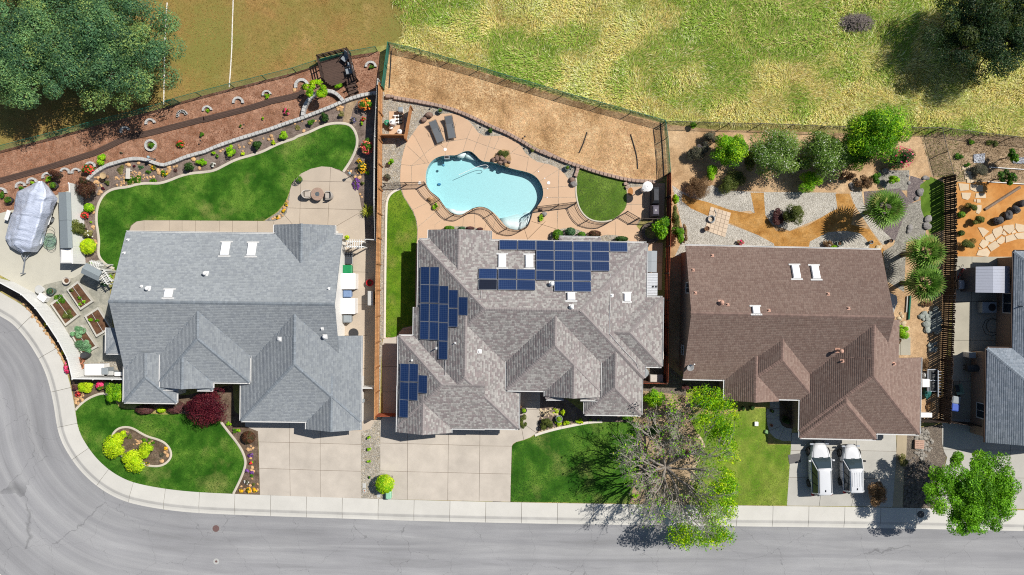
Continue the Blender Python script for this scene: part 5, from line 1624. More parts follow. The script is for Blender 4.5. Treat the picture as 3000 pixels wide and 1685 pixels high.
# ------------------------------------------------------------------ raised deck with rail and stairs
DZ = .62
dk = [g(*p, DZ) for p in zW((235,340),(790,205),(935,720),(735,770),(460,835),(330,750))]
dkr = thing('raised_deck', 'dark brown raised wooden deck with railing in the corner of the bark slope', 'deck', (dk[0].x, dk[0].y, G0))
ex = (dk[1] - dk[0]).normalized(); ey = Vector((-ex.y, ex.x, 0)) * -1
cc = [((p - dk[0]).dot(ex),(p - dk[0]).dot(ey)) for p in dk]
bw_ = .14; t = .0
DM = Matrix.Translation(dk[0]) @ Matrix((ex, ey, Vector((0,0,1)))).transposed().to_4x4()
while t < max(c[1] for c in cc):
 strip = clip_half(clip_half(cc, 0,1,-(t + .004)),0,-1, t + bw_ - .004)
 if len(strip) > 2:
  x0, x1 = min(c[0] for c in strip), max(c[0] for c in strip)
  MB().box(x0, x1, t + .004, t + bw_ - .004,-.03,0, DM).build('deck_board', DECKB, dkr, world=True)
 t += bw_
DKM = mat('dark_deck_timber', A(70,54,46),.8, var=.15)
MB().prism([(p[0], p[1]) for p in cc],-.2,-.034, DM).build('deck_frame', DKM, dkr, world=True)
for c in cc: MB().box(c[0] - .06, c[0] + .06, c[1] - .06, c[1] + .06,-.55,-.03, DM).build('deck_leg', DKM, dkr, world=True)
def drail(a, b, n):
 A_, B_ = Vector((*a, 0)), Vector((*b, 0)); L = (B_ - A_).length
 q = DM @ Matrix.Translation(A_) @ Matrix.Rotation(math.atan2((B_ - A_).y, (B_ - A_).x),4, 'Z')
 for z in (.35,.65,.95): MB().box(0, L, -.04,.04, z - .03, z + .03, q).build('deck_rail', DKM, dkr, world=True)
 for i in range(n + 1): MB().box(L * i / n - .045, L * i / n + .045,-.045,.045,-.03,1.0, q).build('rail_post', DKM, dkr, world=True)
drail(cc[0], cc[1],5); drail(cc[0],(cc[5][0], cc[5][1]),3); drail(cc[1], cc[2],4)
sw = [g(*p, .45) for p in zW((745,780),(915,750),(955,990),(790,1060))]
st = thing('deck_stairs', 'dark wooden steps with posts leading down from the raised deck', 'stairs', (sw[3].x, sw[3].y, G0))
for i in range(5):
 a, b = (i + .05) / 5,(i + .92) / 5
 q = [sw[0].lerp(sw[3], a), sw[1].lerp(sw[2], a), sw[1].lerp(sw[2], b), sw[0].lerp(sw[3], b)]
 z = DZ - .02 - .1 * (i + .3)
 MB().prism([(p.x, p.y) for p in q], z - .05, z).build('tread', DECKB, st, world=True)
 for q_, s_ in ((sw[0].lerp(sw[3], a),-1),(sw[1].lerp(sw[2], a),1)):
  if i % 2 == 0: MB().box(q_.x - .05, q_.x + .05, q_.y - .05, q_.y + .05, G0 - .05, z + .45).build('newel', DKM, st, world=True)

def sling_chair(c, rz, label, seat, fr, name='deck_chair'):
 """low patio chair with a sling seat, back towards local +y"""
 o = thing(name, label, 'chair', c, rz)
 MB().bbox(-.27,.27,-.28,.26,.36,.42,.02).build('seat', seat, o)
 M = Matrix.Translation((0,.24,.40)) @ Matrix.Rotation(R(-22),4, 'X')
 MB().bbox(-.27,.27,-.025,.025,0,.62,.015, M).build('backrest', seat, o)
 for x in (-.31,.31):
  MB().tube([(x, -.3,0),(x, -.28,.58),(x, .28,.6),(x, .34,0)],.02,6).build('arm_frame', fr, o)
  MB().box(x - .03, x + .03,-.3,.3,.59,.62).build('armrest', fr, o)
 return o

CH = mat('charcoal_sling', A(70,74,80),.7); CHF = mat('black_frame', (.02,.02,.022),.5)
CHG = mat('grey_cushion', A(150,158,164),.8)
p = g(*zW(710,325), DZ + .4); sling_chair((p.x, p.y, DZ), R(-38), 'grey cushioned black chair at the top of the dark deck', CHG, CHF)
p = g(*zW(785,570), DZ + .4); sling_chair((p.x, p.y, DZ), R(-78), 'grey cushioned black chair at the lower right of the dark deck', CHG, CHF)
p = g(*zW(800,450), DZ + .4); tb = thing('side_table', 'small dark side table between the two deck chairs', 'table', (p.x, p.y, DZ))
MB().bbox(-.22,.22,-.22,.22,.4,.44,.01).build('table_top', CHG, tb)
for x in (-.19,.19):
 for y in (-.19,.19): MB().box(x - .02, x + .02, y - .02, y + .02,0,.4).build('leg', CHF, tb)

CHALK = mat('white_line_paint', A(236,232,222,1.4),.9, var=.15)
for pts, lab in ((zB((590,-400),(590,0),(580,250),(578,420),(565,640),(552,822)), 'right of the two long white lines across the mown field'),(zA((1575,25),(1560,200),(1548,560),(1545,800),(1542,985)), 'left white line across the field, running under the big tree')):
 W = [g(*p) for p in pts]; Q, s = resample(smooth_line([(p.x, p.y) for p in W],2),.2)
 mb = MB(); mb.add(*sweep(Q, [(-.05,0),(-.04,.02),(.04,.02),(.05,0)], False, G0)); o = mb.build('field_line', CHALK); tag(o, lab, 'field line')

# ------------------------------------------------------------------ boat under a tarp, trailer
def tarp_mat():
 m, t, b = nodes('silver_tarp')
 v = world_xyz(t, (1,1,1), R(18))
 mp = N(t, 'Mapping'); mp.inputs['Scale'].default_value = (1.2,7,2); t.links.new(v, mp.inputs[0])
 t.links.new(vary(t, A(212,220,238,1.3), maprange(t, noise(t, v, 3,5),.3,.7,.92,1.06)), b.inputs['Base Color'])
 b.inputs['Roughness'].default_value = .34; b.inputs['Metallic'].default_value = .1
 bump(t, b, noise(t, mp.outputs[0],1.4,5,.6,.6),.7,.10)
 return m

bt = thing('covered_boat', 'boat on a trailer wrapped in a silver tarp on the concrete pad', 'boat', g(*zC(260,900)))
SEC = [([(690,95),(700,80),(735,70),(800,65),(830,85),(850,100)],(.9,1.5,1.9,1.9,1.5,.9)),
  ([(480,195),(560,190),(650,190),(860,230),(915,180),(945,210)],(.75,1.6,2.3,2.35,1.6,.8)),
  ([(318,270),(350,275),(575,275),(850,385),(1000,330),(1095,400)],(.7,1.5,2.5,2.6,1.6,.9)),
  ([(285,420),(330,420),(520,450),(800,440),(960,480),(1020,545)],(.6,1.5,2.5,2.6,1.7,.9)),
  ([(258,630),(300,640),(450,650),(770,680),(930,670),(1000,640)],(.6,1.5,2.4,2.7,1.6,.8)),
  ([(200,720),(240,730),(415,740),(745,760),(890,780),(975,720)],(.6,1.4,2.35,2.5,1.5,.7)),
  ([(150,920),(200,930),(365,930),(700,960),(830,960),(900,900)],(.6,1.3,2.2,2.3,1.4,.7)),
  ([(95,1140),(140,1130),(310,1110),(625,1160),(760,1140),(850,1080)],(.6,1.2,2.0,2.1,1.3,.6)),
  ([(180,1300),(215,1290),(265,1270),(585,1320),(720,1290),(815,1250)],(.6,1.1,1.7,1.8,1.2,.6)),
  ([(420,1435),(425,1420),(440,1400),(560,1400),(640,1410),(700,1405)],(.5,.8,1.2,1.2,.8,.5))]
rows = [[np.array(g(*zV(*p), z)) for p, z in zip(*s_)] for s_ in SEC]
G_ = np.array(rows); rr = np.random.RandomState(3)
def up2(a, axis, n):
 idx = np.linspace(0, a.shape[axis] - 1, n); i0 = np.floor(idx).astype(int); i1 = np.minimum(i0 + 1, a.shape[axis] - 1); f = (idx - i0)
 sh = [1] * a.ndim; sh[axis] = n; f = f.reshape(sh)
 return np.take(a, i0, axis) * (1 - f) + np.take(a, i1, axis) * f
G_ = up2(up2(G_, 0,60),1,41)
nx_, ny_ = G_.shape[:2]
I, J = np.meshgrid(np.arange(nx_), np.arange(ny_), indexing='ij')
wr = (fbm(I * .55, J * .12,3) - .5) * .30 + (fbm(I * .15 + 40, J * .5,2) - .5) * .16
G_[:, :, 2] += wr * np.minimum(1, np.minimum(J, ny_ - 1 - J) / 4)
V = G_.reshape(-1,3); F = [(i * ny_ + j, i * ny_ + j + 1,(i + 1) * ny_ + j + 1,(i + 1) * ny_ + j) for i in range(nx_ - 1) for j in range(ny_ - 1)]
link('tarp', fmesh('tarp', V, np.array(F), smooth=True), tarp_mat(), bt, world=True)
hull = MB(); hr = []
for s_, z in zip(SEC[1:9],(1.0,) * 8):
 q = [g(*zV(*p),1.0) for p in s_[0]]; L_, R_ = q[0].lerp(q[5],.06), q[0].lerp(q[5],.94); mid = (L_ + R_) / 2
 hr.append([(L_.x, L_.y, 1.0),(R_.x, R_.y, 1.0),(mid.x * .5 + R_.x * .5, mid.y * .5 + R_.y * .5,.55),(mid.x, mid.y, .42),(mid.x * .5 + L_.x * .5, mid.y * .5 + L_.y * .5,.55)])
hull.loft(hr).build('hull', WHITE, bt, world=True)
STEEL = mat('galvanised_steel', A(176,182,190),.4,.6)
BLK = mat('black_rubber', (.02,.02,.02),.8)
tg = [g(*zC(240,1120),.5), g(*zC(215,1290),.45)]
MB().tube([tg[0], tg[1]],.05,6).build('trailer_tongue', STEEL, bt, world=True)
MB().tube([g(*zC(300,1090),.5), g(*zC(232,1160),.48)],.035,6).build('trailer_arm', STEEL, bt, world=True)
MB().tube([g(*zC(200,1110),.5), g(*zC(228,1170),.48)],.035,6).build('trailer_arm', STEEL, bt, world=True)
MB().cyl((tg[1].x, tg[1].y),.05, G0,.7,10).build('jack', STEEL, bt, world=True)
for q in (zV(190,720), zV(960,800)):
 p = g(*q, .4); Mx = Matrix.Translation((p.x, p.y, .38)) @ Matrix.Rotation(R(-18),4, 'Z') @ Matrix.Rotation(R(90),4, 'Y')
 w1 = MB().lathe([(.22,-.1),(.31,-.08),(.31,.08),(.22,.1)],20, M=Mx).build('wheel', BLK, bt, world=True)
 MB().lathe([(.2,-.105),(.05,-.12),(.05,.12),(.2,.105)],16, M=Mx).build('rim', STEEL, w1)
 Mf = Matrix.Translation((p.x, p.y, .72)) @ Matrix.Rotation(R(-18),4, 'Z')
 MB().bbox(-.17,.17,-.45,.45,-.03,.05,.03, Mf).build('fender', VINYL, bt, world=True)

p = g(*zV(945,1130),.6); gt = thing('glass_table', 'round glass topped table with thin dark frame beside the covered boat', 'table', (p.x, p.y, G0))
gm, t_, b_ = nodes('green_table_glass')
tr_ = N(t_, 'BsdfTransparent'); tr_.inputs[0].default_value = (.80,.92,.86,1); gl_ = N(t_, 'BsdfGlossy'); gl_.inputs['Roughness'].default_value = .05
ms_ = N(t_, 'MixShader'); ms_.inputs[0].default_value = .12; t_.links.new(tr_.outputs[0], ms_.inputs[1]); t_.links.new(gl_.outputs[0], ms_.inputs[2]); t_.links.new(ms_.outputs[0], t_.nodes['Material Output'].inputs[0])
for dy, r_, z in ((.45,.48,.62),(-.25,.62,.55),(-.75,.42,.3)):
 MB().torus((0.05 * dy, dy, z), r_, .018,28,5).build('hoop', DARKM, gt)
MB().lathe([(.6,.56),(.6,.57)],28,(0,-.25,0)).build('glass_top', gm, gt)
for a in range(6):
 MB().tube([(.5 * math.cos(a * 1.05),-.25 + .5 * math.sin(a * 1.05),.55),(.25 * math.cos(a * 1.05),-.2 + .3 * math.sin(a * 1.05),-.0)],.012,5).build('leg', DARKM, gt)

def gable_shed(name, label, tl, tr, br, bl, ze, rise, ridge_f, roofm, wallm, parts=1, cat='shed', over=.1):
 """long shed roof seen from above: pixel corners at eave height"""
 P = [g(*q, ze) for q in (tl, tr, br, bl)]
 root = thing(name, label, cat, ((P[0].x + P[2].x) / 2,(P[0].y + P[2].y) / 2, G0))
 for i in range(parts):
  a, b = i / parts + (.004 if i else 0),(i + 1) / parts
  L0, L1, R0, R1 = P[0].lerp(P[3], a), P[0].lerp(P[3], b), P[1].lerp(P[2], a), P[1].lerp(P[2], b)
  r0, r1 = L0.lerp(R0, ridge_f) + Vector((0,0, rise)), L1.lerp(R1, ridge_f) + Vector((0,0, rise))
  mb = MB(); dz = Vector((0,0,.05))
  mb.loft([[L0 - dz, L1 - dz, L1, L0],[r0 - dz, r1 - dz, r1, r0]]); mb.build('roof_slope', roofm, root, world=True)
  mb = MB(); mb.loft([[r0 - dz, r1 - dz, r1 + Vector((0,0,.004)), r0 + Vector((0,0,.004))],[R0 - dz, R1 - dz, R1, R0]]); mb.build('roof_slope', roofm, root, world=True)
 c = (P[0] + P[2]) / 2
 q = [p.lerp(c, .06) for p in P]
 mb = MB()
 m0, m1 = q[0].lerp(q[1], ridge_f), q[3].lerp(q[2], ridge_f)
 lo = G0 - .05
 ring0 = [(q[0].x, q[0].y),(m0.x, m0.y),(q[1].x, q[1].y),(q[2].x, q[2].y),(m1.x, m1.y),(q[3].x, q[3].y)]
 tz = [ze - .06, ze + rise - .07, ze - .06, ze - .06, ze + rise - .07, ze - .06]
 mb.loft([[(x, y, lo) for x, y in ring0],[(x, y, z) for (x, y), z in zip(ring0, tz)]]); mb.build('walls', wallm, root, world=True)
 return root

ASPH = mat('grey_roll_roofing', A(150,160,164),.92, var=.16, scale=14, bmp=.3, bscale=60)
gable_shed('storage_shed', 'narrow shed with grey shingle roof between the covered boat and vinyl fence', zC(550,527), zC(664,527), zC(682,1050), zC(568,1052),1.9,.28,.82, ASPH, VINYL, 2)
lk = thing('resin_locker', 'white resin storage locker at the lower end of the narrow shed', 'locker', g(*zC(625,1130)))
P4 = [g(*q, 1.6) for q in zC((568,1058),(684,1056),(688,1195),(566,1195))]
rg = [(p.x, p.y) for p in P4]; cx_, cy_ = sum(x for x, y in rg) / 4, sum(y for x, y in rg) / 4
ins = lambda k: [(cx_ + (x - cx_) * k, cy_ + (y - cy_) * k) for x, y in rg]
MB().loft([[(x, y, G0) for x, y in ins(.95)],[(x, y, 1.45) for x, y in ins(.97)]]).build('body', VINYL, lk, world=True)
MB().loft([[(x, y, 1.46) for x, y in ins(1)],[(x, y, 1.56) for x, y in ins(1)],[(x, y, 1.64) for x, y in ins(.9)],[(x, y, 1.68) for x, y in ins(.6)]]).build('lid', WHITE, lk, world=True)

rp = [g(*q, 2.35) for q in zC((812,1192),(962,1272),(930,1365),(760,1285))]
ab = thing('garden_arbour', 'white gate arbour with grey shingled roof beside the grey house', 'arbour', ((rp[0].x + rp[2].x) / 2,(rp[0].y + rp[2].y) / 2, G0))
md0, md1 = (rp[0] + rp[3]) / 2 + Vector((0,0,.18)),(rp[1] + rp[2]) / 2 + Vector((0,0,.18))
dz = Vector((0,0,.06))
MB().loft([[rp[0] - dz, rp[1] - dz, rp[1], rp[0]],[md0 - dz, md1 - dz, md1, md0]]).build('roof', ASPH, ab, world=True)
MB().loft([[md0 - dz, md1 - dz, md1 + Vector((0,0,.003)), md0 + Vector((0,0,.003))],[rp[3] - dz, rp[2] - dz, rp[2], rp[3]]]).build('roof', ASPH, ab, world=True)
ctr = sum(rp, Vector()) / 4
pl = [p.lerp(ctr, .2) for p in rp]
for p in pl: MB().box(p.x - .05, p.x + .05, p.y - .05, p.y + .05, G0 - .05,2.3).build('post', VINYL, ab, world=True)
def picket_panel(a, b, h, label, n=9, name='picket_gate', parent=None):
 """white picket panel between two world points"""
 root = thing(name, label, 'gate', (a.x, a.y, G0))
 for k in range(n + 1):
  p = a.lerp(b, k / n); MB().box(p.x - .04, p.x + .04, p.y - .025, p.y + .025, G0, h).build('picket', VINYL, root, world=True)
 d = (b - a); L = d.length; q = Matrix.Translation((a.x, a.y, 0)) @ Matrix.Rotation(math.atan2(d.y, d.x),4, 'Z')
 for z in (.35, h - .2): MB().box(0, L, .03,.06, z, z + .08, q).build('rail', VINYL, root, world=True)
 return root
def trellis(a, b, h, label, n=6):
 root = thing('trellis', label, 'trellis', (a.x, a.y, G0)); d = b - a; L = d.length
 q = Matrix.Translation((a.x, a.y, 0)) @ Matrix.Rotation(math.atan2(d.y, d.x),4, 'Z')
 for z in (h, h - .5): MB().box(-.1, L + .1,-.25,-.18, z, z + .09, q).build('beam', VINYL, root, world=True)
 MB().box(-.1, L + .1,.18,.25, h, h + .09, q).build('beam', VINYL, root, world=True)
 for k in range(n): MB().box(L * (k + .5) / n - .025, L * (k + .5) / n + .025,-.38,.38, h + .09, h + .16, q).build('slat', VINYL, root, world=True)
 for x in (0, L):
  for y in (-.215,.215): MB().box(x - .045, x + .045, y - .045, y + .045, G0 - .05, h, q).build('post', VINYL, root, world=True)
 return root
trellis(g(*zC(845,1200),2.0), g(*zC(935,1225),2.0),1.9, 'white slatted trellis above the arbour roof')
trellis(g(*zC(960,1280),2.0), g(*zC(1025,1372),2.0),1.9, 'white slatted trellis between arbour and grey house wall')
trellis(g(*zD(1340,1010),2.0), g(*zD(1490,1015),2.0),2.0, 'white slatted pergola gate beside the right wall of the grey house', 7)

PLW = mat('white_planter_wood', A(208,204,192),.8, var=.12)
SOIL = ground_mat('planter_soil', [(.3, A(92,66,48)),(.5, A(112,82,62)),(.7, A(130,98,74))], scale=2, fine=.3)

def planter(pts, label, h=.35):
 P = [g(*q, G0 + h) for q in pts]; c = sum(P, Vector()) / 4
 root = thing('planter_box', label, 'planter', (c.x, c.y, G0))
 for i in range(4):
  a, b = P[i], P[(i + 1) % 4]; ai, bi = a + (c - a) * .16, b + (c - b) * .16
  MB().loft([[(a.x, a.y, G0),(b.x, b.y, G0),(bi.x, bi.y, G0),(ai.x, ai.y, G0)],[(a.x, a.y, G0 + h),(b.x, b.y, G0 + h),(bi.x, bi.y, G0 + h - .004 * i),(ai.x, ai.y, G0 + h - .004 * i)]]).build('side_board', PLW, root, world=True)
 q = [p + (c - p) * .1 for p in P]
 MB().prism([(p.x, p.y) for p in q], G0, G0 + h - .06).build('soil', SOIL, root, world=True)
 a, b = (P[0] + P[1]) / 2,(P[2] + P[3]) / 2
 MB().tube([(a.x, a.y, G0 + h + .03),(b.x, b.y, G0 + h + .03)],.012,5).build('drip_line', VINYL, root, world=True)
 return P

planter(zE((625,155),(728,75),(876,270),(757,350)), 'white planter box with bare soil nearest the arbour')
planter(zE((470,290),(587,195),(746,400),(615,502)), 'white planter box full of low green vegetables by the vinyl fence')
planter(zE((793,405),(922,320),(1050,520),(906,605)), 'white planter box half in the shade of the grey house')
planter(zE((655,560),(772,487),(918,698),(776,775)), 'white planter box crowded with blue green iris leaves')

def pot(px, py, r, h, label, m, plant=None, leaf=.06, dish=False, z0=G0, ph=.35, prx=1.0):
 """r in metres; an open round pot with soil and maybe a plant"""
 c = g(px, py, z0 + h * .7); root = thing('plant_pot', label, 'pot', (c.x, c.y, z0))
 MB().lathe([(r * .72,0),(r * .95, h * .85),(r * 1.04, h * .87),(r * 1.04, h),(r * .9, h),(r * .86, h * .82),(.01, h * .8)],20).build('pot_body', m, root)
 MB().lathe([(r * .87, h * .78),(r * .5, h * .84),(.01, h * .86)],16).build('soil', SOIL, root)
 if plant:
  rng = nseed(); n = int(260 * (r / .2) ** 2 * prx * prx)
  me, _ = crown(rng, (0,0, h + ph * .4), r * prx, r * prx, ph * .55, n, plant, leaf, 'ball', lower=-.5)
  V = np.empty(len(me.vertices) * 3, np.float32); me.vertices.foreach_get('co', V)
  link('plant', me, LEAF, root)
 return root

WPOT = mat('white_pot', A(222,216,204),.7); TERRA = mat('terracotta', A(200,132,100),.85, var=.12); GPOT = mat('grey_green_pot', A(110,128,120),.6); DPOT = mat('dark_pot', A(72,74,76),.6); BRPOT = mat('brown_pot', A(150,118,92),.8)
pot(*zE(630,72),.32,.45, 'round white pot of soil beside the planter boxes', WPOT)
pot(*zE(485,172),.32,.5, 'dark green pot with grassy leaves on the stone yard', GPOT, TEAL, prx=.8)
pot(*zE(800,788),.2,.3, 'small tan pot beside the iris planter', BRPOT)
pot(*zE(760,826),.3,.42, 'large terracotta pot of soil against the vinyl fence', TERRA)
pot(*zE(768,877),.27,.35, 'empty terracotta pot next to the white chest', TERRA)
br = thing('rain_barrel', 'dark grey rain barrel at the corner of the iris planter', 'barrel', g(*zE(838,768)))
MB().lathe([(.24,0),(.29,.2),(.3,.5),(.27,.8),(.24,.86),(.22,.84),(.01,.83)],20).build('barrel_body', DPOT, br, smooth=False); MB().torus((0,0,.45),.3,.012,24).build('band', BLK, br)
dt = thing('round_table', 'small round pale grey table on the stone yard by the vinyl fence', 'table', g(*zE(403,155)))
MB().lathe([(.02,.46),(.36,.46),(.38,.48),(.36,.5),(.02,.5)],24).build('table_top', VINYLG, dt); MB().cyl((0,0),.06,0,.46,10).build('pedestal', VINYLG, dt); MB().lathe([(.22,0),(.2,.04),(.05,.08)],16).build('foot', VINYLG, dt)

def chest(px, py, wx, wy, h, label, m, lidm=None, rz=0, cat='box', name='storage_chest', z0=G0):
 c = g(px, py, z0 + h); o = thing(name, label, cat, (c.x, c.y, z0), rz)
 MB().bbox(-wx / 2 + .02, wx / 2 - .02,-wy / 2 + .02, wy / 2 - .02,0, h - .1,.03).build('body', m, o)
 MB().bbox(-wx / 2, wx / 2,-wy / 2, wy / 2, h - .095, h, .035).build('lid', lidm or m, o)
 return o

RESIN = mat('white_resin', A(244,242,238,1.3),.5, var=.03); GREYP = mat('grey_plastic', A(158,166,170),.5); BLUEP = mat('blue_plastic', A(126,152,190),.5); GRNP = mat('green_plastic', A(22,142,84),.5); BEIGEP = mat('beige_resin', A(214,206,196),.6)
chest(*zE(885,912),1.7,1.0,.9, 'large white chest at the foot of the curved vinyl fence', RESIN)
chest(*zE(982,925),.55,.6,1.0, 'grey bin right of the large white chest', GREYP)
chest(*zE(1034,945),.58,.38,.8, 'low grey box between two bins by the vinyl fence', GREYP, VINYLG)
chest(*zE(1112,952),.7,.35,.8, 'white topped box nearest the grey house wall by the vinyl fence', GREYP, RESIN)
chest(*zE(390,232),.75,.55,.6, 'white box leaning at the inside of the vinyl fence', RESIN, rz=R(-35))

def bin_(px, py, label, m, w_=.6, d=.65, h=1.0, rz=0, lid=None):
 c = g(px, py, G0 + h); o = thing('wheelie_bin', label, 'bin', (c.x, c.y, G0), rz)
 mb = MB(); a, b = w_ / 2, d / 2
 mb.loft([[(-a * .75,-b * .75,.1),(a * .75,-b * .75,.1),(a * .75, b * .75,.1),(-a * .75, b * .75,.1)],[(-a, -b, h - .1),(a, -b, h - .1),(a, b, h - .1),(-a, b, h - .1)]]); mb.build('body', m, o)
 MB().loft([[(-a * 1.06,-b * 1.05, h - .098),(a * 1.06,-b * 1.05, h - .098),(a * 1.06, b * 1.12, h - .098),(-a * 1.06, b * 1.12, h - .098)],[(-a * 1.06,-b * 1.05, h - .05),(a * 1.06,-b * 1.05, h - .05),(a * 1.06, b * 1.12, h - .02),(-a * 1.06, b * 1.12, h - .02)],[(-a * .8,-b * .8, h),(a * .8,-b * .8, h),(a * .8, b * .9, h + .02),(-a * .8, b * .9, h + .02)]]).build('lid', lid or m, o)
 MB().tube([(-a * .8, b * 1.2, h - .06),(a * .8, b * 1.2, h - .06)],.02,6).build('handle', m, o)
 for x in (-a * .7, a * .7):
  Mx = Matrix.Translation((x, b * .8,.12)) @ Matrix.Rotation(R(90),4, 'Y'); MB().lathe([(.03,-.03),(.12,-.03),(.12,.03),(.03,.03)],14, M=Mx).build('wheel', BLK, o)
 return o

bin_(*zD(1343,1252), 'green wheelie bin against the right wall of the grey house', GRNP, rz=R(90), w_=.72, d=.75)
bin_(*zF(1343,195), 'blue wheelie bin between the two white lockers', BLUEP, rz=R(90))
bin_(*zF(1343,432), 'grey wheelie bin below the lower white locker', GREYP, rz=R(90))
chest(*zF(1345,78),1.32,1.38,1.3, 'upper big white resin locker against the grey house wall', RESIN)
chest(*zF(1342,312),1.32,1.38,1.3, 'lower big white resin locker against the grey house wall', RESIN)
chest(*zF(1560,238),.5,1.25,1.2, 'tall pale cabinet standing against the cedar fence', GREYP, VINYLG)
pot(*zF(1555,92),.3,.5, 'bright red tub on the side path by the cedar fence', mat('red_plastic', A(206,32,40),.45))
mt = MB().lathe([(.44,0),(.44,.02),(.40,.03),(.01,.03)],26).build('rubber_mat', mat('black_mat', (.03,.03,.032),.8, var=.4, scale=18)); q = g(*zF(1402,568)); mt.location = (q.x, q.y, .134); tag(mt, 'round black patterned mat beside the grey garage', 'mat')
lg = thing('mesh_lounger', 'black mesh frame standing below the white pergola gate', 'lounger', g(*zD(1345,1145),.5)); lg.location.z = .13
MB().box(-.42,.42,-.52,.52,.32,.34).build('mesh_top', mat('black_mesh', A(72,76,84),.8), lg)
for x in (-.42,.42): MB().tube([(x, -.55,0),(x, -.55,.36),(x, .55,.36),(x, .55,0)],.022,6).build('leg_frame', VINYLG, lg)
for k in range(5): MB().box(-.42,.42,-.45 + k * .2,-.43 + k * .2,.341,.352).build('slat', DARKM, lg)
gmt = thing('gas_meter', 'small grey gas meter on the right wall of the grey garage', 'meter', g(*zF(1490,1205),.8)); gmt.location.z = G0
MB().bbox(-.12,.12,-.14,.14,.45,.8,.03).build('meter_body', GREYP, gmt); MB().tube([(0,-.1,.8),(0,-.1,.95),(-.25,-.1,.95)],.02,6).build('pipe', STEEL, gmt); MB().tube([(0,.1,.5),(0,.1,0)],.02,6).build('pipe', STEEL, gmt)

WICK = mat('pale_wicker', A(206,198,188),.9, var=.3, scale=40, bmp=.8, bscale=60); CUSH = mat('cream_cushion', A(196,186,174),.9, var=.06)
ft = thing('fire_table', 'round brown fire pit table between two wicker chairs', 'table', g(*zD(1065,545),.5)); ft.location.z = .132
MB().lathe([(.3,0),(.42,.1),(.42,.48),(.3,.5)],28).build('base', mat('brown_wicker', A(126,104,90),.9, var=.3, scale=40), ft)
MB().lathe([(.20,.505),(.55,.505),(.57,.53),(.55,.555),(.20,.555)],32).build('table_top', mat('wood_tile_top', A(178,150,132),.6, var=.25, scale=9), ft)
MB().lathe([(.01,.51),(.195,.51),(.195,.56),(.01,.57)],24).build('burner_lid', mat('slate_lid', A(96,104,108),.6), ft)

def wicker(px, py, rz, label):
 c = g(px, py, .5); o = thing('wicker_chair', label, 'chair', (c.x, c.y, .132), rz)
 MB().bbox(-.3,.3,-.34,.24,.1,.38,.03).build('seat_base', WICK, o)
 MB().bbox(-.26,.26,-.32,.2,.382,.5,.05).build('cushion', CUSH, o)
 rings = []
 for k in range(15):
  a = math.pi * (k / 14) ; cx, cy = .36 * math.cos(a),.05 + .30 * math.sin(a)
  if k == 0: cy -= .3
  if k == 14: cy -= .3
  h = .62 + .22 * math.sin(a) ** 2
  ix, iy = cx * .84, cy * .84 + .005
  rings.append([(cx, cy, .08),(cx * 1.04, cy * 1.04, h),(ix * 1.0, iy, h),(ix, iy, .08)])
 MB().loft(rings, cap=True).build('backrest', WICK, o)
 for x in (-.25,.25):
  for y in (-.28,.2): MB().box(x - .025, x + .025, y - .025, y + .025,0,.1).build('leg', BLK, o)
 return o

wicker(*zD(962,545), R(90), 'pale wicker armchair left of the fire table'); wicker(*zD(1168,557), R(-90), 'pale wicker armchair right of the fire table')

def lamp_post(base, label, h=1.15, lean=(0,0)):
 b = g(*base); o = thing('lamp_post', label, 'lamp', b)
 MB().lathe([(.11,0),(.1,.05),(.045,.1)],14).build('base', DPOT, o); MB().cyl((0,0),.035,.05, h - .2,10).build('pole', mat('blue_grey_paint', A(128,152,160),.5), o)
 MB().lathe([(.04, h - .2),(.1, h - .15),(.12, h),(.13, h + .02),(.05, h + .12),(.01, h + .15)],12).build('lantern', mat('lantern_glass', A(168,190,198),.3), o)
 return o

lamp_post(zD(1392,366), 'short lamp post at the right edge of the grey house patio'); lamp_post(zC(1460,217), 'short blue grey lamp post beside the block wall above the lawn')
pot(*zD(897,408),.24,.3, 'clipped green globe in a pot at the left edge of the patio', GPOT, GREEN, prx=1.25, ph=.7, z0=.132)
for i, (q, lab) in enumerate([(zB(712,1190), 'stake light on the bark slope left of the green shoots'),(zB(306,1338), 'stake light on the bark slope above the block wall'),(zB(1078,1125), 'stake light above the block wall below the pink flowers')]):
 o = thing('path_light', lab, 'light', g(*q)); MB().cyl((0,0),.012,-.05,.55,6).build('stake', BLK, o); MB().lathe([(.06,.5),(.07,.55),(.03,.62)],10).build('shade', BLK, o)
bn = thing('stone_bench', 'pale stone garden bench in the rockery of the grey house', 'bench', g(*zC(1210,352),.4), R(-3)); bn.location.z = G0
MB().bbox(-.18,.18,-.46,.46,.36,.44,.02).build('seat', WPOT, bn)
for y in (-.32,.32): MB().bbox(-.14,.14, y - .06, y + .06,0,.36,.02).build('leg', WPOT, bn)
bb = thing('bird_bath', 'round sandstone bird bath casting a shadow in the rockery', 'bird bath', g(*zC(980,372),.6)); bb.location.z = G0
MB().lathe([(.16,0),(.14,.06),(.07,.12),(.06,.5),(.12,.56)],16).build('pedestal', BRPOT, bb); MB().lathe([(.1,.55),(.26,.62),(.28,.68),(.25,.68),(.2,.63),(.01,.61)],22).build('bowl', mat('sandstone', A(206,178,136),.9), bb)

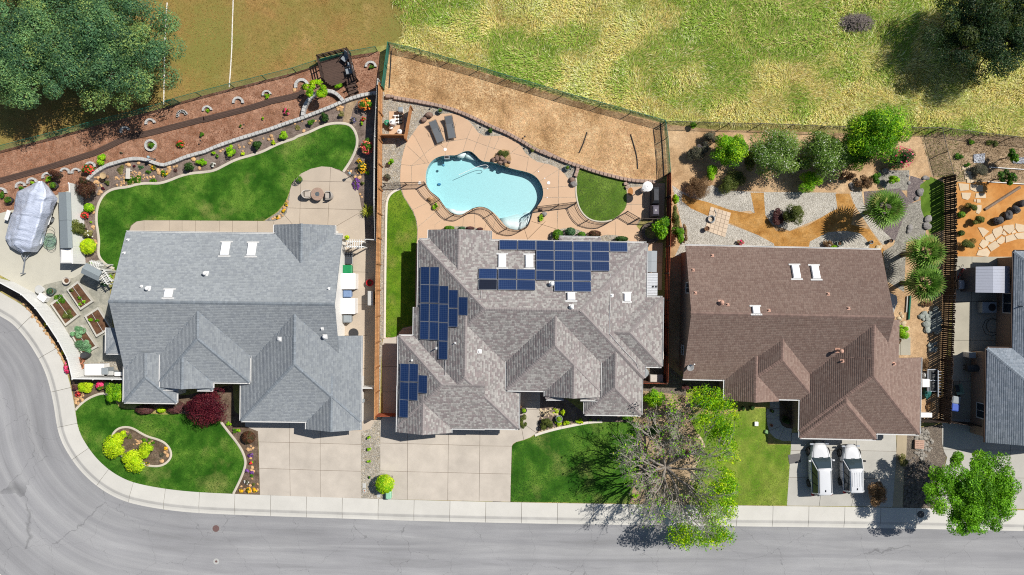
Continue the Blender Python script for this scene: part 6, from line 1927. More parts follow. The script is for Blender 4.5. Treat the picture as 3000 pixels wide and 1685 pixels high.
rocks('tan rocks lining the outside of the curved white vinyl fence', along(zE((225,290),(300,385),(400,500),(500,640),(580,780),(660,940),(690,1030)),60,2.2,1),.12)
rocks('tan and orange rocks in the corner bed by the azaleas', scatter(zE((700,1120),(800,1100),(780,1200),(715,1260)),34,2),.13)
rocks('cream rocks spread round the stone bench', scatter(zC((1080,360),(1330,320),(1400,400),(1250,460),(1090,470)),75,3),.09)
rocks('pile of tan rocks left of the stone bench', scatter(zC((890,380),(960,390),(970,470),(930,470),(880,430)),22,4),.14)
rocks('tan rocks above the lawn right of the lamp post', zC((1420,265),(1490,320),(1505,345),(1530,330),(1595,285),(1590,330),(1605,310),(1640,285),(1665,280),(1420,385),(1450,380),(1880,300),(1825,215),(1540,375),(1310,250),(1215,268),(1190,265)),.16)
rocks('scattered tan rocks in the mulch bed along the block wall', zB((560,1400),(640,1370),(690,1385),(745,1350),(760,1325),(875,1305),(925,1315),(950,1280),(960,1310),(680,1425),(470,1425),(490,1410),(1170,1165),(1240,1140),(1255,1235),(1365,1140),(1405,1145),(650,1390)),.15)
rocks('small pile of tan rocks beside the stepping path', zB((1570,1010),(1595,1005),(1620,1015),(1580,1030),(1605,1035)),.17)
rocks('tan rocks between yellow flowers at the pebble corner of the patio', zD((778,612),(750,670),(718,725),(735,745),(660,765),(640,775),(700,760)),.17)
rocks('pale rocks beside the right patio bed', zD((1350,325),(1375,330),(1430,322),(1440,345),(1460,383),(1415,380),(1465,545),(1480,570),(1415,432)),.15)
rocks('tan rocks in the bed left of the back lawn', zC((880,690),(885,715),(880,850),(885,870),(900,985),(910,1005),(945,520),(960,525),(935,545)),.15)
rocks('white and tan rocks at the heart of the lawn island', zG((1280,170),(1300,185),(1320,190),(1290,210),(1260,215),(1310,205),(1330,185),(1415,190),(1435,185),(1410,200),(1190,95),(1205,100)),.12)
rocks('tan rocks at the right end of the lawn island', zG((1575,275),(1570,300),(1580,320),(1515,370),(1530,372),(1555,290)),.15)
rocks('tan rocks in the flower strip beside the first driveway', zH((435,230),(410,262),(430,262),(455,250),(430,340),(450,432),(462,465),(442,457),(447,537),(430,600),(500,590),(330,650),(445,655),(345,610),(375,640),(500,640)),.16)
rocks('curved border of pale stones right of the half bare tree', along(zN((1420,240),(1475,300),(1480,350),(1455,410),(1400,520),(1372,620),(1390,700)),44,1.5,41),.14, mat('cream_rock', A(214,194,160),.9, obj=.2, bmp=.5))
rocks('large tan rock by the widest block ring', [zB(1168,850)],.3)
# ------------------------------------------------------------------ swimming pool
PLAST = mat('white_pool_plaster', A(214,236,238,1.3),.7, var=.04)
LEDGE = mat('white_pool_ledge', A(236,242,242,1.25),.7, var=.03)
pl = tag(thing('swimming_pool', 'free form swimming pool of pale turquoise water in the peach deck', 'pool', g(*zJ(1000,480))))
pl.location.z = 0
fz = lambda x: -.62 - .33 * min(1, max(0,(3.0 - x) / 12.0))
n_ = len(pool_w)
V = [(x, y, .128) for x, y in pool_w] + [(x, y, fz(x)) for x, y in pool_w]
me = bpy.data.meshes.new('pool_wall'); me.from_pydata(V, [],[(i, (i + 1) % n_, n_ + (i + 1) % n_, n_ + i) for i in range(n_)]); me.update()
link('pool_wall', me, PLAST, pl, world=True)
P, T, _ = cdt(pool_w)
link('pool_floor', fmesh('pool_floor', np.c_[P, [fz(x) for x, y in P]], orient(P, T)), PLAST, pl, world=True)
def wet(name, pts, z, m=LEDGE):
 q = [g(*p, z) for p in pts]
 P, T, _ = cdt([(p.x, p.y) for p in q])
 me = fmesh(name, np.c_[P, np.full(len(P), z)], orient(P, T)); bm = bmesh.new(); bm.from_mesh(me)
 ex = bmesh.ops.extrude_edge_only(bm, edges=[e for e in bm.edges if e.is_boundary])
 for v in ex['geom']:
  if isinstance(v, bmesh.types.BMVert): v.co.z = -2.0
 bm.to_mesh(me); bm.free(); link(name, me, m, pl, world=True)
for k, z in ((0,-.13),(28,-.27),(56,-.41),(84,-.55)):
 wet('pool_step', zJ((1468,725 - k * .3),(1466,780),(1440,832),(1390,867),(1330,881),(1270,871),(1222,842),(1190 - k * .2,800 - k * .35),(1250 - k * .2,800 - k * .5),(1330,815 - k),(1400 - k * .2,800 - k * .7),(1440 - k * .5,760 - k * .5)), z - .001 * k)
wet('pool_bench', zJ((900,688),(870,703),(820,735),(770,744),(712,720),(664,674),(740,685),(760,700),(830,700)),-.2)
wet('pool_bench', zJ((757,180),(800,160),(840,141),(852,160),(830,195),(780,196)),-.2); wet('pool_bench', zJ((857,142),(880,140),(900,170),(940,205),(960,230),(900,215),(845,200)),-.35)
wm, t_, b_ = nodes('pool_water')
tr_ = N(t_, 'BsdfTransparent'); gl_ = N(t_, 'BsdfGlossy'); gl_.inputs['Roughness'].default_value = .02
lw = N(t_, 'Fresnel'); lw.inputs['IOR'].default_value = 1.33; ms_ = N(t_, 'MixShader')
bmp_ = N(t_, 'Bump', Strength=.25, Distance=.02); t_.links.new(noise(t_, world_xyz(t_),5.0,3), bmp_.inputs['Height']); t_.links.new(bmp_.outputs[0], gl_.inputs['Normal']); t_.links.new(bmp_.outputs[0], lw.inputs['Normal'])
t_.links.new(lw.outputs[0], ms_.inputs[0]); t_.links.new(tr_.outputs[0], ms_.inputs[1]); t_.links.new(gl_.outputs[0], ms_.inputs[2])
va = N(t_, 'VolumeAbsorption', Density=.34); va.inputs['Color'].default_value = (.16,.87,.93,1)
t_.nodes.remove(b_); t_.links.new(ms_.outputs[0], t_.nodes['Material Output'].inputs[0]); vs_ = N(t_, 'VolumeScatter', Density=.06); vs_.inputs['Color'].default_value = (.9,1,1,1); as_ = N(t_, 'AddShader'); t_.links.new(va.outputs[0], as_.inputs[0]); t_.links.new(vs_.outputs[0], as_.inputs[1]); t_.links.new(as_.outputs[0], t_.nodes['Material Output'].inputs[1])
bm = bmesh.new()
cx_, cy_ = sum(x for x, y in pool_w) / n_, sum(y for x, y in pool_w) / n_
ins = [(x, y) for x, y in pool_w]
me = bpy.data.meshes.new('water')
T2 = orient(P, T)
Vw = [(x, y, .03) for x, y in P] + [(x, y, -2.6) for x, y in P]; m_ = len(P)
bnd = {}
for t3 in T2:
 for k in range(3):
  e = (int(t3[k]), int(t3[(k + 1) % 3])); bnd[e] = 1
F = [tuple(int(i) for i in t3) for t3 in T2] + [tuple(int(i) + m_ for i in t3[::-1]) for t3 in T2] + [(b, a, a + m_, b + m_) for a, b in bnd if (b, a) not in bnd]
me.from_pydata(Vw, [], F); me.update()
link('water', me, wm, pl, world=True)

def disc(px, py, r, label, m, h=.03, z0=.131, name='drain_cover', cat='cover'):
 o = MB().lathe([(r, 0),(r, h * .6),(r * .85, h),(.01, h)],22).build(name, m); q = g(px, py, z0); o.location = (q.x, q.y, z0 - .004); return tag(o, label, cat)
WPL = mat('white_plastic', A(246,244,240,1.3),.5)
disc(*zJ(656,122),.14, 'white skimmer lid above the upper left pool edge', WPL); disc(*zJ(1630,437),.14, 'white skimmer lid right of the pool', WPL); disc(*zJ(416,437),.14, 'white lid at the end of the left pool fence', WPL)
for q, lab in ((zJ(1594,394), 'upper small white deck jet cap right of the pool'),(zJ(1622,493), 'middle small white deck jet cap right of the pool'),(zJ(1616,575), 'lower small white deck jet cap right of the pool'),(zJ(1535,330), 'small white deck cap at the top right pool bend')): disc(*q, .05, lab, WPL)
sk = thing('pool_skimmer', 'grey floating skimmer box at the upper left pool edge', 'skimmer', g(*zJ(672,198),.05)); MB().bbox(-.24,.24,-.17,.17,-.1,.1,.03).build('skimmer_body', GREYP, sk); MB().bbox(-.18,.18,-.08,.1,.1,.115,.005).build('opening', BLK, sk)
q = [g(*p, .06) for p in zJ((785,362),(880,320),(960,285),(1015,268),(1050,268),(1065,285),(1045,300),(1010,298))]
tag(MB().tube([Vector((*p, .06)) for p in smooth_line([(v.x, v.y) for v in q],3)],.02,6).build('pool_hose', WPL), 'white vacuum hose floating in the upper part of the pool', 'hose')
o = MB().lathe([(.01,0),(.1,.02),(.12,.08),(.06,.14),(.01,.15)],14).build('chlorine_float', mat('blue_float', A(90,160,190),.5)); q = g(*zJ(640,272),.04); o.location = (q.x, q.y, .0); tag(o, 'small blue chlorine float at the left end of the pool', 'float')
ro = thing('pool_robot', 'small blue pool cleaner resting on the floor at the left', 'pool cleaner', g(*zJ(600,452),-.88)); MB().bbox(-.14,.14,-.1,.1,.0,.14,.04).build('shell', mat('cleaner_blue', A(80,150,200),.5), ro); MB().box(-.16,.16,-.03,.03,.02,.08).build('brush', BLK, ro)
bo = [(1108,222,20,22),(1145,205,26,24),(1190,205,24,28),(1172,248,26,22),(1218,238,26,22),(1258,242,16,16),(1235,272,26,20)]
for i, (x, y, rx, ry) in enumerate(bo): boulder(*zJ(x, y), rx / ZK, ry / ZK, .42,['leftmost', 'upper left', 'upper middle', 'front left', 'front middle', 'small right', 'orange front right'][i] + ' boulder of the rock pile at the pool edge', ROCKT if i == 6 else ROCKD, i)
boulder(*zK(402,408),8,7.5,.4, 'upper reddish boulder beside the small lawn', ROCKD); boulder(*zK(420,447),10,8,.42, 'lower grey brown boulder beside the small lawn', ROCKG)
boulder(*zJ(515,588),8,6,.35, 'pale boulder in the planting hole by the left pool fence', ROCKT); boulder(*zJ(1590,730),8,7,.35, 'pale grey boulder in the planting hole right of the pool steps', ROCKG); boulder(*zJ(1558,690),6,5,.3, 'small dark boulder under the right pool fence', ROCKD)
boulder(*zI(615,967),9,8,.45, 'left dark boulder above the sun loungers', ROCKD); boulder(*zI(663,925),13,9,.5, 'right dark boulder above the sun loungers', ROCKD)
for pts, lab in ((zJ((560,575),(600,610),(610,660),(590,700),(555,705),(520,660),(500,620),(480,580)), 'l'),(zJ((1550,720),(1590,740),(1590,790),(1560,820),(1530,790),(1535,750)), 'r'),(zJ((1120,170),(1200,120),(1260,130),(1280,220),(1250,260),(1100,240)), 't')): patch('planting_hole', pts, .137, M_DIRT)

SLG = mat('grey_sling_fabric', A(112,116,120),.8, var=.1, scale=30); LGF = mat('bronze_frame', A(110,96,84),.5)
def lounger(px, py, rz, label):
 c = g(px, py, .4); o = thing('sun_lounger', label, 'lounger', (c.x, c.y, .13), rz)
 MB().box(-.31,.31,-.95,.3,.34,.36).build('seat', SLG, o)
 M = Matrix.Translation((0,.3,.36)) @ Matrix.Rotation(R(24),4, 'X'); MB().box(-.31,.31,0,.68,-.02,.0, M).build('backrest', SLG, o)
 MB().tube([M @ Vector((-.34,.0,0)), M @ Vector((-.34,.72,0)), M @ Vector((.34,.72,0)), M @ Vector((.34,0,0))],.018,6).build('back_frame', LGF, o)
 for x in (-.34,.34): MB().tube([(x, -1.0,.35),(x, .95,.35)],.02,6).build('side_rail', LGF, o)
 for x in (-.34,.34):
  for y in (-.85,.85): MB().tube([(x, y, 0),(x, y, .35)],.018,6).build('leg', LGF, o)
 MB().tube([(-.34,-1.0,.35),(.34,-1.0,.35)],.02,6).build('end_rail', LGF, o)
 for x in (-.37,.37): MB().tube([(x, -.1,.36),(x, -.05,.55),(x, .3,.55)],.016,6).build('armrest', LGF, o)
lounger(*zI(738,1082), R(22), 'left grey sun lounger on the upper pool deck'); lounger(*zI(866,1040), R(10), 'right grey sun lounger on the upper pool deck')

MB_pad = patch('equipment_pad', zI((288,888),(430,888),(430,1108),(288,1108)),.15, M_POOLD)
def tank(px, py, r, h, label, m, z0=.15):
 c = g(px, py, z0 + h); o = thing('pool_filter', label, 'tank', (c.x, c.y, z0)); MB().lathe([(r * .9,0),(r, .05),(r, h * .75),(r * .8, h * .92),(r * .3, h),(.01, h)],20).build('tank_body', m, o, smooth=False); MB().lathe([(.06, h - .02),(.06, h + .08),(.01, h + .09)],10).build('valve', GREYP, o); MB().torus((0,0, h * .5), r, .02,20,5).build('clamp_ring', STEEL, o)
tank(*zI(312,985),.27,.95, 'large white domed pool filter', WPL); tank(*zI(384,1076),.24,.8, 'white domed tank in the lower right of the pump enclosure', WPL); tank(*zI(303,1036),.18,.4, 'small white tank below the large pool filter', WPL); tank(*zI(266,992),.26,.5, 'green tank beside the cedar fence at the pool pumps', mat('sea_green_plastic', A(64,160,124),.5))
for i, y in enumerate((930,965,995)):
 o = thing('pool_pump', ('upper', 'middle', 'lower')[i] + ' white and black pump of the pool equipment', 'pump', g(*zI(385, y),.3)); o.location.z = .15
 Mx = Matrix.Translation((0,0,.2)) @ Matrix.Rotation(R(90),4, 'Y'); MB().lathe([(.09,-.1),(.1,-.05),(.1,.25),(.06,.28)],14, M=Mx).build('motor', BLK, o); MB().lathe([(.06,-.5),(.06,-.1),(.11,-.1),(.11,.0)],14, M=Mx).build('strainer', WPL, o); MB().box(-.15,.2,-.1,.1,0,.1).build('foot', BLK, o)
tag(MB().tube([g(*zI(345,925),.35), g(*zI(345,1000),.35), g(*zI(312,1000),.35)],.04,8).build('pool_pipe', WPL), 'white pipe joining the pool pumps to the filter', 'pipe')
chest(*zI(395,868),.4,.42,.8, 'white control box above the pool pumps', WPL, GREYP)

ht = thing('patio_heater', 'tall patio heater with round white top beside the covered grill', 'heater', g(*zK(1118,470),2.1)); ht.location.z = .13
MB().lathe([(.26,0),(.26,.7),(.1,.8)],20).build('tank_housing', WPL, ht); MB().cyl((0,0),.035,.75,1.8,10).build('pole', STEEL, ht); MB().lathe([(.08,1.65),(.13,1.9)],14).build('burner', STEEL, ht); MB().lathe([(.43,1.93),(.43,1.95),(.2,2.05),(.05,2.08),(.03,2.12),(.01,2.12)],32).build('reflector', WPL, ht)
COV = mat('black_cover', A(62,64,70),.6, var=.25, scale=5, bmp=.8, bscale=5); COV2 = mat('purple_grey_cover', A(104,98,110),.6, var=.15, scale=5, bmp=.8, bscale=5)
def covered(px, py, lx, ly, h, label, m, logo=False):
 c = g(px, py, h); o = thing('covered_grill', label, 'grill', (c.x, c.y, .13)); a, b = lx / 2, ly / 2
 R_ = [[(-a, -b, 0),(a, -b, 0),(a, b, 0),(-a, b, 0)],[(-a * .95,-b * .95,.55),(a * .95,-b * .95,.55),(a * .95, b * .95,.55),(-a * .95, b * .95,.55)],[(-a * .9,-b * .9, h * .78),(a * .9,-b * .9, h * .78),(a * .9, b * .9, h * .78),(-a * .9, b * .9, h * .78)],[(-a * .6,-b * .62, h),(a * .6,-b * .62, h),(a * .6, b * .62, h),(-a * .6, b * .62, h)]]
 MB().loft(R_).build('cover', m, o)
 if logo: MB().torus((0,0, h + .002),.07,.012,20,4).build('emblem', WPL, o); MB().box(-.015,.015,-.05,.05, h, h + .012).build('emblem', WPL, o)
 for x in (-a * .7, a * .7): MB().box(x - .03, x + .03,-.03,.03,.0,.05).build('foot', BLK, o)
covered(*zK(1196,550),.62,1.55,1.2, 'long grill under a black cover at the right end of the patio', COV); covered(*zK(1192,697),.72,1.05,1.2, 'grill under a purple grey cover with a round white emblem', COV2, True)
o = MB().lathe([(.36,0),(.36,.012),(.01,.014)],24, sx=.62, sy=1.0).build('shadow_oval', mat('rust_shadow_tone', A(192,132,78),.95)); q = g(*zK(955,520)); o.location = (q.x, q.y, .1305); tag(o, 'oval rust coloured shadow mark beside the small lawn', 'mat')  # thin disc whose rust colour stands in for a shadow on the deck
gable_shed('grey_shed', 'low shed with flat grey panel roof beside the pool house wall', zK(1096,1075), zK(1206,1078), zK(1202,1280), zK(1096,1278),2.1,.04,.5, mat('grey_panel', A(166,172,176),.6, var=.06), BEIGE, 2)
cs = thing('metal_shed', 'small shed with white corrugated metal roof beside the pool house wall', 'shed', g(*zM(985,110)))
P4 = [g(*q, 2.1) for q in (*zK((1090,1286)), *zK((1212,1286)), *zM((1047,214)), *zM((922,214)))]
L_ = (P4[0] - P4[3]).length; nr = 14
for i in range(nr):
 a, b = P4[0].lerp(P4[3], i / nr), P4[1].lerp(P4[2], i / nr); c, d = P4[0].lerp(P4[3],(i + 1) / nr), P4[1].lerp(P4[2],(i + 1) / nr); u = Vector((0,0,.03)); m1, m2 = (a + c) / 2 + u, (b + d) / 2 + u
 MB().loft([[a, m1, c, c - u, a - u],[b, m2, d, d - u, b - u]]).build('roof_rib', mat('corrugated_white', A(226,228,230,1.4),.35,.3), cs, world=True)
cc_ = sum(P4, Vector()) / 4; MB().prism([(p.lerp(cc_, .05).x, p.lerp(cc_, .05).y) for p in P4], G0,2.06).build('walls', VINYLG, cs, world=True)
for k in (0,1):
 q = g(*zM(1010 + 30 * k, 127),2.2); MB().box(q.x - .07, q.x + .07, q.y - .07, q.y + .07,2.05,2.2).build('vent_cap', DPOT, cs, world=True)
ac = thing('heat_pump', 'round grey air conditioner at the front right corner of the pool house', 'air conditioner', g(*zM(918,938),.7)); ac.location.z = G0
MB().lathe([(.4,0),(.42,.1),(.42,.75),(.36,.8),(.1,.82),(.01,.82)],24).build('casing', GREYP, ac); MB().lathe([(.15,.83),(.12,.87),(.01,.88)],14).build('fan_guard', WPL, ac)
chest(*zM(1042,995),1.15,.68,.75, 'beige resin bench box behind the short red fence', BEIGEP)
chest(*zM(1092,760),.3,1.0,1.7, 'tall narrow beige cabinet on the right wall of the pool house', BEIGEP)
ring(*zK(1150,905),88, 'round stone planter ring under the citrus tree', 0,360, mat('dark_ring_block', A(112,100,92),.9, obj=.15),20,.25)
for pts, lab in ((zI((310,320),(305,440),(298,560),(290,668)), 'straight black drain pipe at the left of the dry slope'),(zK((545,-40),(510,70),(470,155)), 'short black pipe in the middle of the dry slope'),(zK((955,-20),(985,80),(1015,190),(1022,305)), 'bent black pipe on the right of the dry slope'),(zK((1170,-60),(1190,130),(1200,260),(1205,410)), 'thin dark hose near the right end of the dry slope'),(zK((1235,-130),(1250,50),(1262,230),(1268,375)), 'long black pipe beside the right chain link run')):
 W = smooth_line([(p.x, p.y) for p in (g(*q) for q in pts)],2); tag(MB().tube([(x, y, .15) for x, y in W],.05 if 'thin' not in lab else .025,6).build('drain_pipe', BLK), lab, 'pipe')
for q, r_, lab, m in ((zI(770,885),.22, 'grey green pot with a plant at the top of the pool deck', GPOT),(zK(362,295),.24, 'round grey green pot in the gravel above the small lawn', GPOT)): pot(*q, r_, .4, lab, m, GREEN, prx=.6, ph=.2)
for q, lab in ((zI(690,858), 'garden light left of the pot at the top of the pool deck'),(zI(1165,1030), 'garden light left of the shrub in the upper gravel'),(zI(1578,1228), 'garden light in the gravel near the right shrub'),(zK(408,297), 'garden light right of the round pot'),(zK(940,447), 'garden light at the upper right of the small lawn'),(zI(1567,1132), 'garden light at the foot of the dry slope')):
 o = thing('path_light', lab, 'light', g(*q)); MB().cyl((0,0),.015,-.05,.3,6).build('stake', BLK, o); MB().lathe([(.07,.26),(.08,.32),(.03,.38)],10).build('shade', DPOT, o)
dg = thing('carved_block', 'pale carved stone block at the left end of the block border', 'stone block', g(*zI(290,750),.2)); dg.location.z = .12; MB().bbox(-.3,.15,-.16,.16,0,.35,.05).build('block', BLOCKT, dg); MB().bbox(.16,.4,-.13,.13,0,.3,.05).build('block', BLOCKT, dg)

pot(*zX(222,655),.26,.45, 'blue grey pot with bright plant by the pool house front walk', DPOT, BRIGHT, prx=.7, ph=.3)
pot(*zX(150,610),.2,.3, 'tan bowl behind the blue grey pot by the garage wall', BRPOT)
pot(*zX(885,815),.3,.4, 'grey pot holding a bright leafy plant in the front bed', GREYP, BRIGHT, prx=.8, ph=.3)
rocks('pale rocks in the bed beside the pool house front walk', scatter(zX((540,640),(900,640),(920,720),(560,800)),40,8),.12, mat('cream_rock', A(214,194,160),.9, obj=.2, bmp=.5)); rocks('white stones along the front bed curb of the pool house', along(zX((500,1070),(800,980),(1000,940),(1300,880)),26,1.6,9),.09, mat('cream_rock', (1,1,1)))
ub = thing('utility_pedestal', 'pale green utility box below the clipped round tree', 'utility box', g(*zY(233,1010),.6)); ub.location.z = .125
MB().bbox(-.24,.24,-.34,.34,0,.6,.07).build('cabinet', mat('pale_green_paint', A(160,214,182),.5), ub); MB().box(-.3,.3,-.42,.42,-.03,.03).build('plinth', M_KERB, ub)
for q, lab in ((zH(1503,602), 'pale water meter lid in the rock strip'),(zH(1638,692), 'wide pale lid beside the green utility box')):
 o = thing('meter_lid', lab, 'utility lid', g(*q)); o.location.z = .126; MB().bbox(-.14,.14,-.2,.2,0,.03,.01).build('lid', VINYLG, o); MB().box(-.16,.16,-.22,.22,-.02,.02).build('rim', M_KERB, o)
o = thing('meter_lid', 'small lid with rusty centre in the rock strip', 'utility lid', g(*zH(1505,650))); o.location.z = .126; MB().bbox(-.12,.12,-.16,.16,0,.03,.01).build('lid', VINYLG, o); MB().bbox(-.05,.05,-.07,.07,.03,.04,.003).build('plate', TERRA, o)
IRON = mat('rusty_iron', A(122,96,92),.7, var=.25, scale=14, bmp=.6)
for q, r_, lab in ((zH(105,1008),.29, 'rusty iron manhole cover in the street'),(zH(108,1318),.1, 'small iron cap in a pale collar in the street')):
 o = thing('manhole', lab, 'manhole', g(*q, 0.0)); MB().lathe([(r_ * (1.5 if r_ > .2 else 2.6),0),(r_ * (1.5 if r_ > .2 else 2.6),.006),(r_, .007)],28).build('collar', mat('pale_collar', A(196,196,192),.9, var=.2) if r_ < .2 else mat('worn_collar', A(160,160,160),.9, var=.2), o); MB().lathe([(r_ * 1.02,0),(r_ * 1.02,.012),(r_ * .9,.016),(.01,.016)],28).build('lid', IRON, o)
o = disc(*zS(957,1148),.31, 'dark round iron lid in the sidewalk under the street tree', mat('dark_iron', A(96,92,90),.7),.012,.15); o.name = 'manhole'
# ------------------------------------------------------------------ cars
CARW = mat('white_car_paint', A(236,238,240,1.6),.25, var=.01, spec=.5, coat=.8); CARG = mat('car_glass', (.03,.045,.052),.06, spec=.8, var=.01)
TYRE = mat('tyre_rubber', (.018,.018,.018),.85); RIM = mat('alloy_rim', A(150,152,156),.35,.8); LAMP = mat('headlamp_lens', A(190,196,204),.1, spec=.8); TAIL = mat('tail_lamp', (.35,.012,.012),.2); TRIM = mat('black_trim', (.02,.02,.022),.5)

def car(px, py, label, L, W, H_, rz, ribs):
 c = g(px, py, 1.0); o = thing('parked_car', label, 'car', (c.x, c.y, .131), rz, 'white cars parked on the grey driveway')
 w, l = W / 2, L / 2; n = 44
 def out(k, e=2.9):
  r = []
  for i in range(n):
   a = 2 * math.pi * i / n; cx, sy = math.cos(a), math.sin(a)
   x = w * math.copysign(abs(cx) ** (2 / e), cx); y = l * math.copysign(abs(sy) ** (2 / (e - .1)), sy)
   x *= 1 - .14 * max(0, y / l - .35) - .05 * max(0,-y / l - .6)
   r.append((x * k, y * (1 - (1 - k) * W / L)))
  return r
 cow = l * .38
 tz = lambda y: -.17 * max(0,(y - cow) / (l - cow)) ** 1.2 - .02 * max(0,-y / l)
 rings = [[(x, y, .24) for x, y in out(.93)],[(x, y, .5) for x, y in out(1.0)],[(x, y, .72 + tz(y) * .5) for x, y in out(1.0)],[(x, y, .90 + tz(y)) for x, y in out(.96)],[(x, y, .985 + tz(y)) for x, y in out(.86)],[(x, y, 1.02 + tz(y)) for x, y in out(.6)],[(x, y, 1.03 + tz(y)) for x, y in out(.25)]]
 MB().loft(rings).build('body', CARW, o, smooth=True)
 def cab(f, z):
  """cabin outline at height fraction f"""
  yf = l * (.47 - .37 * f); yr = -l * (.95 - .06 * f); x = w * (.92 - .26 * f)
  b = .16
  return [(-x, yr + b, z),(-x, yf - b, z - .0),(-x * .86, yf, z),(x * .86, yf, z),(x, yf - b, z),(x, yr + b, z),(x * .88, yr, z),(-x * .88, yr, z)]
 zb, zt = .95, H_ - .08
 MB().loft([cab(0, zb), cab(1, zt)]).build('windows', CARG, o)
 rf = [cab(.98, zt - .01), cab(1.02, zt + .03)]
 sc = lambda r, k, z: [(x * k, (y + l * .38) * k - l * .38, z) for x, y, _ in r]
 rf += [sc(rf[1],.9, H_ - .015), sc(rf[1],.6, H_ + .01), sc(rf[1],.2, H_ + .02)]
 MB().loft(rf).build('roof', CARW, o, smooth=True)
 for s in (-1,1):
  a0, a1 = cab(0, zb), cab(1, zt); pick = (1,0) if s < 0 else (4,5)
  for nm, i, r_ in (('pillar', pick[0],.045),('pillar', pick[1],.06)):
   MB().tube([a0[i], a1[i]], r_, 6).build(nm, CARW, o)
  for f_ in (.36,.68):
   p0, p1 = Vector(a0[pick[0]]).lerp(Vector(a0[pick[1]]), f_), Vector(a1[pick[0]]).lerp(Vector(a1[pick[1]]), f_); MB().tube([p0, p1],.035,6).build('pillar', TRIM, o)
  MB().tube([Vector(a0[pick[0]]) + Vector((s * .02,0,.02)), Vector(a0[pick[1]]) + Vector((s * .02,0,.02))],.03,6).build('window_sill', CARW, o)
  x = s * (w + .1); MB().bbox(x - .11, x + .11, l * .33 - .07, l * .33 + .07,.98,1.12,.03).build('mirror', CARW if not ribs else TRIM, o)
  MB().bbox(s * w * .72 - .16, s * w * .72 + .16, l * .885, l * .955,.62,.76,.03).build('headlight', LAMP, o)
  MB().bbox(s * w * .84 - .09, s * w * .84 + .09,-l * .985,-l * .90,.78,1.02,.03).build('taillight', TAIL, o)
  rr_ = [(s * w * .56, l * .02, H_ + .05),(s * w * .56,-l * .8, H_ + .03)]
  MB().tube([(rr_[0][0], rr_[0][1], H_ - .04), rr_[0], rr_[1],(rr_[1][0], rr_[1][1], H_ - .05)],.02,6).build('roof_rail', TRIM if not ribs else CARW, o)
  for y in (l * .60,-l * .58):
   M = Matrix.Translation((s * (w - .10), y, .34)) @ Matrix.Rotation(R(90),4, 'Y'); wh = MB().lathe([(.2,-.12),(.33,-.11),(.345,-.05),(.345,.05),(.33,.11),(.2,.12)],24, M=M).build('wheel', TYRE, o)
   MB().lathe([(.01,-.118),(.06,-.125),(.08,-.09),(.19,-.11),(.21,-.08),(.21,.08),(.19,.11),(.08,.09),(.06,.125),(.01,.118)],20, M=M).build('rim', RIM, wh)
   for q_ in range(5):
    Ms = M @ Matrix.Rotation(q_ * 2 * math.pi / 5,4, 'Z'); MB().box(.03,.2,-.025,.025,-.122,.122, Ms).build('spoke', RIM, wh)
 MB().bbox(-w * .5, w * .5, l * .93, l * .985,.5,.66,.02).build('grille', TRIM, o)
 MB().bbox(-.03,.03,-l * .72 - .09,-l * .72 + .09, H_ + .01, H_ + .07,.015).build('antenna', TRIM, o)
 for x in (-.35,.2): MB().tube([(x, l * .43,1.035),(x + .35, l * .40,1.06)],.012,5).build('wiper', TRIM, o)
 for s in (-1,1):
  MB().tube([(s * w * .72, l * .44,1.0),(s * w * .66, l * .7,.955),(s * w * .52, l * .90,.87)],.008,4).build('hood_seam', TRIM, o)
  for y in (l * .30,-l * .10,-l * .46): MB().box(s * w * .985 - .012, s * w * .985 + .012, y - .008, y + .008,.35,.93).build('door_seam', TRIM, o)
  for y in (l * .0,-l * .40): MB().bbox(s * w * .99 - .02, s * w * .99 + .02, y - .09, y + .09,.84,.87,.006).build('door_handle', CARW, o)
 MB().tube([(-w * .52, l * .90,.87),(w * .52, l * .90,.87)],.008,4).build('hood_seam', TRIM, o)
 if ribs:
  for k in range(5): MB().bbox(-.42 + k * .2,-.36 + k * .2,-l * .62,-l * .05, H_ + .012, H_ + .032,.008).build('roof_rib', CARW, o)
 
 return o

car(2405,1374, 'larger white car with black roof rails parked on the left', 4.65,1.84,1.66, R(1.8), False)
car(2497,1374, 'smaller white car with ribbed roof parked nearer the street tree', 4.2,1.78,1.66, R(1.6), True)

# ------------------------------------------------------------------ brown house: front and back
mtt = MB().bbox(-.52,.52,-.4,.4,0,.02,.005).build('rubber_mat', mat('grey_rubber_mat', A(120,118,116),.9)); q = g(*zT(730,622)); mtt.location = (q.x, q.y, .132); mtt.rotation_euler = (0,0, R(8)); tag(mtt, 'flat grey mat lying between the lawn and the left car', 'mat')
chest(*zT(375,297),.34,.38,.25, 'small white box lying on the brown house lawn', WPL, cat='box'); chest(*zT(476,373),.38,.32,.25, 'small box with green and red lid at the edge of the front walk', WPL, mat('green_red_lid', A(130,170,110),.6, var=.5, scale=9), rz=R(-20))
pot(*zT(515,172),.14,.3, 'black pot at the top of the brown house front walk', DPOT, DARK); pot(*zT(515,310),.12,.25, 'small terracotta pot on the front walk', TERRA)
pal = thing('pallet_box', 'small pinkish wooden pallet on the river rocks beside the driveway', 'pallet', g(*zU(942,1165),.3), R(-3)); pal.location.z = .12
for k in range(5): MB().box(-.4,.4,-.36 + k * .155,-.23 + k * .155,.22,.25).build('slat', mat('pink_wood', A(206,170,150),.85), pal)
for x in (-.34,0,.34): MB().box(x - .04, x + .04,-.36,.38,0,.218).build('bearer', mat('pink_wood', (1,1,1)), pal)
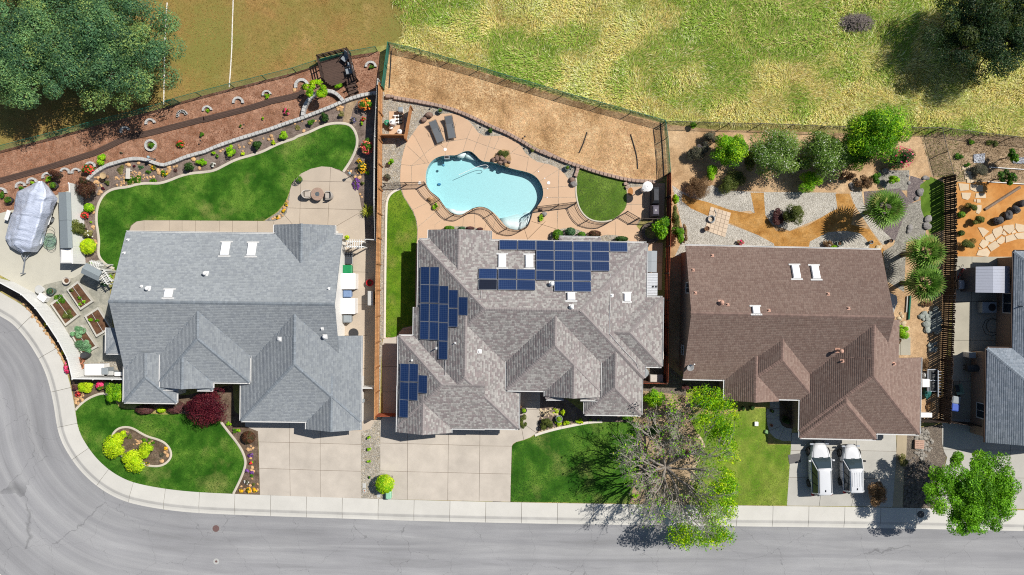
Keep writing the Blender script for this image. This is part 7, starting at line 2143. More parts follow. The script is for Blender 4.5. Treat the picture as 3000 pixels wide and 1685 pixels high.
rocks('round grey river rocks beside the pink pallet', scatter(zU((930,1010),(1020,1030),(1070,1140),(1040,1240),(980,1320),(900,1250),(890,1120)),130,12),.13, mat('river_rock', A(160,154,144),.85, obj=.25, bmp=.3)); rocks('dark rocks of the bed in the shade of the street tree', scatter(zS((800,620),(960,600),(1120,700),(1110,1060),(800,1070)),160,13),.12, mat('dark_rock', A(112,106,100),.85, obj=.3, bmp=.3))
PAVE = mat('cream_paver', A(226,204,178),.85, var=.08, obj=.07)
def quad_pavers(name, label, pts, nx, ny, m, z=.112, gap=.03, cat='patio'):
 P = [g(*q, z + .04) for q in pts]; root = thing(name, label, cat, P[0])
 for i in range(nx):
  for j in range(ny):
   def at(u, v): return P[0].lerp(P[1], u).lerp(P[3].lerp(P[2], u), v)
   a, b, c, d = (i + gap) / nx, (i + 1 - gap) / nx, (j + gap) / ny, (j + 1 - gap) / ny
   MB().prism([(q.x, q.y) for q in (at(a, c), at(b, c), at(b, d), at(a, d))], z - .02, z + .04).build('paver', m, root, world=True)
quad_pavers('paver_patio', 'square patio of cream pavers in the white gravel of the brown house yard', zO((585,980),(778,1040),(722,1272),(530,1205)),5,6, PAVE)
o = thing('hose_coil', 'coiled grey hose lying on the cream paver patio', 'hose', g(*zO(587,1105),.2)); o.location.z = .153
for k in range(5): MB().torus((.02 * (k % 2),.015 * k, .03 + .035 * k),.30 - .02 * (k % 3),.028,26,6).build('hose_turn', GREYP, o)
MB().tube([(.3,.1,.03),(.5,.5,.03),(.35,.85,.03)],.022,6).build('hose_end', GREYP, o)
pot(*zO(548,1190),.21,.45, 'brown tub at the lower corner of the paver patio', BRPOT); pot(*zO(1800,1330),.26,.3, 'grey green pot behind the brown house roof edge', GPOT); pot(*zP(488,1318),.16,.35, 'small blue pot at the end of the wood chip path', mat('blue_pot', A(110,140,150),.5)); pot(*zP(672,1303),.17,.4, 'dark pot beside the purple gravel', DPOT)
p = H3.at(*zR(222,1208)); ds = thing('satellite_dish', 'white satellite dish at the lower left corner of the brown roof', 'satellite dish', p); M = Matrix.Translation((0,0,.42)) @ Matrix.Rotation(R(-35),4, 'Y') @ Matrix.Rotation(R(-30),4, 'X')
MB().lathe([(.01,-.06),(.15,-.045),(.28,-.01),(.3,.0),(.28,.008),(.01,-.04)],24, M=M).build('dish', VINYLG, ds); MB().tube([(0,0,0),(0,0,.4)],.03,8).build('mast', VINYLG, ds); MB().tube([(0,0,.38),(.25,.3,.65)],.018,6).build('arm', VINYLG, ds); MB().bbox(.2,.32,.26,.36,.6,.7,.02).build('receiver', WPL, ds)

def palm(px, py, r, h, label, nf=34):
 rng = nseed(); c = g(px, py, h); root = thing('fan_palm', label, 'palm', (c.x, c.y, G0)); top = np.array([c.x, c.y, h - .25]); R_ = r / PXM * 1.02
 prof = [(.24,-.05),(.2,.4),(.19, h - .6),(.26, h - .3),(.16, h - .1)]; MB().lathe(prof, 14).build('trunk', BARK, root)
 V = []; F = []; C = []; st = []
 cols = [A(*q, .95) for q in ((116,156,62),(96,136,48),(134,170,76),(80,116,42),(150,154,84))]
 for k in range(nf):
  az = k * 2.39996 + rng.uniform(-.2,.2); el = R(78) * (1 - (k / nf)) ** .8 - R(22) * (k / nf)
  d = np.array([math.cos(az) * math.cos(el), math.sin(az) * math.cos(el), math.sin(el)]); lp = R_ * .45
  e = top + d * lp; st.append((top, e, .022,.014))
  side = np.cross(d, [0,0,1.]); side /= max(1e-6, np.linalg.norm(side)); up = np.cross(side, d); cc = np.array(cols[rng.randint(5)]) * rng.uniform(.85,1.15)
  ns = 15
  for j in range(ns):
   a = (j / (ns - 1) - .5) * R(210); q = d * math.cos(a) + side * math.sin(a); Lb = R_ * .58 * (.72 + .28 * math.cos(a)) * rng.uniform(.9,1.08)
   q = q + up * .05; m = e + q * Lb * .55; t_ = e + q * Lb - np.array([0,0, Lb * (.18 + .12 * rng.rand())]); ww = np.cross(q, up); ww /= np.linalg.norm(ww); ww = ww * .055 + up * .015
   i = len(V); V += [e, m + ww, t_, m - ww]; F.append((i, i + 1, i + 2, i + 3)); C.append(cc * rng.uniform(.85,1.15))
 link('fronds', fmesh('fronds', np.array(V), np.array(F), np.array(C)), LEAF, root, world=True)
 link('leaf_stalks', fmesh('leaf_stalks', *tubes(st, 5)), mat('palm_stalk', A(150,168,80)), root, world=True)
palm(*zP(625,1000),60,3.3, 'large fan palm on purple gravel in the brown house yard', 40); palm(*zQ(1010,130),58,3.6, 'upper of two fan palms beside the old board fence', 40); palm(*zQ(1005,415),58,3.6, 'lower of two fan palms beside the old board fence', 40)

GST = mat('slate_slab', A(160,166,158),.85, obj=.15, var=.2)
rocks('heap of broken pale slabs leaning by the old board fence', scatter(zQ((950,680),(1130,660),(1140,880),(1000,900),(950,780)),40,21),.26, GST); rocks('second small heap of broken slabs further down the old fence', scatter(zQ((1030,960),(1110,950),(1100,1060),(1030,1040)),9,22),.26, GST)
rocks('grey boulders edging the weed strip behind the palms', zP((1020,1100),(1005,1150),(1010,1170),(840,1210),(850,1180),(910,905),(940,850),(960,835)),.28, ROCKG); rocks('grey stones at the foot of the shrubs above the gravel', zP((300,780),(310,820),(500,890),(990,710),(1015,715),(835,690),(845,760),(610,645),(640,650)),.2, ROCKG)
rocks('cream stepping stones along the right wall of the brown house', zQ((765,700),(780,730),(750,745),(765,760),(790,795),(800,825),(760,800),(820,850),(550,90),(570,80),(535,95)),.24, mat('cream_rock', (1,1,1)), z0=.105)
for pts, lab, r_, m in ((zQ((830,540),(820,690)), 'bundle of pale pipes lying beside the palms', .06, VINYLG),(zQ((858,535),(842,760)), 'long green netting roll lying beside the palms', .09, mat('green_net', A(40,120,96),.8))): tag(MB().tube([g(*q, .2) for q in pts], r_, 8).build('lying_roll', m), lab, 'roll')
chest(*zQ(718,1035),.62,.8,.75, 'white appliance standing beside the brown house side wall', WPL, name='appliance', cat='appliance')
aw = thing('side_awning', 'grey awning sheet under the right gable of the brown house', 'awning', g(*zQ(715,610),2.0)); aw.location.z = 2.0
P4 = [g(*q, 2.0) for q in zQ((660,505),(735,535),(750,600),(720,690),(680,640))]; MB().loft([[(p.x, p.y, 1.98 - .1 * i) for i, p in enumerate(P4)],[(p.x, p.y, 2.01 - .1 * i) for i, p in enumerate(P4)]]).build('sheet', VINYLG, aw, world=True)
for q in (P4[1], P4[3]): MB().box(q.x - .03, q.x + .03, q.y - .03, q.y + .03, G0,1.75).build('prop', VINYLG, aw, world=True)
cart = thing('utility_trailer', 'small grey metal trailer frame parked between brown garage and old fence', 'trailer', g(*zU(1062,560),.6)); cart.location.z = G0
MB().box(-.42,.42,-.95,.95,.5,.53).build('bed', DPOT, cart)
for x in (-.42,.42): MB().box(x - .03, x + .03,-.98,.98,.45,.62).build('side_rail', STEEL, cart)
for y in (-.95,0,.95): MB().box(-.42,.42, y - .03, y + .03,.531,.6).build('cross_rail', STEEL, cart)
for x in (-.5,.5):
 Mx = Matrix.Translation((x, -.1,.3)) @ Matrix.Rotation(R(90),4, 'Y'); MB().lathe([(.08,-.07),(.29,-.06),(.29,.06),(.08,.07)],18, M=Mx).build('wheel', BLK, cart)
ld = thing('ladder', 'aluminium and yellow ladder leaning beside the old board fence', 'ladder', g(*zU(1135,590),1.0)); ld.location.z = G0
for x in (-.17,.17): MB().box(x - .03, x + .03,-1.15,1.15,.9,.97).build('stile', mat('yellow_fibreglass', A(212,170,90),.6) if x > 0 else STEEL, ld)
for k in range(9): MB().box(-.17,.17,-1.0 + k * .25,-.96 + k * .25,.915,.955).build('rung', STEEL, ld)
for y in (-.9,.9): MB().box(-.2,.2, y - .03, y + .03,0,.9).build('trestle', DKW, ld)
chest(*zU(1006,588),.66,.7,.9, 'white lidded cooler box behind the brown garage', WPL, name='cooler_box'); chest(*zU(1012,890),1.0,.42,.6, 'long white tub behind the short dark fence', WPL, name='tub')
boulder(*zU(985,510),9,9,.5, 'pale round cover against the brown garage wall', VINYLG)
mb = thing('green_tarp', 'crumpled dark green tarp heaped behind the brown garage', 'tarp', g(*zU(990,680))); blob(np.random.RandomState(8),.36,.42,.6,16,9,.6).build('tarp_heap', mat('teal_tarp', A(44,110,104),.6, var=.3, scale=8, bmp=1, bscale=8), mb)
tag(blob(np.random.RandomState(9),.3,.35,.3,12,8,.5).build('log_heap', mat('cut_logs', A(176,140,96),.9, var=.4, scale=9, bmp=1)), 'heap of cut brown wood by the short dark fence', 'wood heap').location = (*g(*zU(1040,800)).xy, G0)
# ------------------------------------------------------------------ right edge lot
FLAG = mat('cream_flagstone', A(228,206,174),.85, var=.1, scale=3, obj=.06, bmp=.3)
FS = [[(1495,1178),(1545,1180),(1600,1215),(1545,1268)],[(1640,1195),(1715,1165),(1732,1195),(1720,1240),(1665,1282),(1632,1220)],[(1735,1160),(1830,1150),(1842,1200),(1790,1240),(1728,1185)],[(1850,1140),(1990,1165),(1960,1215),(1875,1222),(1848,1185)],[(1560,1270),(1630,1232),(1660,1290),(1625,1318),(1570,1300)],[(1740,1205),(1770,1245),(1750,1255),(1722,1240)],[(1672,1300),(1720,1258),(1752,1275),(1745,1315),(1712,1338),(1675,1320)],[(1756,1262),(1830,1240),(1862,1290),(1758,1322)],[(1855,1232),(1960,1222),(1990,1290),(1870,1285),(1840,1248)],[(1508,1340),(1540,1290),(1600,1312),(1590,1345),(1545,1378)],[(1585,1352),(1660,1302),(1702,1352),(1622,1405)],[(1500,1395),(1580,1372),(1612,1412),(1590,1455),(1480,1440)],[(1812,1230),(1840,1195),(1858,1225),(1820,1238)],[(1500,1362),(1530,1378),(1510,1385)]]
fl = thing('flagstone_path', 'curving path of cream flagstones on orange grit by the right edge house', 'path', g(*zP(1650,1300)))
for q in FS:
 MB().prism([(p.x, p.y) for p in (g(*zP(*a),.15) for a in q)][::-1],.1,.15).build('flagstone', FLAG, fl, world=True)
fl2 = thing('stepping_stones', 'line of cream flat stepping stones at the left of the orange grit yard', 'stepping stones', g(*zP(1380,800)))
for q in ([(1312,762),(1410,770),(1412,825),(1330,835)],[(1424,772),(1545,782),(1540,838),(1470,840),(1424,820)],[(1340,850),(1432,852),(1420,900),(1400,920),(1350,905)],[(1480,855),(1570,860),(1572,902),(1470,900)],[(1485,912),(1522,915),(1520,945),(1485,945)],[(1490,965),(1530,970),(1528,1020),(1505,1052),(1478,1040)],[(1510,1085),(1548,1090),(1545,1130),(1520,1130)],[(1460,912),(1478,915),(1475,935),(1460,935)]):
 MB().prism([(p.x, p.y) for p in (g(*zP(*a),.15) for a in q)][::-1],.1,.15).build('stone', FLAG, fl2, world=True)
q9 = thing('block_steps', 'ladder of square cream blocks climbing the weedy slope', 'steps', g(*zP(1390,670)))
for k, (x, y) in enumerate([(1360,618),(1400,618),(1375,662),(1412,665),(1385,705),(1420,705),(1405,742),(1435,742)]): q = g(*zP(x, y)); MB().bbox(q.x - .17, q.x + .17, q.y - .17, q.y + .17,.08,.17,.02).build('block', FLAG, q9, world=True)
for i, (x, y, rx) in enumerate([(1685,1115,52),(1780,1065,50),(1845,1012,44),(1908,955,44)]): boulder(*zP(x, y), rx / ZK, rx * .75 / ZK, .7,['lowest', 'second', 'third', 'highest'][i] + ' of four dark boulders in a row on orange grit', ROCKB, i * 1.3)
pb = thing('trench_plank', 'weathered plank lying across the orange grit yard', 'plank', g(*zP(1770,890))); A_, B_ = g(*zP(1890,800),.15), g(*zP(1560,1010),.15); MB().tube([A_, B_],.13,6).build('plank', mat('grey_plank', A(150,130,112),.9, var=.3), pb, world=True)
for pts, lab in ((zP((1450,490),(1560,480),(1555,575),(1455,570)), 'left grey plastic sheet on the weedy slope'),(zP((1800,530),(1990,510),(1990,580),(1830,575)), 'right grey plastic sheet beside the sapling')):
 W = [g(*q, .14) for q in pts]; mbx = MB(); nn = 9; rs = np.random.RandomState(4)
 mbx.loft([[tuple(W[0].lerp(W[3], j / nn).lerp(W[1].lerp(W[2], j / nn), i / nn) + Vector((0,0,.08 * rs.rand()))) for i in range(nn + 1)] for j in range(nn + 1)], closed=False); tag(mbx.build('plastic_sheet', mat('grey_sheet', A(168,172,180),.4, var=.2, scale=9)), lab, 'sheet')
for pts, lab in ((zP((1600,610),(1929,632),(2300,650)), 'upper white edging pipe beside the saplings'),(zP((1590,748),(1929,770),(2300,790)), 'lower white edging pipe above the orange grit')): tag(MB().tube([g(*q, .18) for q in pts],.04,6).build('edging_pipe', VINYL), lab, 'pipe')
gable_shed('carport_shed', 'small shed with ribbed pale metal roof in the side yard at the right', zQ(1475,262), zQ(1795,258), zQ(1798,510), zQ(1472,505),2.2,.35,.42, mat('ribbed_metal', A(196,200,212),.35,.4, var=.06), mat('dark_shed_wall', A(120,120,124),.7),9)
a2 = thing('air_conditioner', 'square grey air conditioner in the shaded side yard', 'air conditioner', g(*zQ(1600,645),.8)); a2.location.z = .13
MB().bbox(-.62,.62,-.48,.48,0,.75,.03).build('casing', GREYP, a2); MB().lathe([(.01,.752),(.3,.752),(.32,.77),(.3,.78),(.06,.79),(.01,.79)],24,(.2,0,0)).build('fan_guard', BLK, a2)
bin_(*zU(1298,748), 'grey wheelie bin beside the old board fence', GREYP, rz=R(80)); bin_(*zU(1290,818), 'blue wheelie bin beside the old board fence', mat('deep_blue_plastic', A(72,104,196),.5), rz=R(82))
g3 = thing('barrel_grill', 'dark barrel shaped grill against the shaded house wall', 'grill', g(*zU(1450,445),.8)); g3.location.z = .13; Mx = Matrix.Translation((0,0,.75)) @ Matrix.Rotation(R(80),4, 'Y') @ Matrix.Rotation(R(90),4, 'Z')
MB().lathe([(.05,-.62),(.3,-.6),(.32,0),(.3,.6),(.05,.62)],18, M=Mx).build('barrel', DPOT, g3)
for x in (-.45,.45):
 for y in (-.2,.2): MB().box(x - .025, x + .025, y - .025, y + .025,0,.6).build('leg', BLK, g3)
g4 = thing('gas_grill', 'silver gas grill against the old fence in the side yard', 'grill', g(*zQ(1328,432),.9)); g4.location.z = .13
MB().bbox(-.26,.26,-.4,.4,0,.8,.02).build('cabinet', BLK, g4); MB().bbox(-.26,.24,-.38,.38,.802,1.02,.06).build('hood', STEEL, g4); MB().tube([(.3,-.3,.92),(.3,.3,.92)],.018,6).build('handle', STEEL, g4)
bk = thing('bicycle', 'red bicycle leaning in the shade by the old board fence', 'bicycle', g(*zQ(1325,325),.5), R(70)); bk.location.z = .13
for y in (-.5,.5): Mx = Matrix.Translation((y, 0,.34)) @ Matrix.Rotation(R(72),4, 'X'); w_ = MB().torus((0,0,0),.31,.02,24,5, M=Mx).build('wheel', BLK, bk); MB().torus((0,0,0),.285,.008,24,4, M=Mx).build('rim', STEEL, w_)
for a, b in (((-.5,0,.34),(-.15,.1,.8)),((-.15,.1,.8),(.4,.12,.85)),((-.05,0,.34),(.4,.12,.85)),((-.5,0,.34),(-.05,0,.34)),((-.05,0,.34),(-.18,.12,.9)),((.4,.12,.85),(.5,0,.34))): MB().tube([a, b],.018,6).build('frame_tube', mat('red_frame', A(190,30,60),.4), bk)
MB().bbox(-.3,-.06,.08,.18,.9,.95,.02).build('saddle', BLK, bk); MB().tube([(.42,-.15,.95),(.38,.12,.95),(.42,.4,.95)],.014,6).build('handlebar', STEEL, bk)
wb = thing('wheelbarrow', 'pale green wheelbarrow standing beside the bins', 'wheelbarrow', g(*zU(1305,640),.5), R(15)); wb.location.z = .13
MB().loft([[(-.2,-.3,.3),(.2,-.3,.3),(.2,.3,.3),(-.2,.3,.3)],[(-.34,-.48,.6),(.34,-.48,.6),(.34,.42,.6),(-.34,.42,.6)]], cap=False).build('tray', mat('pale_green_tray', A(150,180,160),.5), wb); MB().box(-.2,.2,-.3,.3,.29,.3).build('tray_floor', DPOT, wb)
for x in (-.25,.25): MB().tube([(x * .4,-.6,.2),(x, .3,.32),(x, .8,.55)],.02,6).build('handle', DKW, wb)
Mx = Matrix.Translation((0,-.62,.2)) @ Matrix.Rotation(R(90),4, 'Y'); MB().lathe([(.05,-.05),(.19,-.04),(.19,.04),(.05,.05)],16, M=Mx).build('wheel', BLK, wb)
chest(*zU(1448,325),.6,.5,.95, 'white window unit standing by the shaded wall', WPL, GREYP, name='window_unit', cat='appliance')
hl = thing('garden_hose', 'dark hose looped on the shaded concrete of the side yard', 'hose', g(*zQ(1620,830))); hl.location.z = .135; MB().torus((0,0,.02),.8,.018,8,5).build('hose_loop', BLK, hl); MB().torus((.1,.1,.05),.6,.018,20,5).build('hose_loop', BLK, hl)
# ------------------------------------------------------------------ shrubs and flowers
PINK = [A(236,60,120,1.25), A(220,40,100,1.25), A(244,110,150,1.25)]; ORNG = [A(246,150,60,1.25), A(238,110,50,1.25), A(248,190,80,1.25)]; ROSE = [A(240,110,110,1.25), A(250,170,120,1.25), A(230,70,90,1.25)]; YELL = [A(246,200,40,1.25), A(236,180,30,1.25)]; PURP = [A(150,90,180,1.3), A(120,70,160,1.3)]; REDF = [A(230,50,50,1.25), A(240,90,80,1.25)]; WHT = [A(236,236,226,1.2)]; LAV = [A(128,122,166,1.4), A(150,140,180,1.4)]
IRIS = [A(124,172,122,1.3), A(96,150,100,1.3), A(150,190,146,1.3)]
TANG = [A(150,146,84,1.5), A(168,158,100,1.5), A(130,134,70,1.5)]
def many(z, rows, k=ZK):
 for x, y, rx, ry, h, cols, lab, *o in rows:
  shrub(*z(x, y), rx / k, ry / k, h, cols, lab, **(o[0] if o else {}))
B = dict(style='ball'); F = lambda f, **k: dict(flowers=f, **k)
many(zB, [(1832,985,68,62,1.1, GREEN, 'rose bush covered in orange blooms near the deck stairs', F(ORNG, fdens=1.1)),(1595,805,48,32,.6, BRIGHT, 'low light green shrub left of the deck stairs'),(1258,805,28,25,.4, GREEN, 'small green plant inside the widest block ring'),(1890,632,32,18,.3, GREEN, 'low green plant in the half ring right of the deck'),(910,908,35,20,.3, BRIGHT, 'bright ground plant in the seventh half ring'),(1090,1050,32,30,.4, GREEN, 'pink flowering plant on the bark slope', F(PINK, fdens=1.6)),(870,1112,14,16,.3, BRIGHT, 'tiny bright shoot on the bark slope'),(657,1187,14,14,.25, GREEN, 'tiny green plant beside the stake light'),(290,1268,25,22,.35, GREEN, 'small weed right of the red flowered plant on the bark'),(90,1348,38,32,.45, GREEN, 'small green plant with red flowers on the bark slope', F(REDF, fdens=.5)),(1325,1155,38,34,.6, GREEN, 'middle green shrub between block wall and lawn tip'),(1462,1102,46,46,.8, DARK, 'dark round shrub between block wall and lawn tip'),(1607,1076,30,30,.5, TANG, 'yellow green tuft beside the stepping path'),(1072,1265,50,46,.7, BRIGHT, 'bright green shrub below the stake light in the mulch bed'),(820,1365,44,48,.8, DARK, 'dark green conifer like shrub in the mulch bed'),(568,1412,46,42,.7, BRIGHT, 'left bright green shrub above the back lawn edging'),(968,1345,20,18,.3, LIME, 'small lime tuft above the lawn edging'),(1197,1208,32,38,.15, TANG, 'flat mossy mat in the mulch bed'),(1720,1130,28,26,.4, GREYG, 'grey lavender near the lawn tip', F(LAV, fdens=1.5)),(1815,1120,22,22,.4, GREEN, 'small red flowered plant right of the lavender', F(REDF)),(1800,1160,18,20,.35, BRIGHT, 'small light plant below the lavender'),(350,1045,18,18,.25, BRIGHT, 'bright tuft in the fifth half ring')])
many(zD, [(1530,98,60,72,1.1, GREEN, 'rose bush covered in pink and peach blooms', F(ROSE, fdens=1.6)),(1480,290,42,58,.7, OLIVE, 'yellow flowering shrub right of the lawn tip', F(YELL, fdens=1.0)),(1455,228,25,20,.5, OLIVE, 'small yellow flowers above the yellow shrub', F(YELL, fdens=1.5)),(1535,340,20,20,.4, BRIGHT, 'small bright shrub below the yellow shrub'),(1425,450,38,60,.15, GREYG, 'creeping purple flowers beside the patio', F(PURP, fdens=1.6)),(1490,440,18,18,.3, OLIVE, 'small olive tuft beside the creeping flowers'),(765,643,17,16,.25, OLIVE, 'upper yellow flower clump at the pebble corner', F(YELL, fdens=3)),(743,702,17,16,.25, OLIVE, 'middle yellow flower clump at the pebble corner', F(YELL, fdens=3)),(685,760,15,15,.25, OLIVE, 'lower yellow flower clump at the pebble corner', F(YELL, fdens=3)),(1343,952,32,24,.9, LIME, 'lime shrub above the white pergola gate'),(240,145,52,56,.8, BRIGHT, 'tall bright green shrub above the lawn curve'),(497,88,38,52,.8, DARK, 'dark pointed shrub in the middle of the mulch bed'),(85,158,24,18,.4, BRIGHT, 'small light plant left of the tall bright shrub'),(113,182,18,18,.35, GREEN, 'small dark plant left of the tall bright shrub'),(360,165,22,20,.3, LIME, 'lime tuft near the lawn edging below the rocks'),(648,60,20,18,.3, LIME, 'lime tuft right of the dark pointed shrub'),(80,268,28,22,.35, GREYG, 'pale flowered plant at the lawn edging', F(WHT)),(5,250,20,22,.4, BRIGHT, 'bright plant against the lawn edging'),(735,5,30,22,.5, BRIGHT, 'bright shrub at the top of the mulch bed curve')])
many(zC, [(1890,235,42,36,.6, BRIGHT, 'bright shrub right of the dark round shrub above the lawn'),(1770,277,55,48,.8, DARK, 'dark round shrub above the lawn edging'),(1442,296,22,20,.35, OLIVE, 'yellow flower clump below the lamp post', F(YELL, fdens=2)),(1332,290,30,27,.12, TEAL, 'flat teal ground cover beside the lamp shadow'),(1392,332,28,18,.3, GREEN, 'small green plant in the rockery'),(1548,345,32,28,.4, GREEN, 'yellow dotted plant among the rockery stones', F(YELL, fdens=.8)),(1265,280,13,14,.25, RED, 'tiny red plant in the rockery'),(1650,318,18,15,.2, BARB, 'small purple mound in the rockery'),(1130,318,66,52,.15, TANG, 'wide flat mossy cushion left of the bench'),(1250,400,120,55,.08, GREEN, 'creeping green thyme round the bench'),(1435,415,45,18,.1, GREEN, 'low green creeper along the lawn edging'),(1012,437,26,22,.35, OLIVE, 'small olive shrub below the bird bath'),(968,487,18,16,.25, RED, 'small red leaved plant by the lawn edging'),(812,515,98,92,2.2, MAROON, 'large maroon leaved shrub overhanging the vinyl fence'),(790,420,50,42,2.0, MAROON, 'upper arm of maroon foliage above the vinyl fence'),(838,670,44,42,.9, BRIGHT, 'round bright green shrub right of the vinyl fence', B),(800,742,34,32,.8, OLIVE, 'coral flowered bush right of the vinyl fence', F(REDF, fdens=1.6)),(738,860,74,68,2.0, OLIVE, 'dark olive shrub leaning over the vinyl fence'),(832,925,48,38,.9, TANG, 'cream flowered shrub above the lime globe', F(WHT, fdens=.6)),(828,1035,70,74,1.1, LIME, 'big lime yellow globe shrub at the fence end', B),(865,1192,25,12,.5, BRIGHT, 'bright shrub beside the trellis'),(1040,1315,20,26,.7, BRIGHT, 'bright upright shrub by the grey house corner'),(985,1395,30,25,.5, TEAL, 'blue green succulent under the trellis'),(950,212,56,54,.9, BRIGHT, 'bright leafy shrub between boardwalk and block wall'),(828,312,60,42,.9, GREEN, 'red rose bush above the maroon shrub', F(REDF, fdens=1.0)),(535,352,58,48,1.4, MAROON, 'maroon and green shrub above the boat'),(1425,85,34,32,.5, GREEN, 'green shrub inside the white block ring'),(1700,66,38,34,.45, GREEN, 'red flowered plant on the bark right of the white ring', F(REDF)),(460,403,28,26,.5, BRIGHT, 'lime plant in the ring above the boat'),(310,440,30,18,.45, BRIGHT, 'bright plant in the ring behind the boat bow'),(203,484,25,20,.45, GREEN, 'green plant in the ring left of the bow'),(18,553,28,30,.5, GREEN, 'green plant in the ring at the left edge'),(1140,155,16,10,.2, GREYG, 'tiny grey plant on the bark'),(857,808,12,10,.2, BRIGHT, 'tiny plant in the bed beside the lawn')])
pot(*zC(515,463),.3,.4, 'black pot with a green globe right of the boat bow', DPOT, GREEN, prx=.95, ph=.4); pot(*zC(93,600),.3,.4, 'black pot with a green globe left of the boat', DPOT, GREEN, prx=.95, ph=.4)
many(zE, [(635,888,30,56,.7, GREEN, 'pink azalea squeezed between vinyl fence and sidewalk', F(PINK, fdens=4)),(945,1055,40,40,.8, GREEN, 'pink azalea below the vinyl fence', F(PINK, fdens=4)),(1022,1062,36,42,.9, DARK, 'dark green globe right of the pink azalea', B),(812,1078,78,56,.9, LIME, 'wide yellow green shrub at the fence corner'),(735,1138,26,28,.5, RED, 'red flowered plant at the sidewalk corner', F(REDF, fdens=2)),(715,1075,30,30,.6, BARB, 'reddish twiggy shrub at the fence corner'),(1105,1130,78,110,2.0, BRIGHT, 'tall light green shrub at the left front corner of the grey house'),(1360,1285,86,44,.9, BARB, 'left clipped barberry mound under the grey house eaves', B),(1650,1262,84,62,.9, BARB, 'right clipped barberry mound under the grey house eaves', B),(1520,1290,38,24,.7, LIME, 'lime mound between the two barberries', B),(560,255,50,55,.5, GREEN, 'upper green vegetables in the fence side planter'),(640,390,60,55,.5, OLIVE, 'lower green vegetables in the fence side planter'),(735,550,75,60,.75, IRIS, 'upper blue green iris clump in the planter'),(800,680,90,70,.75, IRIS, 'lower blue green iris clump in the planter'),(680,162,18,16,.6, OLIVE, 'young plant at the top of the bare planter'),(752,235,20,16,.6, GREEN, 'young plant in the middle of the bare planter'),(792,270,18,18,.6, BRIGHT, 'right young plant at the foot of the bare planter'),(757,290,16,16,.6, BRIGHT, 'left young plant at the foot of the bare planter'),(862,442,22,20,.6, BRIGHT, 'bright young plant in the shaded planter'),(915,450,20,16,.6, GREEN, 'small young plant in the shaded planter'),(430,480,14,32,.3, LIME, 'yellow shoots outside the vinyl fence', F(YELL)),(593,750,14,26,.3, LIME, 'yellow flowers outside the lower vinyl fence', F(YELL))])
many(zG, [(1075,240,125,110,1.5, LIME, 'left bright lime weeping shrub on the lawn island', dict(leaf=.11)),(1140,130,60,45,1.3, LIME, 'upper tuft of the lime weeping shrub on the island'),(1270,370,115,110,1.5, LIME, 'lower lime weeping shrub hanging over the island curb', dict(leaf=.11)),(1390,285,90,75,1.4, LIME, 'right lime weeping shrub on the lawn island', dict(leaf=.11)),(1215,140,30,28,.3, OLIVE, 'dark moss mound at the top of the island'),(1390,190,90,40,.08, GREEN, 'creeping green mat across the island'),(1530,310,30,28,.3, GREYG, 'grey green tuft at the right of the island'),(1560,255,18,12,.2, YELL, 'yellow flowers at the right end of the island', F(YELL)),(1390,395,22,16,.25, OLIVE, 'yellow flowers under the lower lime shrub', F(YELL, fdens=2))])
many(zH, [(410,150,62,60,.8, MAROON, 'round brown clipped globe beside the first driveway', B),(225,25,24,24,.4, BRIGHT, 'upper green tuft beside the front lawn edging'),(278,95,22,24,.35, GREEN, 'left low shrub above the brown globe'),(315,82,22,20,.35, BRIGHT, 'right low shrub above the brown globe'),(430,318,24,20,.3, GREYG, 'purple flowers in the driveway strip', F(PURP, fdens=3)),(435,393,16,14,.3, RED, 'red flowers in the driveway strip', F(REDF, fdens=2)),(452,383,12,11,.25, BRIGHT, 'green tuft right of the red flowers'),(398,467,14,16,.3, GREYG, 'violet flowers against the lawn edging', F(PURP, fdens=4)),(445,480,13,13,.25, GREYG, 'small violet clump in the driveway strip', F(PURP, fdens=3)),(443,510,16,18,.3, GREEN, 'green tuft in the middle of the driveway strip'),(395,572,24,22,.25, GREYG, 'pale succulent rosette in the driveway strip', F(WHT, fdens=.8)),(458,588,18,18,.3, OLIVE, 'olive tuft right of the pale succulent'),(343,652,18,17,.3, OLIVE, 'left of three yellow flower clumps by the sidewalk', F(YELL, fdens=4)),(412,648,23,22,.3, OLIVE, 'middle of three yellow flower clumps by the sidewalk', F(YELL, fdens=4)),(470,648,20,20,.3, OLIVE, 'right of three yellow flower clumps by the sidewalk', F(YELL, fdens=4)),(1545,148,19,18,.4, BRIGHT, 'topmost small green shrub in the rock strip'),(1547,262,19,18,.4, BRIGHT, 'second small green shrub in the rock strip'),(1546,376,19,15,.35, BRIGHT, 'third small green shrub in the rock strip'),(1553,525,14,15,.3, GREEN, 'lowest tiny shrub in the rock strip')])
many(zJ, [(1205,155,62,42,.5, OLIVE, 'scraggly yellow green plant behind the pool boulders'),(558,655,28,40,.4, BRIGHT, 'bright small shrub in the left planting hole'),(1558,770,24,38,.4, BRIGHT, 'bright small shrub in the right planting hole'),(152,240,34,36,.8, BRIGHT, 'bright upright shrub in the gravel left of the pool'),(112,380,38,34,.6, GREYG, 'grey green shrub in the gravel left of the pool'),(695,862,50,20,.8, GREEN, 'green hedge shrub at the pool house rear gable', B),(812,865,32,15,.7, TEAL, 'pale green shrub at the pool house rear gable', B),(890,864,42,16,.7, BARB, 'dark purple shrub at the pool house rear gable', B),(985,872,30,14,.5, BARB, 'small brown shrub right of the rear gable', B)])
many(zI, [(1243,1072,32,28,.5, DARK, 'small dark shrub in the upper gravel by the slope'),(1633,1260,20,20,.4, OLIVE, 'small olive shrub in the gravel near the right bend')])
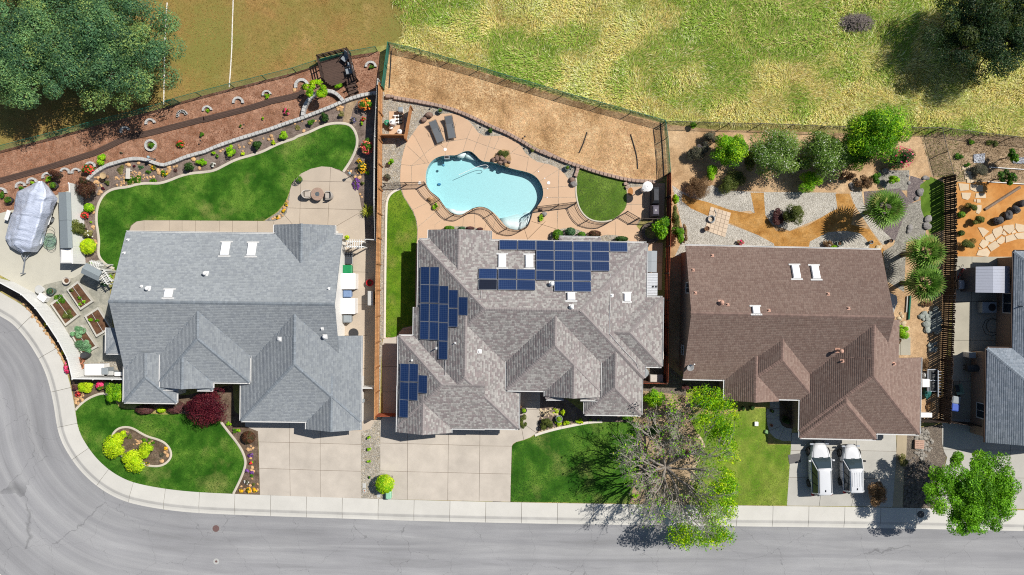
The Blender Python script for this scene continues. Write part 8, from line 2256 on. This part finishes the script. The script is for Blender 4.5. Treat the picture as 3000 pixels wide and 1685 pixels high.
many(zK, [(270,925,50,50,.9, GREEN, 'round green shrub in the pebble bed under the solar roof', B),(390,897,48,40,.9, TEAL, 'round grey green shrub in the pebble bed', B),(495,925,36,28,.7, GREEN, 'small green shrub in the pebble bed', B),(617,920,60,36,.9, MAROON, 'brown clipped hedge at the pool house bay', B),(870,965,62,26,.8, DARK, 'low dark green shrub at the pool house rear wall', B),(1380,580,38,50,1.2, BRIGHT, 'small bright shrub at the top of the brown house side bed'),(1385,760,52,130,1.4, OLIVE, 'tall feathery green hedge along the red fence', dict(leaf=.07)),(1400,930,62,100,1.3, GREEN, 'lower feathery green hedge along the red fence', dict(leaf=.07)),(1470,900,28,110,.7, DRY, 'dry brown grass beside the feathery hedge')])
many(zX, [(200,870,85,120,.9, OLIVE, 'olive rosemary shrub left of the pool house front walk', dict(leaf=.07)),(655,910,165,120,.8, OLIVE, 'wide olive rosemary shrub right of the front walk', dict(leaf=.07)),(870,905,65,50,.4, LIME, 'bright lily clump below the grey pot', dict(aspect=.25, leaf=.2)),(965,705,48,85,.6, LIME, 'bright spiky plant at the edge of the shade', dict(aspect=.25, leaf=.2)),(1030,890,75,60,.4, LIME, 'bright lily clump beside the front curb', dict(aspect=.25, leaf=.2)),(1290,865,110,45,.4, LIME, 'long row of bright lilies above the front lawn', dict(aspect=.25, leaf=.2)),(1480,840,35,20,.3, BRIGHT, 'small bright tuft under the right eaves'),(1622,838,24,16,.3, BRIGHT, 'last tiny tuft under the right eaves')],6.43)
many(zM, [(1022,1185,98,98,2.2, BRIGHT, 'round bright green shrub at the front right of the pool house', dict(leaf=.12)),(1310,1075,50,28,.8, BARB, 'dark red shrub in the gravel between the houses'),(1400,1090,40,22,.8, RED, 'small red shrub right of the dark red one'),(760,1370,60,40,.7, GREEN, 'green shrub in the shade below the pool house corner')])
many(zN, [(1040,200,90,50,1.2, DARK, 'dark shrub under the bare tree'),(980,620,60,50,.9, DARK, 'dark green shrub left of the bare tree trunk'),(880,735,26,24,.4, BRIGHT, 'small bright plant below the bare tree'),(840,815,34,22,.4, BRIGHT, 'bright lily tuft near the sidewalk'),(1290,420,50,50,.8, BARB, 'reddish shrub right of the bare tree trunk')])
many(zT, [(245,145,26,28,.5, DARK, 'left dark shrub under the brown house eaves'),(325,142,30,24,.5, DARK, 'right dark shrub under the brown house eaves'),(650,270,40,45,.6, DARK, 'dark shrub in the shaded entry bed'),(1495,950,92,138,1.5, DRY, 'large dried brown shrub on the driveway edge', dict(leaf=.08)),(1740,640,60,55,.8, TANG, 'yellow green ornamental grass beside the rock bed', dict(aspect=.2, leaf=.2))])
many(zO, [(440,470,90,100,1.3, GREYG, 'grey purple sage bush nearest the chain link corner', dict(leaf=.07)),(585,335,88,60,1.2, GREYG, 'upper grey green bush behind the bright tree', dict(leaf=.07)),(510,430,70,70,1.2, GREYG + [A(122,112,128,1.5)], 'purple flowered sage in the middle of the grey bushes', dict(leaf=.07)),(605,655,58,90,1.6, BRIGHT, 'narrow bright green shrub below the grey bushes'),(470,790,125,130,1.3, DRY, 'big heap like dry brown bush in the brown house yard', dict(leaf=.06)),(790,740,140,110,1.2, OLIVE, 'sprawling sage green bush above the white gravel', dict(leaf=.07)),(1515,748,100,95,1.8, BRIGHT, 'yellow green bush with long shadow on white gravel'),(1215,1095,75,110,.8, BARB, 'dark burgundy shrub on the white gravel'),(1360,1060,95,105,2.0, OLIVE, 'bottlebrush like olive shrub with rounded top', dict(leaf=.08)),(425,215,48,30,.8, GREEN, 'small green sapling at the meadow fence'),(1690,1330,55,40,.5, DRY, 'dry twiggy shrub by the grey green pot'),(1730,1365,55,20,.5, BRIGHT, 'low green shrub at the brown roof edge'),(870,1320,35,30,.4, DRY, 'dry pinkish plant at the brown roof edge', F(PINK)),(1650,620,80,60,1.0, DRY, 'brown dry bush under the white flowering trees')])
many(zP, [(770,520,115,105,1.8, DARK, 'dark oleander with pink specks beside the bare dirt', F(PINK, fdens=.4)),(690,730,55,48,1.2, BRIGHT, 'bright shrub on the grey gravel'),(530,720,60,60,1.2, GREEN, 'thin green shrub among dry stalks'),(430,760,80,70,1.0, DRY, 'dry brown stalks above the purple gravel'),(270,700,80,50,.9, DRY, 'dry reddish bush under the big green tree'),(1335,510,60,35,.3, GREEN, 'upper green weed clump on the weedy slope'),(1440,370,50,30,.3, GREEN, 'weed clump near the meadow fence'),(1640,380,60,40,.3, OLIVE, 'weed patch right of the weed clump'),(1400,585,40,20,.3, GREEN, 'weed tuft above the block steps'),(1520,640,90,80,.9, GREYG, 'grey dead bush right of the block steps', dict(leaf=.06)),(1430,985,65,50,.9, OLIVE, 'upper spiky young olive shrub on orange grit', dict(aspect=.25)),(1340,1058,36,30,.5, GREEN, 'small round green shrub on orange grit', B),(1490,1120,58,50,.9, OLIVE, 'middle spiky shrub beside the stepping stones', dict(aspect=.25)),(1340,1230,30,26,.4, DARK, 'small dark shrub on orange grit', B),(1410,1330,70,55,.9, OLIVE, 'lowest spiky shrub on orange grit', dict(aspect=.25))])
many(zQ, [(780,885,72,66,1.2, BRIGHT, 'round yellow green shrub at the right corner of the brown house', dict(leaf=.07)),(735,960,40,38,.6, DRY, 'dry grass tuft below the yellow green shrub'),(1010,610,70,40,.4, DRY, 'low dry grass below the palms'),(1000,1180,45,60,.5, DRY, 'dry grass beside the brown garage wall')])
rng = nseed(); c = g(*zD(1530,700),.6); yu = thing('yucca', 'spiky yellow green yucca beside the patio', 'yucca', (c.x, c.y, G0)); V = []; Fc = []; Cc = []
for k in range(80):
 az = rng.uniform(0,6.28); el = rng.uniform(.1,1.3); d = np.array([math.cos(az) * math.cos(el), math.sin(az) * math.cos(el), math.sin(el)]); s_ = np.array([-d[1], d[0],0]); s_ /= np.linalg.norm(s_); b = np.array([c.x, c.y, .35]); L_ = rng.uniform(.6,.85); i = len(V)
 V += [b, b + d * L_ * .5 + s_ * .035, b + d * L_ - np.array([0,0,.12]), b + d * L_ * .5 - s_ * .035]; Fc.append((i, i + 1, i + 2, i + 3)); Cc.append(np.array([A(190,190,60,1.3), A(150,170,50,1.3), A(206,206,96,1.3)][rng.randint(3)]))
link('blades', fmesh('blades', np.array(V), np.array(Fc), np.array(Cc)), LEAF, yu, world=True); MB().cyl((0,0),.1,-.05,.4,10).build('stem', BARK, yu)

# ------------------------------------------------------------------ trees
OAK = [A(*q, .88) for q in ((84,118,78),(68,102,70),(104,136,84),(128,148,82),(58,88,62),(76,114,62))]
tree(335,140, 'huge blue green oak, right crown at the upper left corner', 205,195,7.6,1.4, OAK, 76000,.135,.42,130, 'oak_tree', cr=.2, base=(370,220))
tree(85,150, 'huge blue green oak crown cut off by the left edge', 200,195,7.6,1.4, OAK, 68000,.135,.42,110, 'oak_tree', cr=.2, base=(190,230)); tree(180,-70, 'oak crown cut off by the top edge above the big oak', 270,120,7.4,1.4, OAK, 50000,.135,.4,90, 'oak_tree', cr=.2)
tree(2890,70, 'dark oak shading the meadow at the upper right corner', 195,175,6.0,.8,[A(*q, 1.9) for q in ((52,84,48),(42,70,42),(62,94,50),(92,108,44))],60000,.14,.4,100, 'oak_tree', cr=.2)
tree(2850,1440, 'full green street tree shading the sidewalk at the right', 150,132,6.6,3.2,[A(*q, 1.2) for q in ((92,148,20),(112,168,26),(70,120,16),(130,182,36))],54000,.145,.16,110, 'street_tree', cr=.2, lower=-.15)
tree(607,1192, 'dense burgundy red maple in front of the grey house', 70,65,3.0,.5, RED, 20000,.09,.12,60, 'red_maple', cr=.34)
rt = shrub(1127,1418,27,27,1.7, LIME[1:] + BRIGHT[:2], 'clipped round lime tree between the two driveways', cat='tree', name='globe_tree', style='ball', leaf=.1)
shrub(1939,668,30,31,2.2, BRIGHT[1:] + GREEN[:2], 'round glossy citrus tree beside the red fence', cat='tree', name='citrus_tree', leaf=.14)
tree(2138,441, 'bright green round tree left of the white flowering pair', 50,48,3.4,.4, BRIGHT[1:] + GREEN, 17000,.11,.1,44, 'yard_tree')
FLW = [A(*q, 1.1) for q in ((106,136,58),(84,116,44),(132,156,72),(94,126,46),(120,148,62),(226,228,206))]
tree(2270,457, 'left of two large olive green trees dotted with white flowers', 82,78,4.2,.4, FLW, 27000,.11,.13,70, 'flowering_tree'); tree(2414,450, 'right of two large olive green trees dotted with white flowers', 75,72,4.2,.4, FLW, 24000,.11,.13,64, 'flowering_tree')
tree(2565,392, 'tall bright green tree leaning over the meadow fence', 92,86,6.2,.8, BRIGHT[1:] + GREEN, 32000,.12,.16,64, 'yard_tree', base=(2540,440), cr=.33)
tree(2500,445, 'mid green tree under the tall bright tree at the end of the shrub row', 58,60,3.8,.4, GREEN + DARK[:1],17000,.11,.11,44, 'yard_tree'); shrub(2345,480,26,30,1.6, DARK, 'dark bush between the two white flowering trees'); shrub(2203,470,24,34,1.5, OLIVE, 'olive bush between the bright round tree and the white flowering pair')
tree(2965,458, 'upper small sapling on the weedy slope', 20,20,2.2,.8, GREEN, 1500,.12,.04,9, 'sapling'); tree(2945,520, 'lower small sapling on the weedy slope', 26,30,2.4,.8, DARK + GREEN, 2200,.12,.05,11, 'sapling')
tree(*zB(1385,860), 'open branched lime green tree beside the dark deck', 40,40,2.4,.9, LIME[1:] + BRIGHT, 2600,.15,.07,16, 'small_tree', bark=BARKG, cr=.26)
tree(*zX(840,670), 'small sparse tree with few leaves by the pool house walk', 17,11,2.2,1.2, LIME, 160,.12,.035,8, 'small_tree', bark=BARKG, cr=.2)

rng = nseed(); b0 = g(1936,1352); bt_ = thing('bare_tree', 'large half bare tree with fresh leaves only on its right side', 'tree', b0)
base = np.array(b0); H0 = base + np.array([0,0,1.8])
trunk = limb(rng, base - [0,0,.1], H0,.3,.22,4,.05); limbs = []; twigs = []; tips = []
def grow(p, d, L, r, lev):
 q = p + d * L; tgt = limbs if lev < 2 else twigs
 tgt.extend(limb(rng, p, q, r, r * .6,4 if lev < 3 else 2,.10))
 if lev >= 4: tips.append(q); return
 r = max(r, .012)
 for k in range([6,5,4,4][lev]):
  t_ = rng.uniform(.35,1.0); e = d + unit(rng, 1)[0] * (.62 + .05 * lev); e[2] += .10; e /= np.linalg.norm(e)
  grow(p + d * L * t_, e, L * rng.uniform(.45,.68), r * .5, lev + 1)
for k in range(10):
 az = k * 2 * math.pi / 10 + rng.uniform(-.2,.2); el = rng.uniform(.35,.95); d = np.array([math.cos(az) * math.cos(el), math.sin(az) * math.cos(el), math.sin(el)])
 grow(H0, d, rng.uniform(3.0,3.9),.11,0)
link('trunk', fmesh('trunk', *tubes(trunk, 10), smooth=True), BARKG, bt_, world=True); link('limbs', fmesh('limbs', *tubes(limbs, 6)), BARKG, bt_, world=True)
link('twigs', fmesh('twigs', *tubes(twigs, 3)), mat('pale_twig', (.34,.31,.265),.95, var=.25), bt_, world=True)
P = []
for cx, cy, rx, ry, n in ((2105,1215,52,66,60),(2128,1310,26,55,26),(2070,1165,50,28,24),(2105,1480,50,75,62),(2125,1430,26,55,26),(2000,1572,48,28,30),(2095,1570,58,28,34),(1960,1180,30,30,3)):
 for k in range(n):
  a = rng.uniform(0,6.28); q = math.sqrt(rng.rand()); z = rng.uniform(2.8,5.6); P.append((np.array(g(cx + rx * q * math.cos(a), cy + ry * q * math.sin(a), z)),70))
tp = np.array(tips); segs = []; LP = []; LC = []
for i, (p, n) in enumerate(P):
 j = np.argmin(np.linalg.norm(tp - p, axis=1)); segs += limb(rng, tp[j], p, .02,.008,3)
 e = unit(rng, n); LP.append(p + e * (rng.rand(n) ** .4)[:, None] * rng.uniform(.35,.7)); LC += [i] * n
for p in tp[rng.permutation(len(tp))[:900]]: LP.append(p + rng.normal(size=(3,3)) * .1); LC += [len(P)] * 3
LP = np.vstack(LP); nr = unit(rng, len(LP)); nr[:, 2] += .5
V, F_ = leafquads(LP, .15, nr, rng); link('crown', fmesh('crown', V, F_, leafcols(len(LP), BRIGHT + LIME[:1] + GREEN[:1], rng, np.array(LC))), LEAF, bt_, world=True); tag(link('leafy_twigs', fmesh('leafy_twigs', *tubes(segs, 4)), BARKG, bt_, world=True), kind='stuff')

rng = nseed(); c = g(2508,68); bp = thing('brush_pile', 'heap of grey cut branches lying in the tall meadow', 'brush pile', c); sg = []
for k in range(520):
 a = rng.uniform(0,6.28); r_ = math.sqrt(rng.rand()); x, y = 1.45 * r_ * math.cos(a),.75 * r_ * math.sin(a); z = .1 + (1 - r_) * .9 * rng.rand(); az = rng.uniform(0,3.14); L_ = rng.uniform(.3,.8); d = np.array([math.cos(az), math.sin(az), rng.uniform(-.25,.25)]) * L_ / 2; m_ = np.array([c.x + x, c.y + y, G0 + z]); sg.append((m_ - d, m_ + d, .022,.01))
tag(link('sticks', fmesh('sticks', *tubes(sg, 4)), mat('grey_sticks', A(150,138,132),.95, var=.35, scale=8), bp, world=True), kind='stuff')

# ------------------------------------------------------------------ grass, chips and litter
def blades(name, poly, n, ln, wd, cols, lie, seed, z0=G0, patchf=None, holes=()):
 rng = np.random.RandomState(seed); Wp = [(p.x, p.y) for p in (g(*q) for q in poly)]; Q = np.array(Wp); P = rng.uniform(Q.min(0), Q.max(0),(int(n * 1.0),2)); P = P[inside(Wp, P[:, 0], P[:, 1])]
 n = len(P); x, y = P[:, 0], P[:, 1]
 ang = fbm(x * .22, y * .22,2) * 12.0 + rng.normal(size=n) * .55 if lie > 0 else rng.uniform(0,6.28, n)
 L = rng.uniform(*ln, n); el = rng.uniform(.15,1.1, n) * (1 if lie > 0 else .35)
 d = np.c_[np.cos(ang) * np.cos(el), np.sin(ang) * np.cos(el), np.sin(el) * (1 if lie > 0 else .5)]; s_ = np.c_[-np.sin(ang), np.cos(ang), np.zeros(n)] * (rng.uniform(.6,1.2, n) * wd / 2)[:, None]
 b = np.c_[x, y, np.full(n, z0)]; m_ = b + d * (L * .55)[:, None]; t_ = b + d * L[:, None] - np.c_[np.zeros((n, 2)), L * (.12 if lie > 0 else 0)]
 V = np.stack([b, m_ + s_, t_, m_ - s_],1).reshape(-1,3); k = np.array(cols)
 f = np.clip((fbm(x * .16 + seed, y * .16,4) - .5) * 3.3 + .5 + rng.normal(size=n) * .14,0,.999) * (len(k) - 1); i = f.astype(int); fr = (f - i)[:, None]; c = k[i] * (1 - fr) + k[np.minimum(i + 1, len(k) - 1)] * fr
 o = link(name, fmesh(name, V, np.arange(n * 4).reshape(n, 4), c * rng.uniform(.8,1.2, n)[:, None]), LEAF); return tag(o, kind='stuff')
MEAD = [A(*q, .49) for q in ((112,136,50),(138,146,66),(170,160,92),(200,188,132),(178,158,100),(150,138,76),(126,140,58),(186,178,112),(208,196,142),(158,154,82),(108,136,46),(142,150,68))]
mead = [(1150,-60),(3100,-60),(3100,410),(2750,392),(2420,374),(1955,362),(1640,274),(1400,211),(1150,136),(1172,104),(1190,80),(1152,52),(1196,30),(1140,5),(1186,-20)]
blades('meadow_grass', mead, 170000,(.16,.55),.036, MEAD, 1,11)
blades('meadow_straw', mead, 17000,(.3,.75),.035,[A(*q, .72) for q in ((150,158,88),(214,204,158),(224,212,172),(176,172,108),(206,194,144))],1,51)
blades('dry_turf', [(380,-60),(1185,-60),(1178,110),(932,188),(500,300),(0,436),(0,300)],60000,(.06,.16),.03,[A(*q, .85) for q in ((150,128,64),(178,140,84),(160,136,76),(128,132,60),(190,152,96))],1,12)
blades('bark_chips', bark, 42000,(.06,.17),.06,[A(*q, 1.15) for q in ((132,84,58),(180,124,92),(160,106,76),(210,166,134),(146,96,68))],0,13,.108)
blades('dry_straw', slope, 42000,(.08,.28),.035,[A(*q, 1.0) for q in ((172,134,92),(212,172,122),(230,194,150),(182,138,98),(218,178,132))],0,14,.117)
for i, (pl_, n, cl) in enumerate([(lawn_back, 34000,(46,98,18)),(lawnF_top + lawnF_right + front_left[::-1],26000,(50,104,18)),(lawn2,22000,(52,102,22)),(lawnP, 9000,(88,132,26)),(lawnQ, 6000,(96,128,42)),(zT((130,190),(470,150),(480,490),(700,490),(660,1063),(-200,1063),(-220,300)),20000,(138,158,60))]):
 blades('lawn_blades', pl_, n, (.05,.12),.03,[A(*[v * k_ for v in cl],1.35) for k_ in (.85,1,1.15,1.05)],0,20 + i, .127)
blades('weeds', zP((960,320),(1150,250),(1929,340),(2400,400),(2400,740),(1290,740),(1060,690)),9000,(.08,.25),.04,[A(*q, 1.1) for q in ((160,140,106),(134,142,80),(182,156,120),(150,128,96))],1,31,.106)
